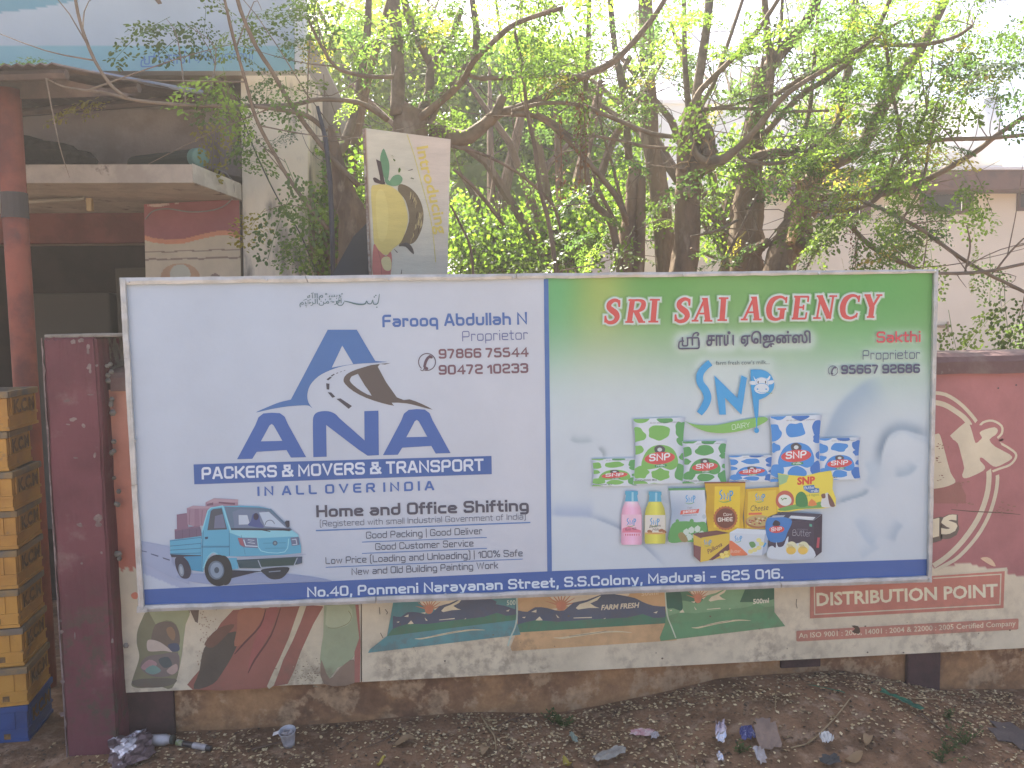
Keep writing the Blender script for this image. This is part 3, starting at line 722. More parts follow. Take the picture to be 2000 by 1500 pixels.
# ---- dairy half: headline in slanted slab capitals, built from swelling strokes
def slab(letters, col, grow=0.0, seedY=0):
    for ch, x0, x1, yb, cap in letters:
        w = x1 - x0
        def T(x, y, x0=x0, w=w, yb=yb, cap=cap): return (x0 + w * (x * .86 + .14 * y), yb - cap * y)
        st = {'S': [('c', [(.92, .68), (.86, .90), (.55, .97), (.25, .85), (.22, .68), (.45, .54), (.72, .42), (.85, .25), (.70, .07), (.35, .02), (.10, .12), (.04, .32)], [3, 6, 7, 9, 10, 12, 12, 10, 8, 7, 6, 3]), ('l', [(.90, .98), (.93, .70)], 3.5), ('l', [(.06, .02), (.03, .30)], 3.5)],
              'R': [('l', [(.22, 0), (.24, 1)], 10), ('l', [(.0, .035), (.45, .035)], 3.6), ('l', [(.02, .965), (.5, .965)], 3.6), ('c', [(.30, .955), (.62, .955), (.85, .86), (.84, .64), (.62, .50), (.30, .49)], [4, 5, 9, 10, 5, 4]), ('l', [(.50, .50), (.85, .04)], 10), ('l', [(.74, .035), (1.08, .035)], 3.6)],
              'I': [('l', [(.48, 0), (.50, 1)], 10.5), ('l', [(.0, .035), (1.0, .035)], 3.6), ('l', [(.0, .965), (1.0, .965)], 3.6)],
              'A': [('l', [(.12, .03), (.50, .97)], 4.5), ('l', [(.50, 1.0), (.80, .02)], 10.5), ('l', [(.26, .34), (.72, .34)], 3.6), ('l', [(-.04, .035), (.32, .035)], 3.6), ('l', [(.60, .035), (1.04, .035)], 3.6), ('l', [(.34, .975), (.62, .975)], 3)],
              'G': [('c', [(.92, .84), (.75, .95), (.50, .97), (.18, .82), (.06, .48), (.18, .14), (.50, .02), (.80, .10)], [4, 5, 6, 10, 11.5, 10, 6, 5]), ('l', [(.93, .98), (.94, .72)], 3.6), ('l', [(.80, .04), (.80, .46)], 9.5), ('l', [(.52, .46), (1.0, .46)], 3.6)],
              'E': [('l', [(.24, 0), (.26, 1)], 10), ('l', [(.0, .035), (.9, .035)], 4), ('l', [(.02, .965), (.95, .965)], 4), ('l', [(.28, .51), (.70, .51)], 4), ('l', [(.94, .98), (.94, .74)], 3.6), ('l', [(.90, .03), (.93, .30)], 3.6), ('l', [(.69, .40), (.69, .62)], 3.4)],
              'N': [('l', [(.17, 0), (.20, 1)], 4.2), ('l', [(.17, .98), (.78, .03)], 10.5), ('l', [(.82, 0), (.84, 1)], 4.2), ('l', [(-.03, .035), (.36, .035)], 3.6), ('l', [(.0, .965), (.30, .965)], 3.6), ('l', [(.64, .965), (1.04, .965)], 3.6)],
              'C': [('c', [(.95, .82), (.80, .94), (.52, .97), (.20, .82), (.07, .48), (.20, .14), (.52, .02), (.80, .06), (.94, .18)], [4, 5, 6, 10, 11.5, 10, 6, 5, 3]), ('l', [(.97, .98), (.96, .70)], 3.6), ('l', [(.95, .24), (.92, .04)], 3.2)],
              'Y': [('l', [(.12, .97), (.48, .46)], 10.5), ('l', [(.88, .97), (.50, .46)], 4.6), ('l', [(.48, .50), (.46, 0)], 10), ('l', [(-.08, .965), (.32, .965)], 3.6), ('l', [(.66, .965), (1.06, .965)], 3.6), ('l', [(.22, .035), (.70, .035)], 3.6)]}[ch]
        polys = []
        for kind, pts, wd in st:
            q = [T(*p) for p in pts]; ww = wd
            if kind == 'c':
                ww = list(np.interp(np.linspace(0, len(pts) - 1, (len(pts) - 1) * 4 + 1), range(len(pts)), wd)); q = smooth(q, 4)
            ww = [k + grow * 2 for k in ww] if hasattr(ww, '__len__') else ww + grow * 2
            polys += ribbon_quads(q, ww, grow)
        v, f, z = stack(polys); art.raw(v, f, col, z=z)
HL = [('S', 1180, 1213, 631, 46), ('R', 1221, 1263, 630.5, 46), ('I', 1266, 1289, 629.8, 46), ('S', 1317, 1350, 628.6, 46), ('A', 1352, 1396, 628, 46), ('I', 1401, 1423, 626.8, 46),
      ('A', 1448, 1492, 625.6, 46), ('G', 1497, 1539, 624.8, 46), ('E', 1546, 1581, 623.8, 46), ('N', 1589, 1634, 622.8, 46), ('C', 1641, 1680, 622, 46), ('Y', 1686, 1722, 620.8, 46)]
for g_, cg in ((4.6, (158, 186, 150)), (3.6, (180, 196, 178)), (2.5, (200, 206, 204))): slab(HL, cg, g_)
slab(HL, (200, 84, 80)); art.out("headline", M_print, banner)
up = (-.0, -1)
TM = (84, 80, 102)
SRI = ([(1336, 666), (1327, 667), (1325.5, 674), (1326, 681), (1365, 680.5), (1366, 672), (1365, 664)], [(1333, 658.5), (1333, 675.5), (1343, 675.5), (1343, 659)], [(1341, 660), (1352.5, 659.5), (1352.5, 675)], [(1353, 660), (1364.5, 659.5), (1364.5, 675)], [(1352, 664), (1354, 653), (1360, 649), (1365, 651), (1364, 655), (1361, 654)])
for q in SRI: art.line(round_poly(q, 2.5), 3.0, TM)
art.ftext("சாய", 1380, 675.5, 1433, 675, 20.5, TM, box=True, up=up, multi=.6); art.ell(1424, 650, 3.2, 3.2, TM)
art.out("lettering", M_print, banner)
art.ftext("ஏெஜன்ஸி", 1447, 680, 1583, 678.5, 33, TM, box=True, up=up, multi=.55)
art.out("lettering", M_print, banner)
art.text("Sakthi", 1712, 669.6, 1798, 668, 22, (200, 80, 88), w=.21, up=up)
art.out("lettering", M_print, banner)
art.text("Proprietor", 1685, 702.6, 1797, 700.8, 18.5, (84, 88, 112), w=.10, corner=.14, up=up, gap=.2)
art.out("lettering", M_print, banner)
art.text("95667 92686", 1643, 731, 1797, 728.6, 18, (80, 80, 106), w=.26, up=up, space=.42)
art.out("lettering", M_print, banner)
art.ring(1627, 724, 9.3, 1.2, (84, 84, 106), 130, 470); art.line([(1630, 717), (1626, 722), (1624, 730)], 3, (84, 84, 106), sm=3); art.ell(1631, 718, 2.6, 1.8, (84, 84, 106)); art.ell(1625, 730, 2.6, 1.8, (84, 84, 106))
art.out("telephone_mark", M_print, banner)
art.ftext("farm fresh cow’s milk...", 1398, 713, 1503, 711, 8.4, (96, 108, 110), bold=.004, up=up)
art.out("lettering", M_print, banner)
# ---- emblem with the cow
SK = (66, 150, 205)
art.line([(1387.5, 708.5), (1376, 718), (1367, 732), (1368, 748), (1378, 763), (1382, 778), (1376, 794), (1366, 808)], [13, 13, 13.5, 14, 15, 15, 14.5, 12], SK, sm=4)
art.poly([(1395, 733), (1440, 777), (1448, 733), (1459, 738), (1448, 810), (1416, 777), (1418, 810), (1405, 810)], SK)
crop(1440, 530, .2)
art.poly(smooth([(130, 960), (230, 960), (300, 985), (345, 1040), (362, 1110), (340, 1170), (285, 1222), (212, 1255)], 2) + [(206, 1400), (194, 1490), (190, 1560), (186, 1490), (168, 1400), (150, 1255), (130, 1100)], SK)
WH = (204, 208, 216)
art.blob([(160, 1022), (175, 1050), (205, 1060), (200, 1072), (172, 1066)], WH); art.blob([(318, 1018), (322, 1040), (300, 1068), (270, 1062), (295, 1045)], WH)
art.blob([(115, 1078), (150, 1070), (188, 1080), (186, 1104), (150, 1108), (125, 1100)], WH); art.blob([(362, 1072), (330, 1064), (296, 1078), (300, 1102), (340, 1100)], WH)
art.blob([(180, 1060), (235, 1032), (296, 1055), (306, 1110), (290, 1150), (200, 1155), (178, 1110)], WH); art.ring(240, 1090, 58, 3, SK, 110, 430, ry=55)
art.ell(238, 1146, 75, 52, WH); art.ring(238, 1146, 75, 5, SK, 0, 360, ry=52)
art.ell(204, 1082, 6, 14, (76, 84, 96)); art.ell(276, 1082, 6, 14, (76, 84, 96)); art.ell(198, 1150, 9, 7, SK); art.ell(282, 1150, 9, 7, SK)
art.line([(200, 1172), (240, 1185), (285, 1180)], 4, SK, sm=3); art.line([(285, 1180), (340, 1192)], 5, (104, 152, 90))
crop(1100, 800, .2)
art.poly(smooth([(1160, 95), (1230, 130), (1330, 150), (1500, 150), (1700, 110), (1880, 80), (1960, 72), (1995, 85), (1990, 110), (1900, 160), (1750, 205), (1560, 230), (1400, 215), (1270, 165)], 3), (126, 176, 96))
art.line([(1888, 40), (1886, 185)], [9, 3], SK)
art.line([(1885, -10), (1888, 60), (1889, 190)], [30, 16, 8], SK); art.ell(1889, 204, 24, 25, SK)
nocrop()
art.text("DAIRY", 1430, 839.5, 1465, 834, 10, (214, 222, 214), w=.09, corner=.2, up=(-.1, -1))
art.out("dairy_emblem", M_print, banner)
# ---- products
def snp_small(x, y, w, rot=0, c=SK):
    """small blue-and-green dairy mark, w wide"""
    k = w / 150.0
    def q(a, b): return (x + a * k, y + b * k)
    art.line([q(28, 0), q(8, 22), q(10, 45), q(26, 62), q(24, 84), q(8, 100)], 13 * k, c, sm=3)
    art.line([q(52, 100), q(48, 30), q(84, 96), q(92, 30)], 12 * k, c)
    art.line([q(112, 112), q(112, 12), q(134, 14), q(140, 36), q(128, 56), q(112, 60)], 13 * k, c)
    art.line([q(-10, 112), q(40, 128), q(90, 122), q(130, 106)], [2 * k, 9 * k, 10 * k, 3 * k], (104, 160, 96), sm=3)
def pouch(x0, y0, x1, y1, base, base2, seed, top=(0, 0)):
    w, h = x1 - x0, y1 - y0; r_ = random.Random(seed)
    q = lambda a, b: (x0 + a * w + (b * (1 - b) * 4) * (w * .045 if a < .5 else -w * .045) * (1 if a in (0, 1) else 0), y0 + b * h - (y1 - y0) * 0.02 * a)
    n = 10; v = [q(0, i / n) for i in range(n + 1)]; rr = [q(1, i / n) for i in range(n + 1)]; mid = [((a[0] + b[0]) / 2, (a[1] + b[1]) / 2) for a, b in zip(v, rr)]
    vv = []; f = []; cl = []
    for i in range(n + 1):
        vv += [v[i], (v[i][0] * .88 + rr[i][0] * .12, v[i][1]), mid[i], (v[i][0] * .12 + rr[i][0] * .88, rr[i][1]), rr[i]]
        cl += [(168, 176, 194), (204, 208, 218), (208, 212, 220), (200, 205, 216), (160, 170, 190)]
    for i in range(n):
        for k in range(4): a = i * 5 + k; f.append((a, a + 1, a + 6, a + 5))
    art.raw(vv, f, np.array(cl, float))
    def bl(cx, cy, rx, ry, a0=0, flat=None):
        m = 12; pts = []
        for k in range(m):
            an = 2 * math.pi * k / m; rr_ = 1 + r_.uniform(-.16, .16)
            a, b = cx + rx * rr_ * math.cos(an), cy + ry * rr_ * math.sin(an)
            a = min(max(a, .015), .985); b = min(max(b, .005), .995); xx = x0 + a * w; yy = y0 + b * h - h * .02 * a
            edge = b * (1 - b) * 4 * w * .045
            pts.append((min(max(xx, x0 + edge + .5), x1 - edge - .5), yy))
        art.blob(pts, base if cx < .6 else base2, 3)
    for b_ in ((.06, .25, .17, .12), (.16, -.0, .16, .06), (.60, .02, .16, .06), (.92, .18, .11, .12), (.50, .22, .2, .11), (.08, .48, .12, .07), (.93, .36, .10, .07), (.14, .82, .16, .10), (.52, .86, .18, .09), (.93, .84, .14, .14), (.1, 1.0, .18, .05), (.96, .60, .08, .06), (.4, 1.02, .12, .04)): bl(*b_)
    art.blob([(x0 + a * w, y0 + b * h) for a, b in ((.16, .70), (.24, .52), (.38, .42), (.58, .40), (.76, .46), (.85, .60), (.84, .72), (.72, .78), (.55, .74), (.40, .76), (.24, .77))], base, 4)
    cx, cy = x0 + .51 * w, y0 + .60 * h
    art.blob([(cx - .10 * w, cy - .16 * h), (cx, cy - .20 * h), (cx + .10 * w, cy - .15 * h), (cx + .07 * w, cy - .08 * h), (cx - .07 * w, cy - .08 * h)], (84, 82, 88), 3); art.ell(cx + .0 * w, cy - .13 * h, .045 * w, .03 * h, (200, 204, 208))
    art.ell(cx, cy, .29 * w, .085 * h + w * .01, (204, 84, 86), -5)
    art.text("SNP", cx - .2 * w, cy + .05 * h, cx + .2 * w, cy + .028 * h, .105 * h + .01 * w, (222, 220, 224), w=.24, up=(0, -1), corner=.3)
    art.ell(cx + .02 * w, cy + .115 * h, .12 * w, .026 * h, (64, 140, 96), -4)
    art.text("milk", cx - .06 * w, cy + .13 * h, cx + .10 * w, cy + .125 * h, .035 * h, (206, 216, 214), w=.2, up=(0, -1))
    art.ftext("AN ISO 22000 : DAIRY COMPANY", x0 + .32 * w, y0 + .075 * h, x0 + .88 * w, y0 + .06 * h, .018 * h + .5, (104, 110, 124), up=(0, -1))
    art.ftext("STANDARDISED MILK", x0 + .04 * w, y0 + .955 * h, x0 + .46 * w, y0 + .945 * h, .026 * h + .6, (88, 100, 100), bold=.015, up=(0, -1))
    art.out("pouch_picture", M_print, banner)
GR, GR2 = (122, 176, 96), (92, 154, 96); BL_, BL2 = (74, 138, 206), (62, 112, 184)
pouch(1155, 896, 1244, 950, GR, GR2, 1); pouch(1236, 818, 1339, 946, GR, GR2, 2); pouch(1332, 862, 1420, 945, GR2, (82, 148, 98), 3)
pouch(1423, 890, 1512, 942, BL_, BL2, 4); pouch(1597, 856, 1681, 938, BL_, BL2, 6); pouch(1503, 813, 1605, 942, BL_, BL2, 5)
def bottle(x, y0, y1, c1, c2, lab, cap_=(84, 160, 192)):
    w = 41.0; h = y1 - y0
    prof = [(.30, 0), (.31, .07), (.27, .08), (.29, .19), (.44, .32), (.49, .44), (.50, .95), (.46, 1.0)]
    vv = []; cl = []; f = []
    for i, (a, b) in enumerate(prof):
        c_ = np.array(c2) if b > .3 else np.array(c1)
        for k, sgn in enumerate((-1, -.5, .1, .6, 1)):
            vv.append((x + sgn * a * w, y0 + b * h)); cl.append(c_ * (0.9, 1.04, 1.12, 1.0, .88)[k])
    for i in range(len(prof) - 1):
        for k in range(4): a = i * 5 + k; f.append((a, a + 1, a + 6, a + 5))
    art.raw(vv, f, np.clip(np.array(cl), 0, 235))
    art.poly([(x - .30 * w, y0), (x + .30 * w, y0), (x + .31 * w, y0 + .06 * h), (x + .27 * w, y0 + .08 * h), (x + .31 * w, y0 + .195 * h), (x - .31 * w, y0 + .195 * h), (x - .27 * w, y0 + .08 * h), (x - .31 * w, y0 + .06 * h)], cap_)
    art.line([(x + .05 * w, y0 + .02 * h), (x + .05 * w, y0 + .19 * h)], 4, (150, 194, 212)); art.out("bottle_picture", M_print, banner)
bottle(1233.5, 959, 1064, (226, 196, 214), (222, 166, 192), 0); bottle(1279.5, 960, 1062, (206, 200, 96), (198, 192, 88), 1)
art.poly([(1215, 1005), (1252, 1005), (1252.5, 1040), (1214.5, 1040)], (226, 186, 204)); snp_small(1224, 1012, 19)
art.poly([(1216, 1032), (1228, 1028), (1252, 1036), (1252, 1040), (1215, 1040)], (214, 124, 148)); art.ftext("Rose Milk", 1221, 1037, 1243, 1035, 6, (120, 82, 100), slant=.2, up=(0, -1)); art.line([(1218, 1044.5), (1252, 1044.5)], 3.5, (206, 100, 132))
for k in range(8): art.line([(1219.5 + k * 4.4, 1042.5), (1219.5 + k * 4.4, 1046.5)], 2, (226, 186, 204))
art.poly([(1260, 1006), (1299, 1006), (1299.5, 1042), (1259.5, 1042)], (214, 206, 196)); snp_small(1270, 1012, 19); art.ftext("Badam", 1268, 1031, 1290, 1029, 6, (84, 76, 84), slant=.2, up=(0, -1)); art.ftext("Milk", 1274, 1037, 1287, 1036, 5, (84, 76, 84), slant=.2, up=(0, -1))
for a, b, r_ in ((1269, 1038, 10), (1291, 1036, -15), (1297, 1038, 30)): art.ell(a, b, 5, 3, (162, 112, 84), r_)
art.poly([(1260, 1040), (1299, 1040), (1299, 1043.5), (1260, 1043.5)], (206, 160, 104))
art.out("bottle_label", M_print, banner)
# paneer bag
art.poly([(1305, 953.5), (1378, 952.5), (1378, 958), (1306, 958)], (96, 152, 104)); art.poly(smooth([(1308, 958), (1376, 957), (1380, 1000), (1378, 1058), (1306, 1059), (1312, 1000)], 1), np.array([(192, 200, 212), (206, 210, 220), (206, 210, 220), (206, 210, 220), (196, 204, 214), (150, 166, 190)], float))
snp_small(1339, 967, 20); art.text("Fresh", 1343, 994, 1352, 993, 4, (110, 108, 124), w=.12, up=(0, -1))
art.poly([(1330, 997), (1366, 994), (1364, 1002), (1328, 1005)], (214, 104, 92)); art.text("paneer", 1334, 1002.5, 1361, 1000, 6.5, (222, 212, 214), w=.24, up=(0, -1)); art.ftext("Wholesome & Tasty", 1332, 1008.5, 1361, 1006.5, 3, (110, 116, 128), up=(0, -1))
art.blob([(1306, 1058), (1313, 1024), (1335, 1018), (1360, 1020), (1379, 1022), (1378, 1057), (1340, 1058)], (98, 158, 96), 4); art.ell(1323, 1018, 3.4, 4, (98, 158, 96)); art.ell(1351, 1018, 4, 4.5, (98, 158, 96)); art.ell(1375, 1009, 4, 4.4, (180, 190, 200))
for a, b in ((1340, 1036), (1350, 1032), (1362, 1030), (1346, 1046), (1358, 1044), (1370, 1040)): art.poly([(a - 5, b), (a + 1, b - 4), (a + 6, b), (a + 5, b + 8), (a - 1, b + 10), (a - 6, b + 6)], (196, 208, 198))
art.blob([(1324, 1044), (1334, 1040), (1344, 1056), (1332, 1058)], (150, 132, 92), 3)
art.out("paneer_pack_picture", M_print, banner)
# ghee bag
art.poly(smooth([(1376, 942), (1456, 941), (1455, 970), (1451, 1010), (1454, 1038), (1440, 1052), (1384, 1042), (1378, 1000), (1380, 970)], 1), np.array([(196, 156, 60), (200, 160, 60), (216, 180, 66), (196, 150, 58), (210, 172, 62), (214, 176, 60), (214, 178, 64), (188, 148, 56), (196, 156, 56)], float)); art.poly([(1375.5, 941.5), (1456, 940.5), (1456, 943.5), (1375.5, 944.5)], (132, 84, 70))
art.poly([(1396, 950), (1446, 950), (1444, 1030), (1394, 1030)], (222, 190, 66))
snp_small(1405, 957, 28); art.ell(1417, 1012, 23, 23, (176, 108, 72)); art.ell(1417, 1012, 19.5, 19.5, (118, 74, 66)); art.text("Cow", 1413, 1008, 1430, 1007, 6, (224, 212, 200), w=.18, up=(0, -1)); art.text("GHEE", 1402, 1019, 1431, 1018, 8, (226, 214, 204), w=.26, up=(0, -1))
for k in range(24): art.ell(1417 + 22.8 * math.cos(k * .2618), 1012 + 22.8 * math.sin(k * .2618), 1.6, 1.6, (176, 108, 72), n=6)
art.out("ghee_pack_picture", M_print, banner)
# cheese bag
art.poly([(1456, 955), (1523, 951), (1524, 990), (1518, 1002), (1518, 1032), (1454, 1034), (1453, 1000)], np.array([(200, 160, 60), (206, 166, 62), (214, 174, 62), (206, 166, 62), (206, 168, 62), (196, 156, 60), (190, 150, 58)], float)); art.poly([(1461, 960), (1516, 957), (1516, 1028), (1459, 1030)], (218, 186, 76))
snp_small(1475, 964, 20); art.ftext("Cheese", 1465, 999, 1500, 996, 12, (92, 82, 78), slant=.15, up=(0, -1)); art.poly([(1462, 1001.5), (1488, 1001), (1488, 1005), (1462, 1006)], (212, 110, 84)); art.ell(1482, 1019, 26, 13, (160, 108, 80)); art.ell(1482, 1017, 24, 11, (186, 160, 112))
for k in range(26): art.ell(1482 + rng.uniform(-19, 19), 1017 + rng.uniform(-7, 7), 2.2, 1.6, rng.choice([(170, 90, 76), (110, 140, 84), (206, 194, 160), (150, 80, 70)]), n=6)
art.out("cheese_pack_picture", M_print, banner)
# buttermilk pouch
art.poly(smooth([(1519, 924), (1570, 930), (1623, 919), (1626, 955), (1632, 989), (1575, 994), (1519, 1000), (1523, 965)], 2), (222, 202, 84)); art.poly([(1519, 926), (1541, 928), (1536, 942), (1522, 948)], (150, 184, 140))
art.ftext("SNP", 1557, 946.5, 1592, 944, 14, (204, 78, 66), bold=.05, up=(0, -1)); art.poly([(1569, 949), (1590, 947), (1592, 953), (1600, 954), (1600, 962), (1582, 963), (1570, 956)], (72, 114, 172)); art.text("Butter", 1571, 955.5, 1591, 954.5, 5.8, (214, 220, 224), w=.16, up=(0, -1)); art.text("milk", 1584, 962, 1599, 961, 5.8, (214, 220, 224), w=.16, up=(0, -1))
art.ftext("Pure & Hygienic", 1569, 970, 1600, 968, 5, (120, 150, 84), up=(0, -1)); art.ell(1533, 977, 18, 19, (186, 100, 88), 10); art.ell(1533, 977, 13, 11, (214, 216, 210), 10)
art.blob([(1520, 994), (1532, 998), (1560, 994), (1600, 992), (1628, 988), (1616, 980), (1600, 980), (1585, 986), (1560, 984)], (112, 160, 92), 3); art.blob([(1556, 988), (1555, 968), (1565, 960), (1575, 968), (1577, 988)], (74, 132, 84), 3); art.blob([(1578, 988), (1585, 974), (1596, 986)], (216, 132, 84), 2)
for k in range(7): art.ell(1531 + rng.uniform(-6, 6), 977 + rng.uniform(-4, 4), 1.6, 1.2, (96, 140, 90), n=6)
art.blob([(1605, 990), (1606, 972), (1616, 962), (1622, 972), (1631, 988)], (206, 204, 206), 3); art.blob([(1617, 964), (1624, 972), (1631, 988), (1622, 989), (1618, 976)], (118, 88, 84), 3); art.blob([(1604, 966), (1611, 964), (1612, 972), (1606, 973)], (118, 88, 84), 3)
art.out("buttermilk_picture", M_print, banner)
# sweet box
art.poly([(1354, 1042), (1400, 1036), (1425, 1041), (1370, 1050)], (112, 78, 78)); art.poly([(1354, 1042), (1370, 1050), (1368, 1098), (1355, 1086)], (128, 88, 92)); art.poly([(1370, 1050), (1425, 1041), (1426, 1086), (1368, 1098)], (212, 180, 80)); art.poly([(1426, 1060), (1426, 1073), (1392, 1094), (1384, 1094)], (108, 74, 80)); art.poly([(1354, 1044), (1370, 1052), (1369, 1068), (1355, 1064)], (206, 176, 84))
snp_small(1375, 1054, 15); art.ftext("Palkova", 1383, 1082, 1411, 1066, 9, (104, 66, 82), bold=.012, slant=.2, up=(-.4, -.9))
for a, b in ((1410, 1083), (1418, 1079), (1420, 1086), (1412, 1088)): art.ell(a, b, 4.5, 3.2, (226, 206, 120))
art.out("sweet_box_picture", M_print, banner)
# white butter box
art.poly([(1425, 1040), (1440, 1032), (1500, 1035), (1494, 1044), (1428, 1042)], (206, 212, 222)); art.poly([(1425, 1041), (1494, 1044), (1488, 1085), (1427, 1083)], (198, 204, 214)); art.poly([(1494, 1044), (1500, 1035), (1499, 1078), (1488, 1085)], (166, 176, 194)); art.blob([(1425, 1056), (1440, 1064), (1454, 1076), (1460, 1084), (1440, 1085), (1427, 1083)], (214, 122, 90), 3)
snp_small(1435, 1046, 15); art.ftext("Butter", 1427, 1080, 1447, 1079, 7, (230, 190, 170), up=(0, -1)); art.blob([(1463, 1060), (1472, 1058), (1476, 1066), (1468, 1070)], (104, 148, 96), 3)
for a, b in ((1482, 1055), (1474, 1074), (1482, 1070), (1466, 1077), (1487, 1062)): art.ell(a, b, 5, 4.2, (216, 206, 140))
art.line([(1491, 1068), (1496, 1060)], 3, SK)
art.out("butter_box_picture", M_print, banner)
# black butter box
art.poly([(1500, 1009), (1528, 1000), (1606, 1004), (1588, 1016)], (74, 74, 92)); art.poly([(1499, 1010), (1590, 1017), (1590, 1088), (1502, 1072)], (72, 66, 84)); art.poly([(1590, 1017), (1606, 1004), (1605, 1078), (1590, 1090)], (66, 60, 76))
art.blob([(1499, 1012), (1545, 1014), (1538, 1040), (1528, 1058), (1500, 1054)], (66, 122, 186), 4); art.poly([(1510, 1007), (1534, 1006), (1530, 1010), (1506, 1011)], (160, 166, 180)); art.poly([(1545, 1007), (1593, 1010), (1588, 1016), (1540, 1012)], (206, 210, 218))
art.ell(1517, 1034, 15, 7, (204, 84, 86), -3); art.text("SNP", 1506, 1038, 1527, 1036.5, 7.5, (222, 220, 224), w=.24, up=(0, -1)); art.blob([(1509, 1026), (1514, 1016), (1523, 1020), (1522, 1027)], (60, 60, 72), 3); art.text("Butter", 1548, 1046, 1584, 1048, 12, (176, 174, 186), w=.06, up=(0, -1), corner=.3); art.ftext("COOKING", 1557, 1035.5, 1578, 1036, 3, (130, 128, 144), up=(0, -1))
art.poly([(1581, 1023), (1586, 1024), (1586, 1029), (1581, 1028)], (90, 160, 140)); art.line([(1597, 1070), (1599, 1050)], 5, (176, 80, 96))
art.blob([(1501, 1090), (1500, 1072), (1508, 1066), (1515, 1070), (1516, 1058), (1520, 1068), (1530, 1066), (1536, 1052), (1540, 1048), (1540, 1060), (1552, 1062), (1570, 1060), (1588, 1072), (1590, 1090), (1545, 1094)], (200, 206, 216), 3)
for a in (1546, 1569):
    art.ell(a, 1070, 11.5, 12.5, (216, 210, 178)); art.ell(a - 1, 1075, 9.5, 8, (222, 184, 92))
    for k in range(4): art.line([(a - 8 + k * 2.5, 1062 + k * .6), (a - 4 + k * 2.8, 1071)], 1, (180, 166, 120))
art.out("butter_box_picture", M_print, banner)
# ================================================================ GROUND
YW = 0.14                                    # face of the compound wall
_gl = [(-600, 1452), (100, 1452), (230, 1440), (420, 1425), (600, 1412), (760, 1398), (900, 1390), (1080, 1386), (1180, 1372), (1290, 1350), (1400, 1325), (1520, 1313), (1640, 1308), (1740, 1324), (1830, 1343), (2000, 1346), (2600, 1350)]
_gx = [P(a, b, YW)[0] for a, b in _gl]; _gz = [P(a, b, YW)[2] for a, b in _gl]
def hwall(x): return np.interp(x, _gx, _gz)
_ph = nr.uniform(0, 6.28, (24,)); _dr = nr.uniform(0, 6.28, (24,)); _fr = nr.uniform(1.5, 22, (24,))
def bumps(x, y):
    z = 0
    for p, d, f in zip(_ph, _dr, _fr): z = z + np.sin((x * np.cos(d) + y * np.sin(d)) * f + p) / f
    return z * 0.010
def hgt(x, y):
    x = np.asarray(x, float); y = np.asarray(y, float)
    m = hwall(x); near = np.clip((YW - y) / 1.25, 0, 1); fall = 1 - near ** 2 * (3 - 2 * near)
    back = np.clip((y - YW - .2) / .6, 0, 1)
    fall = np.where(y > YW + .2, 1 - back, fall)
    br = 0.03 * np.exp(-((x - 2.45) / .35) ** 2 - ((y + .12) / .12) ** 2)
    return (m * fall + br + bumps(x, y) * np.clip(1.5 - np.abs(y) / 4, .2, 1))
xs = np.concatenate([np.linspace(-24, -2.5, 24), np.linspace(-2.4, 5.2, 420), np.linspace(5.4, 26, 24)])
ys = np.concatenate([np.linspace(-14, -2.2, 24), np.linspace(-2.1, 0.2, 190), np.linspace(0.4, 38, 40)])
XX, YY = np.meshgrid(xs, ys); ZZ = hgt(XX, YY)
idx = np.arange(XX.size).reshape(XX.shape)
gfc = np.stack([idx[:-1, :-1].ravel(), idx[:-1, 1:].ravel(), idx[1:, 1:].ravel(), idx[1:, :-1].ravel()], 1)
M_soil = material("dry_red_soil", (0.25, 0.15, 0.088), (0.15, 0.092, 0.056), scale=5, rough=0.95, bump=1.0, bscale=60, c3=(0.31, 0.215, 0.145), scale3=17, lo3=.5, hi3=.68, spec=.1)
g = mesh_obj("ground", np.stack([XX.ravel(), YY.ravel(), ZZ.ravel()], 1), gfc, M_soil, smooth=True); prop(g, kind="structure")

M_bounce_road = material("bounce_road_concrete", (.33, .285, .235), (.27, .235, .19), scale=2, rough=.95, bump=.4, spec=.1)
m = MB(); m.box((-24, -11, -.05), (26, -3.3, .035)); prop(m.obj("bounce_road", M_bounce_road), kind="structure")  # unseen road behind the camera, added to bounce warm light forward
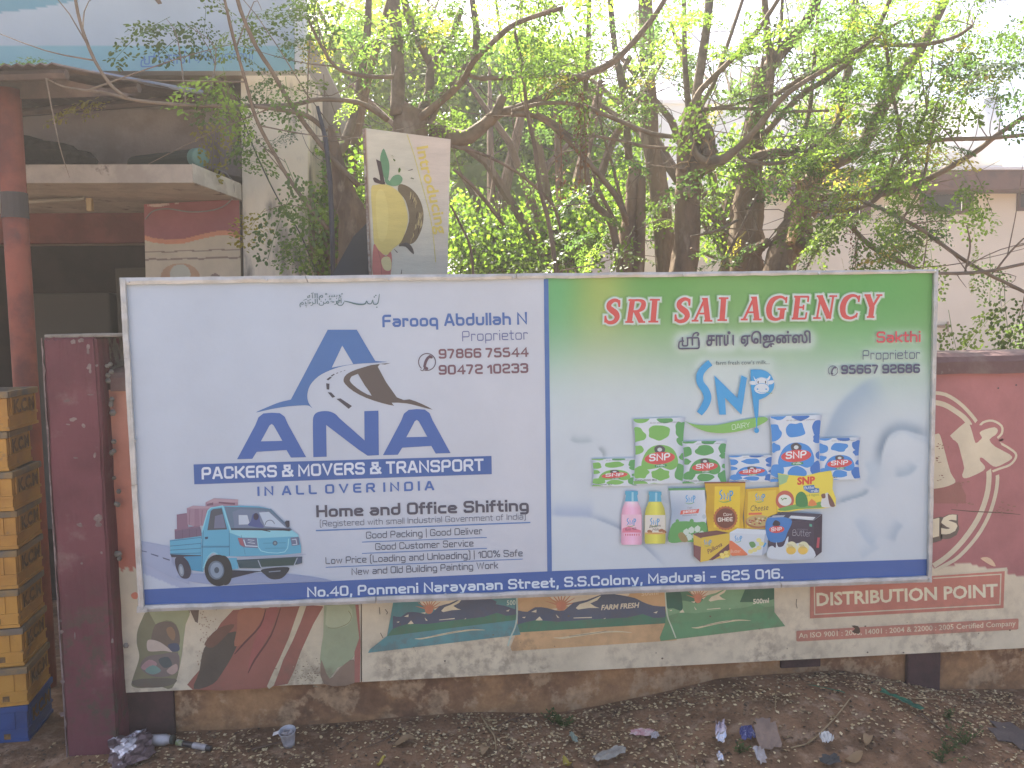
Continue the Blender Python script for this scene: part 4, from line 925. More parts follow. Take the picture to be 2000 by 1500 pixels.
# dry leaf litter: thousands of small curled leaves
def litter(n, name, cols, smin, smax, dens, ymin=-1.1, ymax=.12, label=None, cat=None):
    V = []; C = []; k = 0
    while k < n:
        m = n * 3
        x = nr.uniform(-1.6, 4.9, m); y = ymax - np.abs(nr.normal(0, .42, m)) ** 1.0 * 1.0
        y = np.where(nr.rand(m) < .5, nr.uniform(ymin, ymax, m), y)
        keep = (nr.rand(m) < dens(x, y)) & (y > ymin); x, y = x[keep][:n - k], y[keep][:n - k]; k += len(x)
        s = nr.uniform(smin, smax, len(x)); a = nr.uniform(0, 6.28, len(x)); cu = nr.uniform(-.5, .9, len(x)); tl = nr.normal(0, .35, (len(x), 2))
        for dx, dy, dz in ((-1, 0, 0), (-.15, -.72, 1), (1, 0, .35), (-.05, .66, .8)):
            ux = dx * s * np.cos(a) - dy * s * np.sin(a); uy = dx * s * np.sin(a) + dy * s * np.cos(a)
            V.append(np.stack([x + ux, y + uy, hgt(x, y) + .003 + np.abs(dz * cu * s * .5) + ux * tl[:, 0] * .5 + uy * tl[:, 1] * .5 + s * .25], 1))
        c = np.array(cols)[nr.randint(0, len(cols), len(x))] * nr.uniform(.7, 1.15, (len(x), 1)); C.append(c)
    # regroup
    verts = []; colr = []; per = 4
    for b in range(len(C)):
        q = np.stack(V[b * 4:b * 4 + 4], 1); verts.append(q.reshape(-1, 3)); colr.append(np.repeat(C[b], 4, 0))
    verts = np.concatenate(verts); colr = np.concatenate(colr); f = np.arange(len(verts)).reshape(-1, 4)
    o = mesh_obj(name, verts, f, M_leafdry, None, colr); prop(o, label, cat, kind="stuff"); return o
M_leafdry = material("dry_leaf", (1, 1, 1), vcol=True, rough=0.8, spec=.15, transl=.15)
def dens(x, y):
    d = 0.45 + .55 * np.clip((x + .3) / 1.2, 0, 1)
    d = d * (.25 + .75 * (np.sin(x * 7 + np.sin(y * 9) * 1.5) * np.sin(y * 11 + x * 3) > -.25))
    bare = np.exp(-((x - 2.55) / .5) ** 2 - ((y + .45) / .28) ** 2) + .8 * np.exp(-((x - 1.05) / .2) ** 2 - ((y + .55) / .2) ** 2) + np.exp(-((x - 3.6) / .25) ** 2 - ((y + .75) / .2) ** 2)
    d = d * np.clip(1 - bare * .93, .04, 1)
    d = d * np.where(x < -.15, .25, 1)
    return d
litter(14500, "leaf_litter", [(.64, .53, .31), (.54, .42, .24), (.72, .61, .38), (.42, .32, .20), (.36, .25, .15), (.24, .17, .11)], .0035, .0098, dens, label="small pale dry leaves scattered over the soil below the posters", cat="dry leaves")
litter(4500, "soil_crumbs", [(.12, .085, .06), (.17, .12, .085), (.08, .06, .045)], .004, .009, lambda x, y: np.full(x.shape, .8), label="crumbs of dark soil and bark on the ground by the wall", cat="debris")

# ================================================================ COMPOUND WALL
capR = P(1900, 708, .19); capL = P(228, 746, .10)
CZ = float((capR[2] + capL[2]) / 2)
M_wall = material("limewashed_wall", (0.46, 0.27, 0.135), (0.27, 0.155, 0.09), scale=3.2, rough=0.93, bump=.8, bscale=24, c3=(0.50, 0.34, 0.20), scale3=7.0, lo3=.50, hi3=.60, spec=.1, mottle=.3, mscale=28,
                  dirt=(-.1, .55, (0.10, 0.07, 0.052), .8))
M_maroon = material("maroon_paint", (0.165, 0.062, 0.074), (0.125, 0.048, 0.058), scale=3.0, rough=0.8, bump=.35, bscale=24, c3=(0.27, 0.20, 0.18), scale3=5.0, lo3=.56, hi3=.80, spec=.2,
                    dirt=(0.0, .95, (0.095, 0.074, 0.06), 2.4))
M_pil = material("faded_maroon_pilaster", (0.10, 0.058, 0.055), (0.075, 0.048, 0.045), scale=9, rough=.9, bump=.6, bscale=40, dirt=(-.05, .4, (.05, .04, .035), .8))
wall = empty("compound_wall", (1.5, YW, 0), "long low ochre compound wall with a maroon rounded coping, behind the signboard", "wall")
mb = MB(); mb.box((-.02, YW, -.3), (6.5, YW + .16, CZ)); mb.obj("wall_face", M_wall, wall)
mb = MB(); r_ = .049
pr = [(-.02, .035), (-.052, .035), (-.06, .02), (-.06, -.012)]
pts = [(-.062, -.036), (-.062, .012), (-.05, .034), (-.02, .047), (.08, .052), (.15, .047), (.19, .03), (.20, .0), (.20, -.036)]
v = []; f = []; nseg = 40
x0c = float(capL[0]) - .015
for i in range(nseg + 1):
    x = x0c + (6.5 - x0c) * i / nseg
    for a, b in pts: v.append((x, YW + a + rng.uniform(-.002, .002), CZ + b + rng.uniform(-.0025, .0025)))
k = len(pts)
for i in range(nseg):
    for j in range(k): f.append((i * k + j, i * k + (j + 1) % k, (i + 1) * k + (j + 1) % k, (i + 1) * k + j))
f.append(tuple(range(k))[::-1]); f.append(tuple(nseg * k + j for j in range(k)))
M_cap = material("coping_maroon", (0.14, 0.085, 0.08), (0.19, 0.14, 0.12), scale=6, rough=.7, bump=.5, bscale=30, c3=(.30, .27, .22), scale3=9, lo3=.62, hi3=.72)
mb.add(v, f); mb.obj("coping", M_cap, wall, smooth=False)
def pilaster(xa, xb):
    a = P(xa, 1380, YW)[0]; b = P(xb, 1380, YW)[0]; m = MB(); m.box((a, YW - .022, -.3), (b, YW - .0005, CZ - .04), bev=.006); m.obj("pilaster", M_pil, wall)
pilaster(1765, 1829); pilaster(236, 343)
mb = MB(); a = P(1525, 1300, YW - .01); b = P(1602, 1300, YW - .01)
mb.box((a[0], YW - .012, P(1560, 1301, YW)[2]), (b[0], YW - .0004, P(1560, 1275, YW)[2])); mb.obj("pilaster", M_pil, wall)

# gate pillar at the left end
pil = empty("gate_pillar", (P(150, 1440, .03)[0], .1, 0), "chipped maroon masonry pillar left of the signboard", "pillar")
xa, xb = float(P(84, 700, .02)[0]), float(P(206, 1000, .02)[0]); zt = float(P(150, 659, .02)[2])
bm = bmesh.new(); bmesh.ops.create_cube(bm, size=1)
for q in bm.verts: q.co = Vector((((xa + xb) / 2) + q.co.x * (xb - xa), .20 + q.co.y * .36, (zt - .3) / 2 + q.co.z * (zt + .3)))
bmesh.ops.subdivide_edges(bm, edges=bm.edges[:], cuts=20, use_grid_fill=True)
ed = [e for e in bm.edges if len(e.link_faces) == 2 and e.calc_face_angle() > 1]
bmesh.ops.bevel(bm, geom=ed, offset=.008, segments=2, affect='EDGES')
for q in bm.verts:
    edge = min(abs(q.co.x - xa), abs(q.co.x - xb), abs(q.co.z - zt))
    a_ = .003 if edge < .015 else .001
    q.co += Vector((rng.uniform(-a_, a_), rng.uniform(-a_, a_) * .6, rng.uniform(-a_, a_)))
bm.verts.index_update()
vv = [q.co[:] for q in bm.verts]; ff = [[q.index for q in f_.verts] for f_ in bm.faces]; bm.free()
mesh_obj("pillar_shaft", vv, ff, M_maroon, pil)
M_bare = material("bare_plaster", (.25, .20, .19), (.16, .115, .11), scale=20, rough=.95, bump=.8, bscale=50)
# worn pale edge and flaked spots where the paint is gone (thin, real flakes)
mb = MB(); z = -.05
v = []; f = []; n = 70
for i in range(n + 1):
    z = .02 + (zt - .02) * i / n; wdt = .003 + rng.uniform(-.003, .003) + (.002 if i % 9 < 3 else 0)
    v += [(xa - .0035, .035, z), (xa - .0015, .0165, z), (xa + max(.002, wdt), .0165, z)]
for i in range(n): f += [(i * 3, i * 3 + 1, i * 3 + 4, i * 3 + 3), (i * 3 + 1, i * 3 + 2, i * 3 + 5, i * 3 + 4)]
mb.add(v, f); mb.obj("worn_edge", M_bare, pil)
mb = MB()
spots = [(172, 676, 5, 7), (172, 686, 3, 9), (174, 716, 6, 8), (176, 725, 3, 6), (189, 714, 3, 3), (176, 771, 8, 2), (142, 819, 10, 5), (163, 832, 5, 5), (185, 889, 4, 6), (133, 829, 5, 2), (130, 783, 8, 3), (147, 894, 6, 2), (156, 1025, 7, 5), (190, 1012, 10, 8), (192, 1024, 7, 6), (118, 1213, 4, 3), (146, 1241, 2, 9), (121, 1234, 4, 5), (219, 1252, 3, 6), (122, 1332, 6, 4), (121, 1395, 6, 5), (158, 665, 8, 5), (143, 668, 6, 5), (198, 1080, 3, 3), (160, 1100, 3, 3)]
for a, b, w_, h_ in spots:
    pp = []
    for k_ in range(9):
        an = k_ * .698; rr = rng.uniform(.55, 1.1); pp.append(P(a + w_ * rr * math.cos(an), b + h_ * rr * math.sin(an), .0175))
    mb.add(pp, [tuple(range(9))[::-1]])
mb.obj("bare_patches", M_bare, pil)
M_capst = material("cement_top", (.26, .25, .22), (.17, .16, .14), scale=10, rough=.95, bump=.7, bscale=40)
mb = MB(); mb.box((xa + .004, .028, zt), (xb + .10, .37, zt + .012), bev=.004); mb.obj("pillar_top", M_capst, pil)
M_grey = material("stained_plaster", (.17, .145, .13), (.26, .23, .19), scale=9, rough=.95, bump=.9, bscale=30, c3=(.10, .05, .052), scale3=5, lo3=.5, hi3=.56)
mb = MB(); mb.box((xb + .0005, .127, -.3), (float(P(234, 1380, YW)[0]), .36, zt - .004), bev=.004); mb.obj("pillar_side", M_grey, pil)
# rough mortar lumps along the joint
mb = MB()
for k_ in range(20):
    yy = rng.choice([rng.uniform(660, 830), rng.uniform(700, 960), rng.uniform(960, 1330)]); c = P(204 + (yy - 700) * .056 + rng.uniform(-5, 7), yy, .05)
    mb.lathe(c + np.array([0, .03, 0]), [(.0001, -.013), (rng.uniform(.003, .008), -.010), (rng.uniform(.008, .014), 0)], 6, axis=(rng.uniform(-.2, .2), 1, rng.uniform(-.2, .2)))
mb.obj("mortar_lumps", M_capst, pil)

# ================================================================ OLD POSTER SHEETS ON THE WALL
M_poster = material("weathered_print", (1, 1, 1), vcol=True, rough=.62, spec=.3, bump=.15, bscale=30, dirt=(.12, .66, (.20, .15, .11), 1.0), mottle=.2, mscale=6)
M_poster.node_tree.nodes["Principled BSDF"].inputs["Roughness"].default_value = .6
M_sheet = material("tin_sheet_back", (.22, .20, .17), rough=.6, metal=.3)
YP = .107
def board(name, corners, label, colr, nx, ny, fn=None, warp=.0025):
    root = empty(name, P(*corners[3], YP), label, "poster")
    x, y, f = quad_grid(corners, nx, ny)
    c = np.tile(np.array(colr, float), (len(x), 1))
    if fn: c = fn(x, y, c)
    w_ = P_arr(x, y, np.full(len(x), YP)); w_[:, 1] += warp * np.sin(w_[:, 0] * 3.1) * np.sin(w_[:, 2] * 5 + 1) * 0
    b = w_ + np.array([0, .0035, 0]); fr = mesh_obj("printed_face", w_, f, M_poster, root, albp(c))
    q = MB(); cc = [P(*k, YP) for k in corners]; q.hexa([cc[3] + np.array([0, .002, 0]), cc[2] + np.array([0, .002, 0]), cc[1] + np.array([0, .002, 0]), cc[0] + np.array([0, .002, 0])], [p + np.array([0, .016, 0]) for p in (cc[3], cc[2], cc[1], cc[0])])
    q.obj("sheet", M_sheet, root); return root, fr
def fB(x, y, c):
    lowx = [700, 1780, 1825, 1887, 1913, 1933, 1966, 1968, 2040]; lowy = [1000, 1040, 1112, 1098, 1107, 1110, 1111, 1122, 1131]
    m = y < np.interp(x, lowx, lowy)
    c = np.where(m[:, None], np.array([139, 88, 90.0]), c)
    return c
pB, fBo = board("poster", [(705, 738), (2060, 724), (2060, 1262.5), (707, 1332)], "cream and red dairy poster with DISTRIBUTION POINT, right of the signboard on the wall", (174, 164, 143), 330, 130, fB)
pa = Art(YP - .0006, albp, 2e-5)
RD = (139, 88, 90); CR = (168, 160, 140)
pa.T = lambda x, y: (1700 + x / 3, 650 + y / 3)
pa.line([(360, 350), (440, 362), (520, 410), (590, 480), (640, 550), (690, 650), (730, 770), (745, 850), (730, 960), (690, 1080), (620, 1200), (520, 1310), (440, 1360), (375, 1395)], 21, CR, sm=3)
pa.line([(360, 405), (430, 420), (500, 460), (570, 520), (640, 650), (685, 770), (695, 850), (680, 960), (630, 1090), (540, 1220), (450, 1310), (370, 1365)], 30, CR, sm=3)
pa.blob([(368, 600), (420, 585), (500, 830), (500, 900), (380, 930), (366, 800)], RD, 2)
pa.line([(590, 560), (625, 562), (660, 525), (715, 515), (768, 545), (770, 590), (740, 630), (800, 668), (850, 705), (848, 740), (815, 775), (760, 795), (715, 812)], 60, RD, sm=3)
pa.line([(600, 548), (632, 556), (660, 525), (715, 515), (768, 545), (770, 590), (740, 630), (800, 668), (850, 705), (848, 740), (815, 775), (760, 795), (715, 812)], 13, CR, sm=3)
pa.blob([(440, 620), (500, 540), (600, 540), (700, 560), (780, 700), (700, 800), (560, 880), (520, 860)], RD, 3)
pa.poly(smooth([(368, 600), (400, 590), (415, 620), (440, 710), (470, 820), (497, 862), (488, 885), (430, 905), (370, 915)], 2), CR)
pa.T = lambda x, y: (1700 + x * .5535, 645 + y * .5535)
pa.poly(smooth([(281, 372), (296, 358), (334, 326), (348, 329), (360, 362), (371, 398), (386, 388), (394, 378), (385, 362), (402, 351), (438, 342), (450, 354), (441, 370), (420, 386), (441, 411), (492, 438), (499, 453), (474, 469), (444, 482), (424, 474), (398, 452), (387, 450), (388, 462), (404, 480), (398, 496), (352, 518), (330, 522), (324, 509), (331, 486), (320, 440), (309, 400), (292, 386)], 2), CR)
pa.T = lambda x, y: (1700 + x / 3, 650 + y / 3)
pa.poly([(366, 915), (440, 905), (520, 870), (560, 950), (560, 1000), (366, 1000)], (126, 84, 78))
nocrop()
pa.T = lambda x, y: (x, y)
pa.ftext("us", 1796, 1059, 1872, 1040, 50, (92, 84, 76), bold=.07, slant=.12, multi=1.6, up=(-.2, -1))
pa.ftext("us", 1797, 1054, 1869, 1036, 48, (184, 174, 150), bold=.02, slant=.12, multi=.8, up=(-.2, -1))
pa.line([(1858, 995), (1900, 999), (1950, 1001), (1993, 1005)], [1, 2, 2, 1], (84, 68, 62), sm=2)
for k in range(60):
    cx, cy = rng.choice([(1868, 978), (1890, 983), (1972, 990), (1950, 1000), (1836, 930), (1830, 900), (1840, 870), (1885, 940)])
    pa.ell(cx + rng.gauss(0, 9), cy + rng.gauss(0, 5), rng.uniform(.7, 3.2), rng.uniform(.5, 1.6), (120, 88, 76), rng.uniform(-20, 20), n=6)
pa.blob([(1915, 1090), (1922, 1096), (1935, 1104), (1945, 1106), (1938, 1094), (1928, 1088)], (176, 150, 124), 2)
pa.T = lambda x, y: (1500 + x * .25, 1050 + y * .25)
pa.poly([(1250, 305), (1720, 250), (1868, 233), (1870, 262), (1250, 320)], CR)
pa.poly([(330, 350), (1290, 300), (1850, 262), (1840, 550), (328, 632)], (158, 98, 84))
pa.line([(362, 340), (365, 600), (1812, 524), (1820, 286), (1290, 318)], 9, CR)
pa.poly([(222, 733), (230, 728), (1950, 632), (1958, 640), (1955, 712), (1945, 718), (232, 812), (222, 805)], (158, 104, 88))
pa.T = lambda x, y: (x, y)
pa.ftext("DISTRIBUTION POINT", 1595, 1183, 1949, 1165, 25.5, (186, 176, 152), bold=.028, up=(-.02, -1))
pa.ftext("An ISO 9001 : 2008, 14001 : 2004 & 22000 : 2005 Certified Company", 1560, 1246.5, 1984, 1222, 10.5, (182, 170, 146), bold=.012, up=(-.02, -1))
pa.blob([(1663, 1222), (1676, 1223), (1680, 1233), (1676, 1238), (1664, 1234), (1670, 1228)], (70, 58, 48), 2)
# milk pouches printed along the foot of the poster
def farm(T, sky, low, tag, farmtext=False, night=(74, 82, 100), field=(66, 108, 88)):
    pa.T = T
    pa.poly(smooth([(40, 140), (1000, 105), (1002, 330), (1075, 435), (0, 505), (-10, 480), (30, 380)], 1), sky if not low else low)
    pa.poly([(40, 140), (998, 105), (1000, 325), (30, 385)], sky)
    pa.blob([(240, 138), (340, 200), (440, 235), (700, 180), (770, 112), (600, 118)], (180, 168, 146), 2)
    for k in range(9):
        a = rad(200 + k * 18); pa.line([(320 + 30 * math.cos(a), 212 + 30 * math.sin(a)), (320 + 110 * math.cos(a), 212 + 95 * math.sin(a))], [12, 2], (164, 112, 84))
    pa.ell(320, 212, 32, 30, (172, 110, 84))
    pa.poly(smooth([(38, 240), (100, 250), (150, 220), (230, 225), (280, 240), (340, 240), (400, 190), (480, 175), (560, 145), (620, 130), (700, 140), (800, 160), (850, 185), (920, 210), (998, 215)], 2) + [(1000, 300), (36, 345)], night)
    pa.poly(smooth([(415, 225), (440, 200), (490, 185), (580, 145), (555, 175), (510, 195), (540, 215), (570, 225), (500, 225), (430, 235)], 1), (184, 174, 150))
    for q in ([(125, 250), (160, 235), (158, 255)], [(255, 230), (295, 228), (290, 240)], [(150, 308), (180, 280), (200, 305)], [(285, 265), (310, 290), (295, 288)], [(65, 285), (90, 282), (80, 292)], [(400, 288), (520, 283), (520, 290), (400, 292)], [(585, 300), (610, 288), (605, 300)], [(920, 255), (950, 245), (940, 260)], [(515, 300), (530, 298), (525, 308)]): pa.poly(q, (184, 174, 150))
    pa.poly(smooth([(34, 335), (150, 305), (300, 315), (500, 300), (750, 288), (850, 265), (920, 290), (1000, 285)], 2) + [(1000, 325), (30, 385)], field)
    pa.line([(270, 418), (330, 420), (420, 405), (560, 385), (680, 378), (780, 385)], [2, 12, 14, 14, 10, 2], (176, 164, 132), sm=3)
    pa.line([(370, 408), (500, 394), (615, 374)], 3, (110, 104, 92), sm=2)
OR = (170, 138, 98)
Tb = lambda x, y: (1000 + x * .3, 1120 + y * .3)
farm(Tb, OR, OR, None)
pa.T = lambda x, y: (x, y)
pa.ftext("FARM FRESH", 1174, 1191.5, 1247, 1186.5, 10, (184, 174, 154), bold=.03, slant=.15, up=(-.02, -1))
pa.ftext("500ml", 1253, 1164, 1286, 1161, 9, (184, 164, 130), bold=.02, up=(-.02, -1))
def Tg(x, y):
    t = (x - 40) / 960.0; return (1302 + t * 210 + (y > 330) * (y - 330) * .05 * (1 if t > .5 else -.35), 1153 - t * 9 + (y - 140) * .27)
farm(Tg, (72, 112, 88), (84, 128, 92), None, night=(104, 140, 104), field=(88, 128, 92))
pa.T = lambda x, y: (x, y)
pa.poly([(1457, 1147), (1512, 1144), (1512, 1170), (1490, 1176), (1445, 1176)], (56, 92, 74)); pa.blob([(1302, 1153), (1326, 1154), (1332, 1170), (1332, 1192), (1315, 1188), (1302, 1186)], (54, 90, 76), 3)
pa.ftext("500ml", 1471, 1179.5, 1502, 1177, 9.5, (180, 184, 164), bold=.03, up=(-.02, -1))
def Tt(x, y):
    t = (x - 40) / 960.0; return (768 + t * 240 - (max(0, y - 345)) * .24 * (1 - t) - max(0, y - 345) * .12 * t, 1176 - t * 15 + (y - 140) * .27)
farm(Tt, (70, 118, 122), (74, 122, 128), None)
pa.T = lambda x, y: (x, y)
pa.poly([(975, 1165), (1008, 1163), (1006, 1190), (985, 1183), (968, 1180)], (76, 122, 126)); pa.line([(1009, 1163), (1010, 1200), (1006, 1225), (997, 1245), (992, 1262)], 3, (150, 168, 160), sm=3); pa.line([(1299, 1152), (1303, 1200), (1312, 1225), (1320, 1246)], 2.5, (160, 172, 154), sm=3)
pa.ftext("500", 990, 1182, 1007, 1181, 9.5, (170, 180, 168), bold=.015, up=(-.02, -1))
pa.line([(1500, 1000), (1500, 1001)], .5, RD)
for k in range(26): pa.ell(rng.uniform(720, 1990), rng.uniform(1200, 1310), rng.uniform(.6, 2.4), rng.uniform(.6, 2), (96, 84, 70), n=6)
for q in ([(1556, 1170), (1555, 1180), (1557, 1188)], [(741, 1186), (742, 1200)], [(752, 1190), (757, 1196), (755, 1200)], [(743, 1236), (748, 1246)]): pa.line(q, 1.2, (84, 76, 66))
pa.out("poster_print", M_poster, fBo)

# left poster: salmon top, vegetables below
def fA(x, y, c):
    m = y < 1112 + 4 * np.sin(x * .4)
    c = np.where(m[:, None], np.array([164, 112, 96.0]) + (np.array([158, 92, 78.0]) - np.array([164, 112, 96.0])) * np.clip((y[:, None] - 760) / 350, 0, 1), c)
    return c
pA, fAo = board("poster", [(206.5, 762), (704, 745), (705, 1332), (246, 1353)], "faded salmon and cream vegetable poster behind the signboard, lower left", (170, 162, 144), 120, 140, fA)
q = MB(); pts2 = smooth([(240, 1262), (233, 1272), (229.5, 1290), (231, 1306), (238, 1320), (248, 1331)], 3); v = [P(a, b, YP + .001) for a, b in pts2]; q.add(v, [tuple(range(len(v)))], albp((176, 170, 152)))
q.obj("sheet_bulge", M_poster, pA, cols=True)
va = Art(YP - .0006, albp, 2e-5); va.T = lambda x, y: (230 + x * .265, 1140 + y * .265)
va.blob([(98, 80), (130, 62), (150, 80), (140, 112), (110, 108)], (176, 106, 84))
va.blob([(225, 200), (180, 260), (145, 350), (140, 440), (158, 520), (150, 580), (110, 700), (105, 755), (180, 770), (300, 755), (400, 770), (460, 600), (500, 300), (530, 190), (400, 190)], (106, 106, 84), 3)
va.poly(smooth([(230, 210), (520, 195), (500, 300), (460, 600), (440, 640), (450, 400), (430, 300), (360, 270), (280, 300)], 2), (128, 132, 102))
va.blob([(255, 360), (280, 300), (340, 280), (410, 290), (450, 350), (455, 450), (400, 500), (300, 440), (250, 420)], (98, 88, 80), 3); va.blob([(360, 330), (400, 320), (425, 370), (410, 420), (370, 380)], (124, 100, 78), 3)
va.blob([(215, 430), (240, 412), (310, 430), (380, 480), (400, 505), (340, 495), (260, 500), (220, 490)], (160, 148, 140), 3); va.blob([(370, 450), (440, 440), (455, 490), (400, 500)], (72, 78, 96), 3)
va.blob([(165, 610), (210, 540), (320, 520), (440, 510), (455, 600), (430, 660), (320, 690), (220, 670)], (104, 96, 94), 3); va.blob([(170, 620), (230, 560), (290, 590), (240, 640)], (140, 112, 116), 3); va.blob([(200, 640), (260, 600), (320, 640), (260, 670)], (96, 124, 120), 3); va.blob([(300, 560), (370, 540), (400, 600), (340, 620)], (74, 82, 84), 3); va.blob([(360, 640), (430, 590), (440, 640), (400, 670)], (148, 128, 122), 3)
va.blob([(105, 720), (200, 700), (420, 700), (410, 740), (300, 765), (140, 760)], (92, 88, 80), 3)
va.poly([(530, 190), (600, 185), (590, 290), (570, 280)], (92, 80, 72))
for k in range(70):
    a = rng.uniform(0, 1); b = rng.uniform(0, 1); va.ell(600 + a * 150 + b * -20, 210 + b * 400 - a * 30, 5, 5, (140, 120, 100), n=6)
va.poly(smooth([(850, 195), (1100, 180), (1510, 165), (1440, 300), (1380, 500), (1250, 740), (550, 780), (600, 640), (640, 560), (630, 490), (680, 420), (760, 290)], 3), (126, 80, 70))
va.blob([(640, 470), (760, 380), (900, 360), (860, 500), (780, 640), (700, 740), (560, 775), (600, 650)], (76, 70, 64), 3); va.blob([(640, 440), (740, 330), (860, 300), (800, 380), (700, 470)], (98, 72, 62), 3)
va.blob([(900, 190), (1080, 185), (1040, 300), (950, 420), (860, 460), (880, 330)], (138, 90, 70), 3); va.blob([(1100, 190), (1180, 180), (1130, 340), (1010, 560), (960, 640), (1000, 440)], (132, 76, 72), 3)
for q_ in ([(1090, 190), (1050, 310), (930, 440), (860, 520)], [(1200, 180), (1130, 380), (1010, 560), (960, 660)]): va.line(q_, [6, 12, 14, 6], (84, 56, 54), sm=3)
va.poly(smooth([(1340, 168), (1390, 165), (1290, 420), (1220, 560), (1150, 750), (1100, 755), (1190, 560), (1260, 400)], 2), (160, 152, 130))
va.poly(smooth([(1520, 160), (1522, 350), (1490, 560), (1530, 740), (1250, 745), (1300, 640), (1350, 500), (1440, 300)], 1), (162, 154, 134))
for k in range(90): va.ell(1400 + rng.gauss(0, 70), 660 + rng.gauss(0, 50), rng.uniform(2, 9), rng.uniform(2, 5), rng.choice([(120, 110, 92), (138, 128, 106), (108, 92, 80)]), n=6)
va.poly(smooth([(1520, 160), (1750, 150), (1780, 300), (1785, 420), (1750, 520), (1690, 590), (1620, 620), (1560, 700), (1510, 690), (1490, 560), (1515, 380)], 2), (124, 134, 108))
va.poly(smooth([(1540, 165), (1700, 158), (1730, 240), (1690, 310), (1580, 330), (1530, 300)], 2), (140, 148, 120)); va.line([(1700, 200), (1722, 240), (1700, 290), (1620, 325), (1550, 325)], 4, (104, 104, 76), sm=3)
va.blob([(1500, 560), (1560, 700), (1640, 620), (1740, 560), (1745, 730), (1520, 740)], (116, 98, 84), 3); va.poly([(1750, 155), (1775, 155), (1790, 430), (1785, 725), (1745, 728), (1745, 500), (1780, 400)], (132, 84, 76))
va.out("poster_print", M_poster, fAo)
nl = MB()
for a, b in ((212.5, 783), (1950, 758), (1985, 752), (1083, 1262), (869, 1291), (1995, 1270)): nl.lathe(P(a, b, YP - .001), [(.0001, -.002), (.003, -.001), (.0035, .001)], 8, axis=(0, 1, 0))
nl.obj("nail_heads", M_dark, pB)

# ================================================================ GLARE VEIL
hz = MB(); hz.box((-25, -15, -1.4), (27, 39, 8.5))  # even haze volume, added to lift the darks as lens glare does
hm = bpy.data.materials.new("glare_veil_air"); hm.use_nodes = True; t = hm.node_tree; t.nodes.remove(t.nodes["Principled BSDF"])
pv = N(t, "ShaderNodeVolumePrincipled"); pv.inputs["Color"].default_value = (.97, .94, .90, 1); pv.inputs["Density"].default_value = VEIL_HAZE; pv.inputs["Anisotropy"].default_value = 0.35
t.links.new(pv.outputs[0], t.nodes["Material Output"].inputs["Volume"])
o = hz.obj("glare_veil", hm); prop(o, kind="stuff")
# ================================================================ SHOP ON THE LEFT
def obox(m, corners_px, Yf, depth):
    """solid whose front face is seen at these pixels on the plane y = Yf"""
    c = [P(a, b, Yf) for a, b in corners_px]; m.hexa(c, [p + np.array([0, depth, 0]) for p in c]); return m
M_cream = material("cream_stained_wall", (.84, .78, .64), (.72, .66, .54), scale=1.5, rough=.95, bump=.5, bscale=14, c3=(.22, .21, .19), scale3=1.6, lo3=.52, hi3=.66, stretch=(2.2, 1.5, .7), spec=.1)
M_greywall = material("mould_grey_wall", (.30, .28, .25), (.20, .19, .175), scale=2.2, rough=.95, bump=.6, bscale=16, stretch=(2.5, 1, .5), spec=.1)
M_loft = material("brown_plaster", (.40, .32, .265), (.30, .235, .195), scale=3, rough=.95, bump=.5, spec=.1)
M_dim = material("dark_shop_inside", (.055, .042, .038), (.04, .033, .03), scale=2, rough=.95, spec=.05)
M_red = material("red_brown_beam", (.20, .065, .055), (.15, .05, .045), scale=5, rough=.8, bump=.3)
M_slab = material("cream_concrete", (.46, .40, .33), (.36, .31, .26), scale=6, rough=.9, bump=.5, bscale=40, c3=(.20, .17, .15), scale3=9, lo3=.6, hi3=.7)
M_slab_lit = material("lit_slab_side", (.66, .64, .58), (.52, .50, .45), scale=9, rough=.9, bump=.4)  # pale copy of the slab concrete for its lit side
shop = empty("shop_building", P(200, 1300, 2.3), "shaded shop with cream column, concrete canopy slab and dark opening, left behind the pillar", "building")
m = MB(); c = [(470, 140), (601, 140), (601, 690), (478, 690)]; obox(m, c, 1.68, .5)
lo = P(478, 690, 1.68); m.box((lo[0] + .0, 1.68, -.2), (P(601, 690, 1.68)[0], 2.18, lo[2] - .001)); m.obj("column", M_cream, shop)
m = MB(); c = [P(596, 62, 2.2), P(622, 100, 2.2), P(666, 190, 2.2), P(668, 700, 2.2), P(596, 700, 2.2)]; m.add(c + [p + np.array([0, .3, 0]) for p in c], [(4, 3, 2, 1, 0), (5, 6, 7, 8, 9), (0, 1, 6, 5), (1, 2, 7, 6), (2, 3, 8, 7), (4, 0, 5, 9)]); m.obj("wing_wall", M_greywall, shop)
m = MB(); x0, x1 = -7.0, float(P(470, 400, 1.7)[0])
m.box((x0, 2.25, float(P(200, 472, 2.25)[2])), (x1, 2.5, float(P(200, 300, 2.25)[2])))      # lintel behind the beam
m.obj("lintel_wall", M_loft, shop)
m = MB(); a = P(-500, 500, 2.2); m.box((x0, 2.17, float(P(150, 474, 2.17)[2])), (float(P(283, 440, 2.17)[0]), 2.245, float(P(150, 414, 2.17)[2]))); m.obj("red_beam", M_red, shop)
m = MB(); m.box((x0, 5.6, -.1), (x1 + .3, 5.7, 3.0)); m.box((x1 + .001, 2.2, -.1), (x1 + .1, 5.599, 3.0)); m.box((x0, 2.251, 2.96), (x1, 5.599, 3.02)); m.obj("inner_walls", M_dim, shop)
m = MB(); m.box((x0, 2.1, -.05), (x1, 5.59, .02)); m.obj("shop_floor", M_dim, shop)
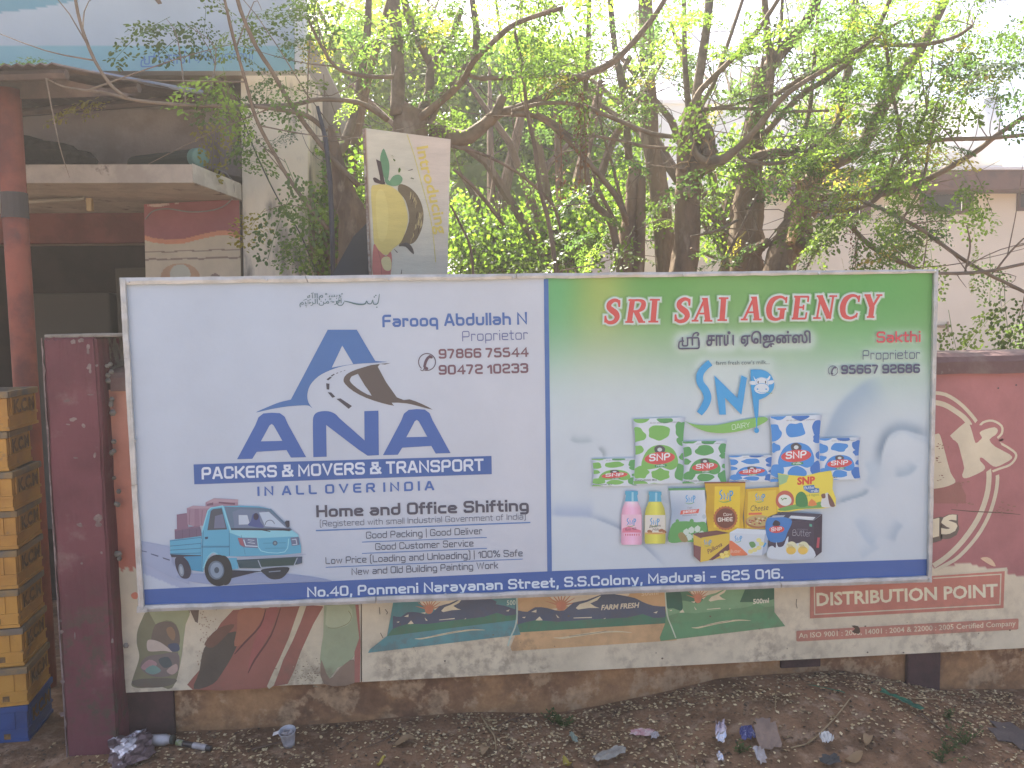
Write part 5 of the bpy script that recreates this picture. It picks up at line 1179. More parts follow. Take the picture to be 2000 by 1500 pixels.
m = MB(); m.box((float(P(228, 600, 3.2)[0]), 3.2, 0), (float(P(300, 600, 3.2)[0]), 3.7, 2.15), bev=.01); m.box((float(P(228, 600, 3.2)[0]) + .02, 3.18, 1.2), (float(P(300, 600, 3.2)[0]), 3.199, 1.23)); m.box((float(P(75, 600, 4)[0]), 3.9, 0), (float(P(225, 600, 4)[0]), 4.3, 2.0), bev=.02); m.obj("cupboard", material("dusty_cupboard", (.10, .095, .08), rough=.7), shop)
m = MB(); m.box((x0, 2.02, 3.03), (x1 - .1, 2.9, 5.2)); m.obj("unseen_sun_block", M_loft, shop)  # unseen block behind the fascia, added to keep sun off the sacks
# loft zone above the slab: recessed brown wall, jamb blocks
m = MB(); m.box((x0, 2.15, float(P(200, 330, 2.15)[2])), (float(P(402, 300, 2.15)[0]), 2.24, float(P(200, 175, 2.15)[2]))); m.obj("upper_wall", M_loft, shop)
m = MB(); obox(m, [(400, 212), (427, 212), (428, 330), (402, 330)], 1.95, .25); obox(m, [(428.5, 205), (468.5, 205), (470.5, 345), (430, 338)], 1.80, .4); m.obj("jamb_block", material("pale_brown_plaster", (.34, .285, .24), (.26, .22, .19), scale=5, rough=.95, bump=.4), shop)
m = MB(); obox(m, [(175, 139.5), (473, 139.5), (473, 147), (175, 147)], 1.62, .5); m.obj("signboard_ledge", M_slab, shop); m = MB(); obox(m, [(150, 148), (473, 148), (473, 176), (150, 176)], 1.9, .3); m.obj("upper_beam", M_loft, shop)
# concrete canopy slab
zb, ztp = float(P(300, 357, 1.1)[2]), float(P(300, 321, 1.1)[2])
xr = float(P(376, 336, 1.1)[0]); xr2 = float(P(470, 368, 1.66)[0])
m = MB(); v = [(x0, 1.1, zb), (xr, 1.1, zb), (xr2, 1.66, zb), (xr2, 2.14, zb), (x0, 2.14, zb), (x0, 1.1, ztp), (xr, 1.1, ztp), (xr2, 1.66, ztp), (xr2, 2.14, ztp), (x0, 2.14, ztp)]
m.add(v, [(0, 4, 3, 2, 1), (5, 6, 7, 8, 9), (0, 1, 6, 5), (1, 2, 7, 6), (2, 3, 8, 7), (3, 4, 9, 8), (4, 0, 5, 9)]); m.obj("canopy_slab", M_slab, shop)
m = MB(); m.hexa([(xr + .001, 1.099, zb + .004), (xr2 + .002, 1.658, zb + .004), (xr2 + .002, 1.658, ztp + .004), (xr + .001, 1.099, ztp + .004)], [(xr - .002, 1.103, zb + .004), (xr2 - .004, 1.663, zb + .004), (xr2 - .004, 1.663, ztp + .004), (xr - .002, 1.103, ztp + .004)]); m.obj("lit_side_strip", M_slab_lit, shop)  # paler sheet on the right face imitates the brighter light there
# painted panel beside the opening
panel = empty("shop_poster_panel", P(375, 690, 1.70), "red and cream wavy shop panel under the concrete slab, left of the cream column", "panel")
pc = [(281, 399), (467, 389), (474, 690), (288, 690)]
def fP(x, y, c):
    yb = np.interp(x, [283, 300, 330, 360, 400, 430, 450, 470], [462, 467, 470, 468, 458, 452, 453, 462]); t = y - yb
    c = np.where((t < 0)[:, None], np.array([128, 72, 78.0]), c); c = np.where(((t >= -2) & (t < 7))[:, None], np.array([170, 112, 84.0]), c)
    for yy, s in ((490, 1.2), (505, 1.8)): c = np.where((np.abs(y - yy - np.sin(x * .1) - (372 - x) * .03) < s)[:, None], np.array([112, 96, 88.0]), c)
    for cx, cy, rx, ry, co in ((352, 540, 38, 26, (150, 120, 96)), (352, 536, 20, 20, (150, 150, 140)), (420, 548, 12, 14, (112, 98, 92))): c = np.where((((x - cx) / rx) ** 2 + ((y - cy) / ry) ** 2 < 1)[:, None], np.array(co, float), c)
    for cx, cy, rx, ry in ((305, 401, 16, 3), (322, 398, 8, 3.5), (345, 397, 4, 2)): c = np.where((((x - cx) / rx) ** 2 + ((y - cy) / ry) ** 2 < 1 + .4 * np.sin(x * 1.7))[:, None], np.array([160, 140, 136.0]), c)
    return c
x, y, f = quad_grid(pc, 120, 160); cc = fP(x, y, np.tile(np.array([160, 148, 130.0]), (len(x), 1)))
mesh_obj("panel_face", P_arr(x, y, np.full(len(x), 1.66)), f, M_poster, panel, albp(cc))
m = MB(); obox(m, pc, 1.664, .05); m.obj("panel_board", M_sheet, panel)
# sign fascia above
fas = empty("shop_fascia_sign", P(300, 140, 1.5), "pale grey fascia sign with a teal band and Tamil writing, above the shop awning", "signboard")
fc = [(-500, -330), (575, -330), (575, 138.5), (-500, 138.5)]
def fF(x, y, c):
    c = np.where((y > np.interp(x, [-500, 575], [88, 88]))[:, None], np.array([134, 168, 174.0]), c)
    c = np.where((y < np.interp(x, [-500, 0, 60, 140, 200], [30, 25, 18, 3, -12]))[:, None], np.array([112, 148, 160.0]), c); return c
x, y, f = quad_grid(fc, 160, 120); face = mesh_obj("sign_face", P_arr(x, y, np.full(len(x), 1.5)), f, M_print, fas, alb(fF(x, y, np.tile(np.array([176, 178, 184.0]), (len(x), 1))), 1.08))
m = MB(); obox(m, fc, 1.502, .08); obox(m, [(576, -330), (594, -330), (594, 136), (576, 136)], 1.50, .1); m.obj("sign_casing", material("white_casing", (.72, .74, .74), rough=.6), fas)
fa = Art(1.4985, lambda c: alb(c, 1.08)); [fa.line([((a - 1325) * .92 + 275, (b_ - 682) * .92 + 131) for a, b_ in round_poly(q, 2.5)], 2.4, (92, 124, 168)) for q in SRI]; fa.ftext("சாய", 321, 125, 371, 124, 18, (92, 124, 168), bold=.0, box=True, up=(0, -1), multi=.3); fa.ell(362, 101, 2.4, 2.4, (92, 124, 168)); fa.ftext("ஏெஜன்ஸி", 380, 126, 494, 123, 26, (98, 130, 170), bold=.0, box=True, up=(0, -1)); fa.out("lettering", M_print, face)
# awning
aw = empty("tin_awning", P(100, 200, .9), "dark brown tin awning held by the red-brown pole in front of the shop", "awning")
M_tin = material("rusty_tin", (.115, .082, .068), (.08, .062, .055), scale=6, rough=.75, bump=.3, metal=.1, c3=(.17, .12, .095), scale3=3)
A0, A1, A2, A3 = P(-420, 140, .5), P(112, 127, .5), P(395, 184, 1.42), P(-420, 250, 2.1)
nx = 46; v = []; f = []
for j in range(2):
    for i in range(nx + 1):
        t = i / nx; a = A0 + (A1 - A0) * t; b = A3 + (A2 - A3) * t; p = a if j == 0 else b
        v.append(p + np.array([0, 0, .012 * math.sin(i * math.pi)] if 0 else [0, 0, .012 * (i % 2)]))
for i in range(nx): f.append((i, i + 1, nx + 2 + i, nx + 1 + i))
v += [np.array(q) + np.array([0, 0, -.006]) for q in v[:]]; n2 = 2 * (nx + 1)
f += [tuple(n2 + k for k in q[::-1]) for q in f]
f += [(i + 1, i, n2 + i, n2 + i + 1) for i in range(nx)]
f.append((nx, n2 + nx, n2 + 2 * nx + 1, 2 * nx + 1))
m = MB(); m.add(v, f); m.obj("roof_sheet", M_tin, aw)
m = MB()
for t in (.05, .5, .95):
    m = MB(); a = A0 + (A3 - A0) * t; b = A1 + (A2 - A1) * t; m.tube([a + np.array([0, 0, -.03]), b + np.array([0, 0, -.03])], .022, 6); m.obj("purlin", M_tin, aw)
m = MB(); a, b = P(112, 160, .55), P(330, 238, 2.1); c_ = [P(120, 148, .55), P(300, 172, .95), P(325, 182, 1.2), P(322, 190, 1.2), P(120, 190, .55)]
m.hexa([P(-300, 165, .72), P(110, 152, .72), P(268, 186, .72), P(-300, 205, .72)], [P(-300, 165, .74), P(110, 152, .74), P(268, 186, .74), P(-300, 205, .74)]); m.obj("valance_board", M_tin, aw)
m = MB(); m.tube([P(180, 141, .95), P(300, 164, 1.1), P(394, 180, 1.35)], .012, 8); m.obj("edge_pipe", material("blue_grey_pipe", (.30, .34, .42), rough=.5), aw)
pole = empty("awning_pole", (float(P(100, 1400, .72)[0]), .72, 0), "rusty red-brown round pole under the awning, beside the yellow crates", "pole")
m = MB(); top = P(38, 175, .72); m.tube([(top[0], .72, -.05), (top[0], .72, .9), (top[0] - .0, .72, 1.8), top], .050, 16)
M_pole = material("red_oxide_pole", (.33, .095, .055), (.20, .065, .045), scale=4, rough=.7, bump=.3, c3=(.085, .07, .065), scale3=1.6, lo3=.56, hi3=.66)
# follow the photograph's pole: upright shaft
m = MB(); bx = float(P(52, 700, .72)[0]); m.tube([(bx, .72, -.05), (bx, .72, 1.2), (bx, .72, float(top[2]))], .050, 16); m.obj("shaft", M_pole, pole, smooth=True)
m = MB(); m.tube([(bx, .72, float(P(40, 386, .72)[2]) - .09), (bx, .72, float(P(40, 386, .72)[2]) + .02)], .0535, 16); m.obj("band", material("dark_tape", (.07, .06, .055), rough=.7), pole)
pole.location = (bx, .72, 0)
for ch in pole.children:
    for vtx in ch.data.vertices: pass
# rolled mat, cable, tube light, bundles
t_ = empty("rolled_mat", P(340, 318, 1.35), "dark green roll with a teal end lying on the concrete slab", "roll")
m = MB(); e0, e1 = P(392, 308, 1.32), P(265, 322, 1.75); m.tube([e0, e1], .048, 18); m.obj("roll", material("dark_green_roll", (.045, .062, .05), rough=.8, bump=.4), t_, smooth=False)
m = MB(); dd = (e1 - e0) / np.linalg.norm(e1 - e0); m.lathe(e0 - dd * .004, [(.0001, 0), (.03, -.001), (.047, 0), (.05, .01), (.05, .05)], 20, axis=dd); m.obj("end_cap", material("teal_plastic", (.17, .32, .27), rough=.5), t_, smooth=True)
m = MB()
for cx, cy, rx, ry in ((20, 290, 90, 34), (95, 300, 70, 30), (-40, 300, 60, 30), (150, 308, 40, 20)):
    m.lathe(P(cx, cy + ry, 1.7), [(.0001, 0), (rx * .0024, .01), (rx * .0028, ry * .0024), (rx * .002, ry * .0042), (.0001, ry * .0048)], 12)
m.obj("bundle", material("dark_sack", (.045, .04, .035), (.07, .06, .05), scale=6, rough=.95, bump=1.0), None); b_ = bpy.data.objects["bundle"]; b_.name = "sack_heap"; prop(b_, "dark lumpy sacks heaped on the slab under the awning", "sacks")
def cable(name, pts, r, mat, label, cat):
    m = MB(); m.tube(pts, r, 6); o = m.obj(name, mat, None, smooth=True); prop(o, label, cat); return o
M_cable = material("grey_cable", (.26, .24, .23), rough=.6); M_blackc = material("black_cable", (.05, .05, .05), rough=.6)
def pxs(pts, Y0, Y1=None, sub=5):
    q = smooth([(a, b) for a, b in pts], sub); n = len(q) - 1; Y1 = Y0 if Y1 is None else Y1
    return [P(a, b, lerp(Y0, Y1, i / n)) for i, (a, b) in enumerate(q)]
cable("hanging_cable", pxs([(420, 330), (443, 340), (456, 362), (453, 388), (425, 408), (375, 414), (330, 408), (300, 412), (284, 428)], 1.55, 1.62), .004, M_cable, "thin grey cable looping from the slab edge across the red panel", "cable")
cable("service_wire", pxs([(468, 216), (500, 300), (545, 392), (580, 445), (605, 500), (622, 545)], 1.60), .004, M_blackc, "black service wire running slanting down the cream column", "wire")
cable("service_wire", pxs([(467, 215), (477, 245), (476, 280), (470, 300)], 1.62), .003, M_blackc, "short black wire hanging at the top left edge of the cream column", "wire")
tl = empty("tube_light", P(90, 392, 1.5), "slim tube light with a yellowed end cap under the concrete slab", "light fitting")
m = MB(); m.tube([P(-60, 398, 1.5), P(60, 394, 1.5), P(165, 388, 1.5)], .011, 8); m.obj("tube", material("pale_tube", (.36, .33, .28), rough=.5), tl, smooth=True)
m = MB(); m.box(tuple(P(168, 412, 1.5)), tuple(P(178, 386, 1.5) + np.array([0, .03, 0])), bev=.006); m.obj("end_cap", material("yellowed_plastic", (.46, .36, .20), rough=.5), tl)
m = MB(); m.tube(pxs([(-20, 362), (15, 368), (35, 376)], .80, .74), .02, 8); br = m.obj("bracket_arm", M_tin, pole, smooth=True)

# ================================================================ CRATES
crate_cols = (.56, .30, .055)
M_cy = material("yellow_crate_plastic", (.50, .27, .05), (.40, .205, .04), scale=5, rough=.5, bump=.15, spec=.4, c3=(.25, .16, .07), scale3=11, lo3=.6, hi3=.7)
M_cb = material("blue_crate_plastic", (.030, .085, .27), (.03, .065, .19), scale=5, rough=.5, spec=.4, c3=(.06, .09, .16), scale3=9)
M_ink_and_slot = material("dark_stamp_and_slot", (.13, .085, .045), (.26, .15, .05), scale=30, rough=.8)
M_rim = material("dusty_crate_rim", (.27, .19, .085), (.16, .14, .11), scale=8, rough=.7)
base_pt = PZ(56, 1448, 0.102)
CA = rad(7)
CW, CD, CH = .50, .245, .1525
def make_crate(mat, lx=0):
    """local frame: front right corner at the origin, +x to the right side depth"""
    root = empty("milk_crate", (float(base_pt[0]), float(base_pt[1]), .102), rz=0)
    root.rotation_euler = (0, 0, 0)
    m = MB(); t = .012
    m.box((-CW, 0, .0), (-.0, t, CH - .03), bev=.003); m.box((-t, t + .0005, .0), (0, CD, CH - .03), bev=.003); m.box((-CW, t + .0005, 0), (-CW + t, CD, CH - .03)); m.box((-CW + t, CD - t, 0), (-t - .0005, CD, CH - .03)); m.box((-CW + t, t, .004), (-t - .0005, CD - t - .0005, .014))
    m.obj("crate_body", mat, root, world=False)
    m = MB(); m.box((-CW - .008, -.008, CH - .029), (.008, .012, CH - .004), bev=.004); m.box((-.010, .0125, CH - .029), (.008, CD + .008, CH - .004), bev=.004); m.box((-CW - .008, .0125, CH - .029), (-CW + .01, CD + .008, CH - .004)); m.box((-CW + .0105, CD - .01, CH - .029), (-.0105, CD + .008, CH - .004))
    m.obj("crate_rim", M_rim if mat is M_cy else mat, root, world=False)
    m = MB(); m.box((-CW - .004, -.004, .045), (.0045, -.0005, .055)); m.box((.0005, -.004, .045), (.0045, CD, .055)); m.box((-CW, -.004, .0), (.0045, -.0005, .012)); m.box((.0005, -.0005, .0), (.0045, CD, .012))
    for k in range(8): m.box((-.05 - k * .06, -.0042, .056), (-.042 - k * .06, -.0004, CH - .03))
    for k in range(2): m.box((.0004, .028 + k * .195, .056), (.0042, .035 + k * .195, CH - .03))
    m.obj("crate_ribs", mat, root, world=False)
    m = MB(); m.box((-CW * .62, -.0015, CH - .058), (-CW * .38, .003, CH - .036), bev=.003)  # dark plates on the face stand in for shade inside the openings
    for k in range(7): m.box((-.085 - k * .06, -.0012, .016), (-.062 - k * .06, .002, .038))
    m.obj("slot_shade", M_ink_and_slot, root, world=False)
    v, f = font_mesh("K.C.M", .045); mx = v[:, 0].max(); sx = .175 / mx; sz = .05 / .73
    vv = [(.0050, min(.04 + p[0] * sx, 1), .064 + p[1] * sz) for p in v]; mesh_obj("stamp", vv, f, M_ink_and_slot, root, world=False)
    return root
def copy_tree(o, parent=None):
    c = o.copy(); COL.objects.link(c); c.parent = parent
    for ch in list(o.children): copy_tree(ch, c)
    return c
blue = make_crate(M_cb); blue.rotation_euler = (0, 0, CA)
prop(blue, "blue plastic crate at the very bottom of the crate stack", "crate", "milk crates stacked at the left edge")
proto = make_crate(M_cy)
names = ["first", "second", "third", "fourth", "fifth", "sixth", "seventh"]
ordn = ["lowest yellow crate, resting on the blue one", "second yellow crate above the blue one", "third yellow crate above the blue one", "fourth yellow crate above the blue one", "fourth yellow crate from the top of the stack", "third yellow crate from the top of the stack", "second yellow crate from the top of the stack", "topmost yellow crate of the stack, behind the pillar"]
for k in range(8):
    c = proto if k == 0 else copy_tree(proto)
    c.location = (float(base_pt[0]) + rng.uniform(-.010, .010), float(base_pt[1]) + rng.uniform(-.010, .010), .102 + CH * (k + 1)); c.rotation_euler = (0, 0, CA + rng.uniform(-.05, .05))
    prop(c, ordn[k], "crate", "milk crates stacked at the left edge")

# ================================================================ FRUIT BOARD (turned on its side)
YFB = .62
M_fb = material("old_painted_board", (1, 1, 1), vcol=True, rough=.6, bump=.2, bscale=50, stretch=(1, 1, 5), spec=.3, mottle=.15, mscale=7)
fb = empty("fruit_signboard", P(800, 535, YFB), "old cream board lying on its side with painted yellow fruit and the word Introducing", "signboard")
fq = [(712, 250), (880, 272), (872, 620), (729, 620)]
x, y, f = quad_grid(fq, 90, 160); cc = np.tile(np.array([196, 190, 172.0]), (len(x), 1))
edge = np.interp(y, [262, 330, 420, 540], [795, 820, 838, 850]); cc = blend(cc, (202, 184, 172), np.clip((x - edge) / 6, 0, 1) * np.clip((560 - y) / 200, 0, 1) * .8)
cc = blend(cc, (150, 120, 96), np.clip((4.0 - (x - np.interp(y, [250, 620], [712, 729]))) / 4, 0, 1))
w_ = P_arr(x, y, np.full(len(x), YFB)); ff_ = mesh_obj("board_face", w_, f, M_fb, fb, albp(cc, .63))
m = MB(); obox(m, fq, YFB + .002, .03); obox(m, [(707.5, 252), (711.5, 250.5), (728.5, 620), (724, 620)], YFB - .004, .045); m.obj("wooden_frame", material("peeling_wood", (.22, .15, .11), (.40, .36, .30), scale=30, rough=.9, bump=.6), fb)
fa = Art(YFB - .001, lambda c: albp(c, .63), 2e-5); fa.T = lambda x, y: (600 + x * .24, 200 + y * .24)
YL = (206, 186, 96)
fa.blob([(755, 665), (830, 690), (900, 760), (940, 860), (945, 960), (920, 1060), (870, 1140), (800, 1160), (745, 1165), (800, 1060), (830, 940), (800, 800), (740, 720)], (112, 96, 68), 4)
for k in range(46):
    a = rng.uniform(-1.2, 1.25); rr = rng.uniform(.80, 1.02); cx, cy = 720 + 215 * math.cos(a) * rr, 930 + 240 * math.sin(a) * rr
    if cx > 815: fa.line([(cx, cy - 22), (cx + rng.uniform(-8, 8), cy), (cx - 6, cy + 24)], [3, 8, 3], rng.choice([(178, 160, 104), (150, 132, 88), (78, 62, 48)]), sm=2)
fa.blob([(520, 710), (560, 672), (640, 668), (710, 700), (770, 760), (805, 850), (820, 950), (800, 1050), (760, 1140), (700, 1190), (670, 1230), (630, 1240), (590, 1215), (545, 1150), (535, 1000)], YL, 4)
fa.blob([(560, 760), (620, 720), (660, 900), (640, 1100), (580, 1100)], (212, 194, 106), 4)
fa.blob([(745, 1165), (800, 1140), (840, 1160), (862, 1195), (868, 1235), (840, 1215), (800, 1175)], (84, 76, 70), 3)
fa.blob([(595, 440), (622, 375), (650, 440), (668, 500), (665, 590), (648, 640), (622, 600), (600, 520)], (92, 140, 100), 3); fa.blob([(672, 640), (700, 600), (745, 588), (775, 615), (768, 650), (740, 675), (700, 680), (660, 670)], (100, 148, 106), 3); fa.blob([(630, 630), (655, 625), (690, 670), (650, 668)], (92, 140, 100), 3)
fa.poly([(560, 462), (600, 482), (626, 628), (634, 668), (598, 665), (590, 600)], (76, 60, 58)); fa.blob([(536, 618), (556, 612), (600, 640), (634, 650), (620, 668), (580, 660), (548, 648)], (74, 60, 56), 3)
fa.blob([(540, 1160), (580, 1200), (640, 1250), (680, 1215), (690, 1300), (680, 1380), (665, 1420), (540, 1430)], (186, 104, 92), 3); fa.blob([(602, 1290), (625, 1258), (665, 1258), (685, 1300), (680, 1360), (650, 1370), (620, 1350)], (206, 190, 130), 3)
fa.line([(575, 1200), (600, 1300), (605, 1420)], 5, (150, 84, 74), sm=3)
for q_ in ([(820, 556), (858, 545)], [(835, 615), (868, 622)], [(706, 1192), (735, 1222)], [(770, 1360), (765, 1395)]): fa.line(q_, [3, 9], (100, 94, 84))
fa.line([(812, 260), (870, 430), (925, 640), (980, 840), (1020, 1040), (1045, 1300)], 6, (204, 190, 92), sm=3)
fa.T = lambda x, y: (x, y)
v, f = font_mesh("Introducing", .018); mxx = v[:, 0].max()
def curve_pt(s, h):     # the word runs down the board
    t = s; bx = np.interp(t, [0, .25, .5, .75, 1], [600 + 890 * .24, 600 + 925 * .24, 600 + 975 * .24, 600 + 1020 * .24, 600 + 1055 * .24]); by = 200 + (355 + 720 * t) * .24
    return (bx + h * 1.0, by - h * .16)
fa.raw([curve_pt(p[0] / mxx, p[1] * 31) for p in v], f, (208, 186, 76)); fa.out("painted_fruit", M_fb, ff_)
fb_post = MB(); a = P(735, 560, YFB + .06); fb_post.box((a[0], YFB + .035, -.1), (a[0] + .05, YFB + .085, float(P(735, 300, YFB + .06)[2]))); fb_post.obj("support_post", material("grey_post", (.2, .17, .14), rough=.9), fb)
mp = MB(); mp.tube([P(620, 208, .9), P(636, 272, .9), P(645, 356, .9), P(649, 464, .9), P(652, 600, .9)], [.008, .011, .012, .012, .012], 8); o = mp.obj("metal_stake", material("blue_black_pipe", (.07, .075, .095), (.05, .05, .06), scale=9, rough=.6), None, smooth=True); prop(o, "bent dark pipe standing left of the fruit board", "pipe")
mp = MB(); c_ = [P(727, 425, .75), P(727, 600, .75), P(620, 600, .75), P(655, 525, .75), P(690, 462, .75)]; c_ = c_[::-1]; mp.add(c_ + [p + np.array([0, .02, 0]) for p in c_], [(0, 1, 2, 3, 4)[::-1], (5, 6, 7, 8, 9), (0, 1, 6, 5), (1, 2, 7, 6), (2, 3, 8, 7), (3, 4, 9, 8), (4, 0, 5, 9)]); o = mp.obj("black_sheet", material("black_rubber_sheet", (.055, .06, .062), (.07, .075, .075), scale=2, rough=.6), None); prop(o, "black slanted sheet leaning beside the fruit board", "sheet")

# ================================================================ WHITE BUILDING AT THE RIGHT REAR
YB = 7.5
M_ww = material("cream_white_wall", (.80, .75, .62), (.74, .69, .56), scale=.8, rough=.95, bump=.2, bscale=12, spec=.1)
M_ww2 = material("white_upper_wall", (.80, .80, .80), (.70, .71, .72), scale=.6, rough=.9, spec=.1)
M_fas = material("brown_fascia", (.15, .08, .065), (.10, .06, .052), scale=3, rough=.85, bump=.3)
M_win = material("dark_window", (.03, .026, .024), rough=.4)
wb = empty("white_building", (float(P(1500, 600, YB)[0]), YB, 0), "cream and white low building with a brown roof edge, behind the trees at the right", "building")
xl, xr_ = float(P(1128, 500, YB)[0]), float(P(2600, 500, YB)[0]); zf0, zf1 = float(P(1750, 379, YB)[2]), float(P(1750, 342, YB)[2])
wins = [(1335, 1444, 386, 436), (1556, 1700, 386, 428), (1796, 1900, 372, 419), (1985, 2080, 366, 412)]
# wall built as piers and bands round the window openings
zw = [(float(P((a + b) / 2, d, YB)[2]), float(P((a + b) / 2, c, YB)[2])) for a, b, c, d in wins]; xw = [(float(P(a, (c + d) / 2, YB)[0]), float(P(b, (c + d) / 2, YB)[0])) for a, b, c, d in wins]
zlo, zhi = min(q[0] for q in zw), max(q[1] for q in zw)
m = MB(); m.box((xl, YB, -.2), (xr_, YB + .2, zlo)); m.box((xl, YB, zhi), (xr_, YB + .2, zf0))
prev = xl
for (a, b), (c, d) in zip(xw, zw):
    m.box((prev, YB, zlo + .0005), (a, YB + .2, zhi - .0005)); m.box((a + .0005, YB, zlo + .0005), (b - .0005, YB + .2, c)) if c > zlo + .01 else None; prev = b
m.box((prev, YB, zlo + .0005), (xr_, YB + .2, zhi - .0005)); m.obj("ground_floor_wall", M_ww, wb)
m = MB(); m.box((float(P(1500, 360, YB)[0]), YB - .35, zf0), (xr_, YB + .3, zf1)); m.obj("roof_edge", M_fas, wb)
m = MB(); m.box((xl, YB - .02, zf0 - .02), (float(P(1500, 360, YB)[0]) - .001, YB + .3, zf0 + .05)); m.obj("roof_edge", M_fas, wb)
m = MB(); m.box((float(P(1500, 360, YB)[0]) - .2, YB - .38, zf1), (xr_, YB + .3, zf1 + .035)); m.obj("roof_coping", M_ww2, wb)
for (a, b), (c, d) in zip(xw, zw):
    m = MB(); t = .05; m.box((a, YB - .02, c), (b, YB + .03, c + t)); m.box((a, YB - .02, d - t), (b, YB + .03, d)); m.box((a, YB - .02, c + t), (a + t, YB + .03, d - t)); m.box((b - t * 2.6, YB - .02, c + t), (b, YB + .03, d - t)); fr = m.obj("window_frame", M_fas, wb)
    m = MB(); m.box((a + t, YB + .05, c + t), (b - t * 2.6, YB + .06, d - t)); m.obj("pane", M_win, fr)
m = MB(); YU = 9.5; m.box((float(P(1135, 300, YU)[0]), YU, 2), (float(P(1885, 300, YU)[0]), YU + 4, float(P(1300, 198, YU)[2]))); m.box((float(P(1135, 300, YU)[0]) - .05, YU - .06, float(P(1300, 204, YU)[2])), (float(P(1885, 300, YU)[0]) + .05, YU - .001, float(P(1300, 196, YU)[2]))); m.obj("upper_storey", M_ww2, wb)
m = MB(); m.box((float(P(1238, 270, YU)[0]), YU - .08, float(P(1260, 290, YU)[2])), (float(P(1290, 270, YU)[0]), YU - .002, float(P(1260, 262, YU)[2]))); m.obj("maroon_lintel", M_fas, wb)
tank = empty("roof_tank", P(1925, 335, 8.6), "tapering white tank standing on the flat roof, upper right", "tank")
m = MB(); b0 = P(1915, 338, 8.9); m.lathe(b0, [(.0001, 0), (.30, 0), (.27, .5), (.20, 1.1), (.0001, 1.12)], 24); m.obj("tank_body", M_ww2, tank, smooth=True)
m = MB(); m.lathe(b0, [(.31, .0), (.33, .02), (.31, .05)], 24); m.obj("base_ring", M_ww2, tank)
m = MB(); m.tube([P(1832, 637, YB - .05), P(1855, 636, YB - .06)], .02, 8); m.tube([P(1851, 628, YB - .06), P(1851, 648, YB - .06)], .015, 8); o = m.obj("pipe_stub", material("rusty_pipe", (.34, .27, .2), rough=.7), wb)
# garden wall and roof glimpsed between the trunks
gw = empty("garden_wall", (float(P(1000, 560, 5.2)[0]), 5.2, 0), "low reddish garden wall behind the trees, just above the signboard", "wall")
m = MB(); m.box((float(P(1060, 500, 5.2)[0]), 5.2, -.2), (float(P(1150, 500, 5.2)[0]), 5.35, float(P(1100, 486, 5.2)[2]))); m.obj("wall_face", material("reddish_plaster", (.34, .25, .21), (.26, .18, .15), scale=3, rough=.95), gw)
sh_ = empty("white_shed", P(1150, 500, 6.9), "small white wall with sloping edge, between the leafy bushes and the first trunks", "shed")
m = MB(); c_ = [P(1118, 430, 6.6), P(1150, 300, 6.6), P(1215, 300, 6.6), P(1215, 640, 6.6), P(1090, 640, 6.6)]; c_ = c_[::-1]; m.add(c_ + [p + np.array([0, .3, 0]) for p in c_], [(0, 1, 2, 3, 4), (9, 8, 7, 6, 5), (0, 5, 6, 1), (1, 6, 7, 2), (2, 7, 8, 3), (3, 8, 9, 4), (4, 9, 5, 0)]); m.obj("shed_wall", M_ww2, sh_)
m = MB(); m.tube([P(1036, 325, 6.5), P(1065, 322, 6.5), P(1180, 319, 6.5)], .02, 8); m.tube([P(1036, 325, 6.5), P(1034, 345, 6.5)], .02, 8); m.obj("gutter_pipe", material("white_pipe", (.6, .6, .58), rough=.5), sh_)
DENS = 0.36
# ================================================================ TREES
M_bark = material("grey_brown_bark", (.225, .17, .12), (.145, .11, .082), scale=9, rough=.95, bump=1.0, bscale=45, c3=(.29, .24, .18), scale3=14, lo3=.55, hi3=.7, stretch=(1, 1, .35), spec=.1)
M_bark2 = material("pale_smooth_bark", (.22, .175, .13), (.15, .12, .09), scale=12, rough=.9, bump=.5, bscale=50, spec=.15)
M_rawwood = material("split_raw_wood", (.42, .30, .17), (.24, .16, .10), scale=16, rough=.9, bump=.9, bscale=60, stretch=(1, 1, .2))
M_leaf = material("leaflet", (1, 1, 1), vcol=True, rough=.42, spec=.35, transl=.5, transl_col=(2.7, 2.75, 1.3))
M_leafbg = material("far_leaf", (1, 1, 1), vcol=True, rough=.5, spec=.3, transl=.55, transl_col=(2.7, 2.6, 1.1))
M_brownp = material("dried_pods", (.22, .12, .06), (.15, .08, .045), scale=20, rough=.9, transl=.2)

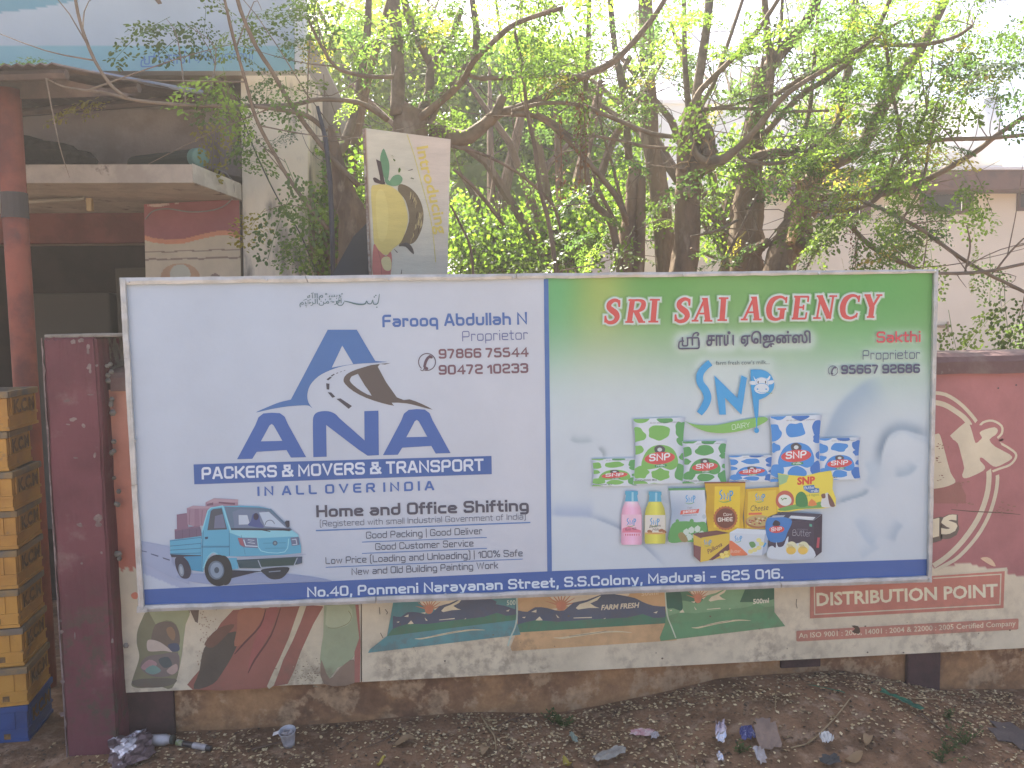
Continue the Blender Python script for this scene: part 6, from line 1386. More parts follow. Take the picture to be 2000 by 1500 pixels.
def make_frond(seed, pairs=7, per=6, L=.33):
    r_ = random.Random(seed); V = []; F = []
    def leaf(p, d, s):
        d = d / np.linalg.norm(d); sd = np.cross(d, [0, 0, 1.0]); sd /= np.linalg.norm(sd) + 1e-9; up = np.cross(sd, d) * r_.uniform(-.3, .5)
        tilt = np.array([r_.gauss(0, .25), r_.gauss(0, .25), r_.gauss(-.25, .4)]);
        if r_.random() < .14: return
        p = p + np.array([r_.gauss(0, .004), r_.gauss(0, .004), r_.gauss(0, .006)]); up = up + sd * 0; d = d + tilt; n = len(V)
        w = s * .36
        V.extend([p, p + d * s * .3 + sd * w + up * s * .2, p + d * s * .75 + sd * w * .85 + up * s * .2, p + d * s * 1.0, p + d * s * .75 - sd * w * .85 + up * s * .2, p + d * s * .3 - sd * w + up * s * .2])
        F.append((n, n + 1, n + 2, n + 3)); F.append((n, n + 3, n + 4, n + 5))
    for i in range(pairs):
        t = .22 + .74 * i / (pairs - 1); p = np.array([t * L, 0, -.28 * L * t * t])
        for sg in (-1, 1):
            ln = L * (.42 - .26 * t) * r_.uniform(.85, 1.1); dr = np.array([.55, sg * .85, -.15 + r_.uniform(-.15, .1)]); dr /= np.linalg.norm(dr)
            k = max(2, int(per * (1.15 - .6 * t) + .5))
            for j in range(k):
                q = p + dr * ln * (j + .6) / k + np.array([0, 0, -.25 * ln * ((j + .5) / k) ** 2])
                side = np.array([-dr[1], dr[0], 0])
                for s2 in (-1, 1): leaf(q, dr * .5 + side * s2 * .9 + np.array([0, 0, r_.uniform(-.3, .2)]), .0185 * r_.uniform(.6, 1.3))
            leaf(p + dr * ln * 1.05 + np.array([0, 0, -.25 * ln]), dr, .018)
    leaf(np.array([L, 0, -.3 * L]), np.array([1, 0, -.5]), .025)
    # fine stalk
    n = len(V); pts = [np.array([t * L, 0, -.28 * L * t * t]) for t in (0, .35, .7, 1)]
    for a in pts: V.extend([a + np.array([0, .0014, 0]), a - np.array([0, .0014, 0])])
    for i in range(3): F.append((n + 2 * i, n + 2 * i + 1, n + 2 * i + 3, n + 2 * i + 2))
    return np.array(V), np.array(F)
FR = [make_frond(s) for s in range(5)]
def rot_from(dirs, roll):
    d = dirs / np.linalg.norm(dirs, axis=1, keepdims=True); up = np.tile(np.array([0, 0, 1.0]), (len(d), 1)); up[np.abs(d[:, 2]) > .95] = [0, 1, 0]
    y = np.cross(up, d); y /= np.linalg.norm(y, axis=1, keepdims=True); z = np.cross(d, y)
    c, s = np.cos(roll)[:, None], np.sin(roll)[:, None]; y2 = y * c + z * s; z2 = -y * s + z * c
    return np.stack([d, y2, z2], 2)
def scatter(protos, pos, dirs, scale, roll, cols, jit=.15):
    VV = []; FF = []; CC = []; off = 0; R = rot_from(dirs, roll); which = nr.randint(0, len(protos), len(pos))
    for k, (v, f) in enumerate(protos):
        m = which == k
        if not m.any(): continue
        w_ = np.einsum('nij,vj->nvi', R[m], v) * scale[m][:, None, None] + pos[m][:, None, :]; n = m.sum(); nv = len(v)
        VV.append(w_.reshape(-1, 3)); FF.append((f[None] + (np.arange(n) * nv)[:, None, None]).reshape(-1, 4) + off); off += n * nv
        c = np.repeat(cols[m], nv, 0) * np.repeat(nr.uniform(1 - jit, 1 + jit, (n * nv // 6 + n + 1)), 6)[:n * nv, None]; CC.append(c)
    return np.concatenate(VV), np.concatenate(FF), np.concatenate(CC)
LEAFC = np.array([(.075, .125, .035), (.095, .15, .038), (.065, .11, .042), (.11, .17, .042), (.055, .10, .045)])
def pick_cols(n, yellow=.05):
    c = LEAFC[nr.randint(0, len(LEAFC), n)] * nr.uniform(.55, 1.3, (n, 1)); y_ = nr.rand(n) < yellow
    c[y_] = np.array([.19, .17, .045]); return c

def tree(label, base_px, limbs, blobs, mat=M_bark, twigs=60, crown_yellow=.05, group=None, dens=1.0):
    """limbs: (points [(px, py)], radii in px, y near, y far, material or None); blobs: (px, py, rx, ry, y, number, droop)"""
    S = []; parts = []
    root = empty("tree", (float(P(base_px, 540, limbs[0][2])[0]), limbs[0][2], 0), label, "tree", group)
    for li, (pts, rr, Y0, Y1, mt) in enumerate(limbs):
        sub = 4; q = smooth(pts, sub); n = len(q); R = np.interp(np.linspace(0, len(pts) - 1, n), range(len(pts)), rr if hasattr(rr, '__len__') else np.linspace(rr, rr * .6, len(pts)))
        p3 = []; r3 = []
        for i, (a, b) in enumerate(q):
            y_ = lerp(Y0, Y1, i / (n - 1)) ; p = P(a, b, y_); p3.append(p); r3.append(R[i] * (y_ - CAM[1]) / F_PX)
        if li == 0 or pts[0][1] > 530: p3.insert(0, np.array([p3[0][0], p3[0][1], -.1])); r3.insert(0, r3[0] * 1.15)
        m = MB(); m.tube(p3, r3, 14 if R[0] > 10 else 7, rough=.16 if R[0] > 10 else .10); big = R[0] > 9
        m.obj("trunk" if li == 0 else ("limb" if big else "branch"), mt or mat, root, smooth=True)
        for p, r_ in zip(p3, r3): S.append((p, r_))
    SP = np.array([s[0] for s in S]); pos = []; dirs = []; sc_ = []; tw = MB()
    for bx, by, rx, ry, Y, n, droop in blobs:
        for k in range(int(n * DENS * dens + .5)):
            while True:
                u, v = rng.uniform(-1, 1), rng.uniform(-1, 1)
                if u * u + v * v < 1: break
            c = P(bx + u * rx, by + v * ry, max(.6, Y + rng.gauss(0, .28))); d = SP - c; ds = np.linalg.norm(d + np.array([0, 0, .15]), axis=1); j = int(np.argmin(ds)); s = SP[j]
            di = c - s; di = di / (np.linalg.norm(di) + 1e-6) * .8 + np.array([rng.gauss(0, .5), rng.gauss(0, .5), rng.gauss(0, .35) - droop]); di[1] = abs(di[1]) if c[1] < 1 else di[1]
            pos.append(c); dirs.append(di); sc_.append(rng.uniform(.6, 1.05))
            if rng.random() < .22 and ds[j] < 1.6 and tw is not None:
                mid = (c + s) / 2 + np.array([rng.gauss(0, .06), rng.gauss(0, .06), rng.uniform(-.02, .12)]); L_ = np.linalg.norm(c - s)
                q_ = smooth([tuple(s), tuple(mid), tuple(c + di * .04)], 3); tw.tube(q_, list(np.linspace(.0024 + .002 * L_, .0012, len(q_))), 4, cap=False)
    for k in range(twigs):        # bare twigs leaving the limbs
        j = rng.randrange(len(SP)); s = SP[j]
        if proj(s)[1] > 540: continue
        d = np.array([rng.gauss(0, 1), rng.gauss(0, .6), rng.gauss(.5, .8)]); d /= np.linalg.norm(d); L_ = rng.uniform(.15, .7); e = s + d * L_ + np.array([0, 0, rng.uniform(-.1, .2) * L_]); mid = (s + e) / 2 + np.array([rng.gauss(0, .05), 0, rng.gauss(0, .05)])
        q_ = smooth([tuple(s), tuple(mid), tuple(e)], 3); tw.tube(q_, list(np.linspace(.0036, .0010, len(q_))), 4, cap=False)
        if rng.random() < .3 and proj(e)[0] > 540: pos.append(e); dirs.append(d + np.array([0, 0, -.4])); sc_.append(rng.uniform(.6, 1.0))
    tw.obj("twigs", M_bark2, root)
    pos = np.array(pos); v, f, c = scatter(FR, pos, np.array(dirs), np.array(sc_), nr.uniform(-.6, .6, len(pos)), pick_cols(len(pos), crown_yellow))
    mesh_obj("crown", v, f, M_leaf, root, c)
    return root, SP

# tree behind the fruit board, its long thin boughs reaching over the shop
tA, _ = tree("many-stemmed tree behind the fruit board, thin boughs reaching left over the shop", 800, [
    ([(800, 620), (798, 400), (800, 260), (805, 215)], [36, 34, 36, 30], 1.25, 1.25, None),
    ([(775, 225), (777, 120), (770, 0), (765, -120)], [13, 12, 11, 10], 1.2, 1.2, M_bark2),
    ([(690, 600), (694, 450), (672, 380), (660, 320), (645, 245)], [36, 30, 22, 13, 5], 1.1, 1.0, None),
    ([(640, 345), (660, 305), (680, 262), (692, 215), (707, 140), (717, 60), (722, -60)], [9, 10, 9, 8, 7.5, 7, 6], 1.5, 1.7, M_bark2),
    ([(845, 255), (905, 270), (950, 240), (972, 222), (1005, 214), (1060, 192), (1130, 152), (1180, 132), (1225, 95), (1275, 35), (1310, -20)], [20, 15, 12, 10, 8.5, 7.5, 7, 6.5, 6, 5, 4], 1.3, 1.0, M_bark2),
    ([(965, 228), (975, 205), (983, 188)], [9, 9, 8], 1.15, 1.15, M_bark2),
    ([(940, 152), (1000, 152), (1060, 147), (1120, 150), (1150, 150)], [4.5, 5, 5, 5.5, 4], 1.1, 1.0, M_bark2),
    ([(905, 130), (920, 148), (950, 155)], [3, 4, 4.5], 1.1, 1.1, M_bark2),
    ([(757, 234), (715, 206), (680, 197), (620, 195), (570, 205), (500, 207), (400, 207), (330, 203), (260, 195), (200, 180), (160, 176), (120, 168), (90, 153)], [5.5, 5, 4.5, 4.2, 4, 3.8, 3.5, 3.2, 3, 2.6, 2.2, 1.8, 1.2], 1.1, .35, M_bark2),
    ([(500, 208), (560, 216), (600, 226), (636, 255)], [3.5, 4, 4.5, 5], .7, .95, M_bark2),
    ([(455, -40), (470, 20), (500, 90), (532, 140), (560, 190), (600, 248), (650, 310), (700, 362)], [3.4, 3.6, 3.8, 4, 4.2, 4.5, 5, 6], .6, 1.0, M_bark2),
    ([(430, -40), (455, 70), (480, 160), (500, 230), (530, 290), (580, 372), (640, 448)], [2.5, 3, 3.2, 3.5, 3.6, 4, 4.6], .5, .9, M_bark2),
    ([(143, -30), (152, 25), (165, 70), (185, 118), (210, 158), (232, 180), (250, 190)], [2.6, 2.8, 3, 3, 3, 2.8, 2.6], .3, .35, M_bark2),
    ([(815, 235), (870, 190), (905, 155), (925, 120), (960, 85), (1010, 45), (1100, 15)], [8, 7, 6.5, 6, 5.5, 5, 4], 1.2, .8, None),
    ([(840, 245), (862, 190), (900, 150), (930, 90), (925, 20), (915, -40)], [6, 7, 8, 7, 6, 5], 1.2, 1.3, M_bark2),
    ([(845, 130), (820, 85), (800, 40), (785, -20)], [9, 8, 7.5, 7], 1.4, 1.4, M_bark2),
    ([(810, 250), (838, 180), (842, 135), (880, 75), (900, 20)], [10, 9, 8, 7, 6], 1.3, 1.4, M_bark2),
    ([(768, 150), (730, 150), (690, 144), (655, 130), (625, 85), (600, 35)], [4, 4, 3.6, 3.2, 3, 2.5], 1.0, .8, M_bark2),
    ([(880, 285), (940, 300), (1000, 330), (1040, 360), (1080, 400), (1095, 450)], [3, 3, 3, 3, 3, 2.6], .9, 1.0, None),
    ([(1000, 222), (1050, 228), (1100, 265), (1150, 318), (1195, 372), (1225, 430)], [5, 5, 5, 5, 5, 5.5], 1.0, 1.2, M_bark2),
    ([(1005, 60), (1020, 130), (1030, 220), (1045, 290), (1055, 370), (1075, 450), (1095, 600)], [3, 3.6, 4, 4.2, 4.4, 4.6, 5], .9, .95, None),
    ([(880, 400), (900, 440), (920, 490), (928, 600)], [2.2, 2.4, 2.6, 2.8], .9, .9, None),
    ([(885, 330), (930, 370), (985, 440)], [3, 4, 4], .9, .9, None),
], [(430, 34, 100, 34, .7, 26, .4), (560, 60, 60, 90, .9, 22, .4), (75, 114, 36, 4, .62, 9, .1), (190, 197, 50, 10, .62, 8, .3), (430, 170, 50, 40, .6, 18, .4), (560, 170, 50, 40, .9, 16, .4),
    (680, 60, 90, 70, 1.2, 50, .4), (840, 60, 120, 60, 1.1, 70, .4), (1000, 60, 120, 60, 1.0, 80, .4), (560, 260, 70, 40, .8, 14, .6), (540, 360, 50, 60, .8, 14, .6), (590, 470, 60, 50, .8, 12, .5), (690, 300, 60, 70, 1.6, 26, .4),
    (1100, 100, 120, 90, 1.2, 70, .4), (840, 210, 70, 30, 1.1, 16, .6), (1100, 20, 120, 40, 1.0, 30, .4), (680, 480, 40, 60, 1.6, 14, .3)], twigs=60, crown_yellow=.05, dens=.74)

def simple_twigs(): pass
tB, _ = tree("broken split trunk with long curving shoots, left of the burl-topped pollard", 1225, [
    ([(1232, 600), (1228, 480), (1236, 400), (1240, 335), (1242, 320)], [20, 19, 16, 13, 7], 1.5, 1.5, M_bark),
    ([(1246, 600), (1250, 480), (1252, 400), (1254, 345)], [11, 10, 9, 7], 1.45, 1.45, M_bark),
    ([(1215, 560), (1195, 440), (1160, 395), (1146, 340), (1140, 250), (1145, 150), (1150, 40), (1152, -40)], [9, 8, 6.5, 6, 5.5, 5, 4.5, 4], 1.4, 1.3, M_bark2),
    ([(1222, 430), (1205, 385), (1160, 330), (1100, 255), (1050, 222)], [6, 6, 5, 4.5, 4], 1.4, 1.0, M_bark2),
    ([(1225, 440), (1198, 330), (1175, 250), (1165, 180)], [4, 3, 2.6, 2.2], 1.3, 1.4, None),
    ([(1206, 440), (1170, 370), (1150, 300)], [4.5, 3.5, 3], 1.5, 1.6, None),
    ([(1228, 310), (1222, 220), (1212, 150), (1200, 90), (1190, -20)], [8, 7.5, 7.5, 6, 5], 1.9, 2.0, M_bark2),
    ([(1322, 268), (1270, 260), (1200, 232), (1130, 205), (1060, 202), (1000, 216)], [4.5, 4.5, 4.2, 4, 3.8, 3.6], 1.3, 1.0, M_bark2),
    ([(1320, 290), (1260, 286), (1200, 272), (1130, 262)], [3.5, 3.2, 3, 2.4], 1.3, 1.2, None),
], [(1160, 240, 90, 60, 1.4, 40, .4), (1200, 445, 110, 22, 1.2, 22, .2), (1140, 490, 70, 40, 1.2, 26, .5), (1290, 400, 40, 25, 1.3, 12, .3), (1230, 160, 80, 90, 1.5, 40, .4), (1180, 350, 60, 60, 1.6, 18, .4)], twigs=45, dens=.44)
tBb, _ = tree("tall leaning grey trunk standing behind the broken split one, rising out of the frame", 1300, [
    ([(1310, 620), (1298, 470), (1285, 360), (1268, 260), (1266, 160), (1262, 40), (1258, -60)], [20, 19, 18, 17, 15, 13, 12], 2.6, 2.6, M_bark),
    ([(1266, 190), (1230, 180), (1215, 150), (1230, 110)], [8, 7, 6, 5], 2.5, 2.5, M_bark2)],
    [(1230, 60, 90, 80, 2.4, 50, .4), (1300, 150, 60, 80, 2.4, 22, .4), (1255, 170, 40, 40, 2.4, 12, .5)], twigs=30, dens=.44)
tC, _ = tree("knotted pollard trunk with a dark burl at its top, behind the green signboard half", 1325, [
    ([(1316, 620), (1340, 500), (1342, 400), (1346, 320), (1352, 250), (1356, 212)], [30, 26, 23, 24, 26, 17], 1.5, 1.5, M_bark),
    ([(1385, 300), (1380, 260), (1370, 235), (1374, 228)], [16, 14, 10, 7], 1.45, 1.4, M_bark),
    ([(1356, 235), (1365, 150), (1378, 70), (1385, 0), (1388, -50)], [10, 9.5, 9, 8.5, 8], 1.5, 1.6, M_bark2),
    ([(1348, 215), (1370, 175), (1415, 130), (1465, 78), (1510, 15), (1535, -30)], [6, 6, 5.5, 5, 4.5, 4], 1.4, 1.2, M_bark2),
    ([(1346, 225), (1338, 130), (1336, 50), (1335, -40)], [7, 5.5, 5, 4.5], 1.6, 1.7, M_bark2),
    ([(1360, 330), (1385, 318), (1410, 312), (1440, 290), (1475, 255), (1510, 210), (1555, 170), (1640, 120), (1720, 70)], [20, 15, 10, 7, 6, 5.5, 5, 4, 3], 1.45, .9, M_bark2),
    ([(1385, 318), (1362, 305), (1350, 275), (1345, 255)], [9, 7, 6, 4], 1.35, 1.35, M_bark2),
    ([(1370, 205), (1395, 160), (1430, 60), (1460, -30)], [5, 4.5, 4, 3.5], 1.7, 1.9, M_bark2),
    ([(1375, 215), (1430, 205), (1480, 190), (1550, 175)], [3.5, 3, 2.6, 2.2], 1.4, 1.3, M_bark2),
    ([(1375, 212), (1450, 212), (1540, 217), (1620, 216)], [3.5, 3.2, 3, 2.4], 1.4, 1.2, M_bark2),
], [(1380, 110, 80, 90, 1.5, 42, .4), (1300, 90, 60, 80, 1.6, 30, .4), (1430, 50, 70, 60, 1.5, 40, .4), (1390, 400, 50, 20, 1.2, 8, .3), (1440, 330, 60, 40, 1.3, 18, .4), (1340, 400, 60, 14, 1.1, 10, .2), (1350, 490, 40, 30, 1.2, 8, .4)], twigs=45, dens=.44)
# burl lumps and torn bark on the pollard
for cx, cy, r_ in ((1348, 232, 15), (1338, 255, 12), (1362, 262, 13), (1345, 375, 12), (1335, 330, 8), (1385, 300, 13)):
    m = MB(); c = P(cx, cy, 1.38); rr = r_ * 4.4 / F_PX; prof = [(.0001, -rr)] + [(rr * math.sin(a) * rng.uniform(.85, 1.1), -rr * math.cos(a)) for a in (.6, 1.1, 1.6, 2.2)] + [(.0001, rr)]; m.lathe(c, prof, 10, axis=(rng.uniform(-.4, .4), 1, rng.uniform(-.4, .4))); m.obj("burl", M_bark, tC, smooth=True)
tD, _ = tree("thickest upright trunk, right of the burl-topped pollard", 1455, [
    ([(1462, 640), (1458, 500), (1462, 400), (1468, 320), (1478, 240), (1485, 170), (1490, 135)], [38, 34, 29, 21, 17, 19, 14], 1.7, 1.7, M_bark),
    ([(1488, 150), (1520, 108), (1555, 68), (1585, 25), (1610, -40)], [13, 12, 11, 10, 9], 1.7, 1.5, M_bark2),
    ([(1500, 200), (1505, 130), (1498, 60), (1490, -40)], [9, 8, 7, 6], 1.6, 1.7, M_bark),
    ([(1515, 185), (1570, 150), (1620, 125), (1690, 85), (1760, 40)], [5, 4.6, 4.2, 3.5, 2.6], 1.5, 1.0, M_bark2),
    ([(1495, 260), (1560, 190), (1620, 150), (1700, 80), (1745, -20)], [6, 6, 5.5, 5, 4], 1.5, 1.2, M_bark2),
    ([(1470, 310), (1500, 300), (1540, 298), (1580, 300)], [11, 9, 7, 3], 1.5, 1.4, None),
    ([(1440, 300), (1460, 314), (1500, 320), (1545, 312), (1590, 285), (1650, 228)], [4, 4, 4, 4, 3.6, 3], 1.3, 1.1, M_bark2),
    ([(1475, 490), (1490, 478), (1500, 473)], [12, 10, 8], 1.55, 1.45, None),
    ([(1520, 130), (1525, 60), (1530, -40)], [4, 3.6, 3.2], 1.6, 1.7, M_bark2),
    ([(1480, 380), (1435, 470), (1400, 540)], [3, 3, 2.8], 1.3, 1.2, None), ([(1440, 430), (1400, 450), (1350, 462)], [3.2, 2.8, 2.2], 1.3, 1.2, M_bark2), ([(1350, 485), (1400, 505), (1455, 530)], [2.6, 3.2, 3.4], 1.2, 1.3, None)
], [(1560, 110, 100, 80, 1.5, 60, .4), (1640, 60, 80, 70, 1.4, 60, .4), (1545, 380, 60, 25, 1.3, 10, .4), (1470, 440, 26, 50, 1.1, 9, .7), (1600, 200, 90, 50, 1.3, 44, .4), (1440, 180, 60, 60, 1.6, 22, .4), (1440, 480, 30, 30, 1.2, 8, .5)], twigs=60, dens=.5)
tE, _ = tree("leaning hacked stump with raw torn wood, leafy boughs spreading to the right", 1520, [
    ([(1500, 640), (1525, 520), (1552, 455), (1568, 405), (1575, 375)], [34, 32, 33, 28, 16], 1.45, 1.4, M_bark),
    ([(1560, 475), (1585, 486), (1598, 492)], [13, 9, 6], 1.35, 1.25, M_bark),
    ([(1565, 365), (1590, 335), (1612, 300), (1635, 240), (1648, 180), (1660, 110), (1668, 30), (1672, -40)], [10, 9, 8.5, 8.5, 8.5, 8, 7.5, 7], 1.5, 1.6, M_bark2),
    ([(1575, 375), (1615, 330), (1665, 302), (1690, 275), (1730, 196), (1760, 150), (1805, 82), (1842, 5), (1860, -40)], [12, 11, 12, 13, 12, 11, 10, 9.5, 9], 1.5, 1.4, M_bark2),
    ([(1580, 345), (1586, 300), (1590, 250)], [6, 6, 4], 1.5, 1.6, M_bark2),
    ([(1555, 392), (1590, 408), (1640, 412), (1690, 402), (1725, 375), (1755, 320), (1785, 270), (1810, 215)], [4.5, 4.5, 4.5, 4.5, 4.3, 4, 3.6, 3], 1.2, 1.0, M_bark2),
    ([(1600, 385), (1660, 385), (1720, 378), (1780, 365), (1830, 340), (1900, 300), (1950, 262), (2010, 222), (2060, 190)], [8, 8, 7.5, 7, 6, 5.5, 5, 4.5, 4], 1.4, 1.0, M_bark2),
    ([(1700, 300), (1780, 282), (1850, 272), (1930, 270), (2010, 262)], [5, 4.6, 4.4, 4.2, 4], 1.2, 1.0, M_bark2),
    ([(1690, 92), (1740, 88), (1790, 88), (1830, 82), (1870, 70), (1900, 50)], [3, 4, 4.5, 4, 3.6, 3], 1.3, 1.2, M_bark2),
    ([(1690, 395), (1731, 412), (1773, 433), (1813, 457), (1867, 497), (1920, 530), (1973, 556), (2040, 590)], [4, 3.8, 3.8, 3.8, 4, 3.8, 3.6, 3.5], .9, .7, M_bark2),
    ([(1800, 540), (1832, 534), (1880, 534), (1920, 531), (1960, 524), (2030, 508)], [3, 3.2, 3.4, 3.4, 3.4, 3.2], .6, .7, M_bark2),
    ([(1660, 440), (1700, 480), (1740, 503), (1785, 523)], [4.5, 5, 5, 4], 1.0, .9, M_bark),
    ([(1885, 530), (1895, 480), (1888, 440)], [2, 1.8, 1.2], .65, .6, M_bark2), ([(1947, 525), (1975, 490), (2000, 465)], [2, 1.8, 1.4], .65, .6, M_bark2),
    ([(1575, 450), (1585, 470), (1586, 500), (1572, 530)], [4, 3, 2.2, 1.2], 1.2, 1.2, None), ([(1555, 300), (1580, 220), (1590, 120), (1600, 0)], [5, 4.5, 4, 3.5], 1.6, 1.7, None),
    ([(1725, 60), (1735, 120), (1745, 190), (1760, 260), (1775, 320)], [3.6, 3.6, 3.5, 3.4, 3], 1.2, 1.1, None), ([(1760, 230), (1740, 330), (1700, 400)], [3.4, 3.4, 3.2], 1.1, 1.1, None), ([(1830, 200), (1815, 280), (1800, 360), (1750, 450)], [2.6, 2.6, 2.6, 2.4], 1.0, 1.0, None)
], [(1760, 90, 130, 100, 1.3, 130, .4), (1860, 90, 90, 90, 1.2, 70, .4), (1900, 160, 90, 50, 1.1, 34, .5), (1690, 240, 110, 80, 1.2, 84, .5), (1790, 250, 80, 90, 1.1, 58, .5), (1640, 330, 90, 50, 1.1, 50, .5), (1740, 350, 90, 60, 1.0, 56, .6),
    (1680, 430, 80, 30, .9, 34, .9), (1760, 440, 70, 36, .9, 34, .9), (1800, 490, 20, 30, .8, 9, 1.2), (1900, 350, 50, 30, .8, 10, .8), (1880, 410, 45, 30, .75, 9, 1.0), (1930, 470, 20, 30, .7, 5, 1.0), (1965, 560, 30, 30, .7, 6, 1.0), (1985, 610, 24, 50, .7, 12, 1.1),
    (1860, 590, 14, 24, .65, 3, .9), (1975, 180, 30, 50, 1.0, 12, .6), (1660, 500, 30, 20, .8, 8, .9), (1975, 25, 40, 40, 1.0, 14, .4), (1590, 430, 40, 30, 1.0, 10, .7)], twigs=60, dens=.85)
m = MB(); v = [P(1573, 398, 1.18), P(1566, 440, 1.20), P(1552, 478, 1.24), P(1546, 470, 1.23), P(1556, 430, 1.20), P(1566, 402, 1.18)]; m.add(v + [p + np.array([0, .08, 0]) for p in v], [(0, 1, 2, 3, 4, 5)[::-1], (0, 6, 7, 1)[::-1], (1, 7, 8, 2)[::-1], (2, 8, 9, 3)[::-1], (3, 9, 10, 4)[::-1], (4, 10, 11, 5)[::-1]]); m.obj("torn_wood", M_rawwood, tE)
# splinters and hanging fibres round the hacked top
m = MB()
for k in range(60):
    c = P(rng.uniform(1545, 1600), rng.uniform(345, 420), rng.uniform(1.15, 1.45)); e = c + np.array([rng.gauss(0, .06), rng.gauss(0, .03), rng.uniform(-.16, .14)]); m.tube([c, (c + e) / 2 + np.array([.01, 0, .01]), e], [.004, .003, .001], 4, cap=False)
for k in range(40):
    c = P(rng.uniform(1340, 1400), rng.uniform(255, 345), rng.uniform(1.25, 1.45)); e = c + np.array([rng.gauss(0, .05), rng.gauss(0, .03), rng.uniform(-.10, .12)]); m.tube([c, (c + e) / 2 + np.array([.01, 0, .01]), e], [.004, .003, .001], 4, cap=False)
m.obj("splinters", M_rawwood, tE)
# dried hanging sprays
for cx, y0, y1, n in ((1092, 225, 385, 70), (1130, 180, 380, 90), (1140, 210, 360, 60), (1668, 430, 530, 60)):
    m = MB(); x_ = P(cx, y0, .95); e = P(cx + 2, y1, .95); m.tube([x_, (x_ + e) / 2 + np.array([.01, 0, 0]), e], .002, 4)
    for k in range(n):
        t = rng.random(); c = x_ + (e - x_) * t + np.array([rng.gauss(0, .018), rng.gauss(0, .018), 0]); s = rng.uniform(.008, .02); a = rng.uniform(0, 6.28)
        d1 = np.array([math.cos(a), math.sin(a), -1.2]) * s; d2 = np.array([-math.sin(a), math.cos(a), rng.uniform(-.5, .5)]) * s * .4; m.add([c, c + d1 * .5 + d2, c + d1, c + d1 * .5 - d2], [(0, 1, 2, 3)])
    m.obj("dried_spray", M_brownp, tA)

# ---- dense sunlit greenery farther back
def far_tree(name, label, cat, trunk, blobs, n, size, cols, yspread, group=None):
    x_, y_, Y = trunk; root = empty(name, (float(P(x_, y_, Y)[0]), Y, 0), label, cat, group)
    m = MB(); b = P(x_, y_, Y); m.tube([np.array([b[0], Y, -.1]), np.array([b[0] + .05, Y, b[2] * .5]), b, b + np.array([.3, 0, 1.2])], [.09, .08, .06, .03], 8)
    for k in range(5): e = b + np.array([rng.uniform(-1.2, 1.2), rng.uniform(-.6, .6), rng.uniform(.5, 1.8)]); m.tube([b + np.array([0, 0, -.3]), (b + e) / 2 + np.array([0, 0, .1]), e], [.04, .03, .012], 5)
    m.obj("trunk" if cat == "tree" else "stems", M_bark, root)
    tot = sum(q[4] for q in blobs); P_ = []
    for bx, by, rx, ry, wt in blobs:
        k = int(n * wt / tot); a = nr.uniform(0, 6.283, k); r = np.sqrt(nr.uniform(0, 1, k)); cl = nr.normal(0, 1, (k, 2)) * .0
        px = bx + r * np.cos(a) * rx; py = by + r * np.sin(a) * ry
        # leaves gather in clumps
        cc = nr.uniform(-1, 1, (max(k // 26, 1), 2)); w_ = nr.randint(0, len(cc), k); px = np.where(nr.rand(k) < .7, bx + cc[w_, 0] * rx * .95 + nr.normal(0, 15, k), px); py = np.where(nr.rand(k) < .7, by + cc[w_, 1] * ry * .95 + nr.normal(0, 15, k), py)
        P_.append(P_arr(px, py, Y + nr.normal(0, yspread, k)))
    p = np.concatenate(P_); k = len(p); s = nr.uniform(.6, 1.3, k)[:, None] * size
    d = nr.normal(0, 1, (k, 3)); d[:, 2] -= .7; d /= np.linalg.norm(d, axis=1, keepdims=True); sd = np.cross(d, nr.normal(0, 1, (k, 3))); sd /= np.linalg.norm(sd, axis=1, keepdims=True)
    V = np.stack([p, p + d * s * .5 + sd * s * .38, p + d * s, p + d * s * .5 - sd * s * .38], 1).reshape(-1, 3); c = np.array(cols)[nr.randint(0, len(cols), k)] * nr.uniform(.75, 1.25, (k, 1))
    mesh_obj("crown" if cat == "tree" else "leaves", V, np.arange(len(V)).reshape(-1, 4), M_leafbg, root, np.repeat(c, 4, 0)); return root
G1 = [(.085, .15, .03), (.07, .13, .03), (.11, .18, .035), (.06, .11, .03)]; G2 = [(.05, .10, .035), (.06, .12, .035), (.04, .08, .03)]
far_tree("tree", "bright green leafy tree in the middle distance, right of the fruit board", "tree", (1010, 300, 6.0), [(960, 200, 100, 130, 3), (1060, 180, 100, 110, 3), (1000, 330, 110, 80, 3), (1110, 260, 60, 90, 1.6), (930, 110, 50, 40, .3), (1200, 300, 80, 120, 1.4)], 22000, .065, G1, .5)
far_tree("tree", "sunlit yellow-green tree in the gap between the shop wing wall and the fruit board", "tree", (740, 300, 6.4), [(720, 180, 110, 120, 3), (800, 130, 90, 120, 2), (880, 180, 60, 120, 2), (700, 330, 70, 90, 2), (640, 110, 40, 60, .5), (690, 40, 90, 50, .6)], 18000, .065, [(.12, .17, .035), (.10, .16, .03), (.085, .14, .03)], .5)
far_tree("bush", "tangled bright green bush just above the signboard, right of the fruit board", "bush", (960, 480, 3.4), [(960, 480, 90, 60, 3), (1030, 440, 90, 50, 2), (900, 440, 40, 60, 1), (1010, 515, 110, 30, 2)], 9500, .036, G1, .35)
far_tree("bush", "leafy bush between the burl trunk and the broken trunk", "bush", (1100, 480, 3.0), [(1110, 470, 60, 60, 2), (1190, 420, 50, 70, 1.2), (1130, 400, 50, 40, 1)], 5200, .034, G1, .3)
far_tree("bush", "green bush left of the fruit board at the foot of the wing wall", "bush", (640, 500, 2.0), [(670, 330, 40, 50, 1), (640, 420, 50, 60, 1.5), (600, 500, 60, 35, 1.2), (700, 430, 30, 80, .8)], 2600, .034, G1, .3)
far_tree("tree", "dark green far tree seen low through the gap above the bush", "tree", (1000, 420, 9.0), [(1000, 400, 160, 80, 3), (1080, 330, 80, 60, 1), (920, 330, 60, 60, 1)], 6000, .12, G2, .6)
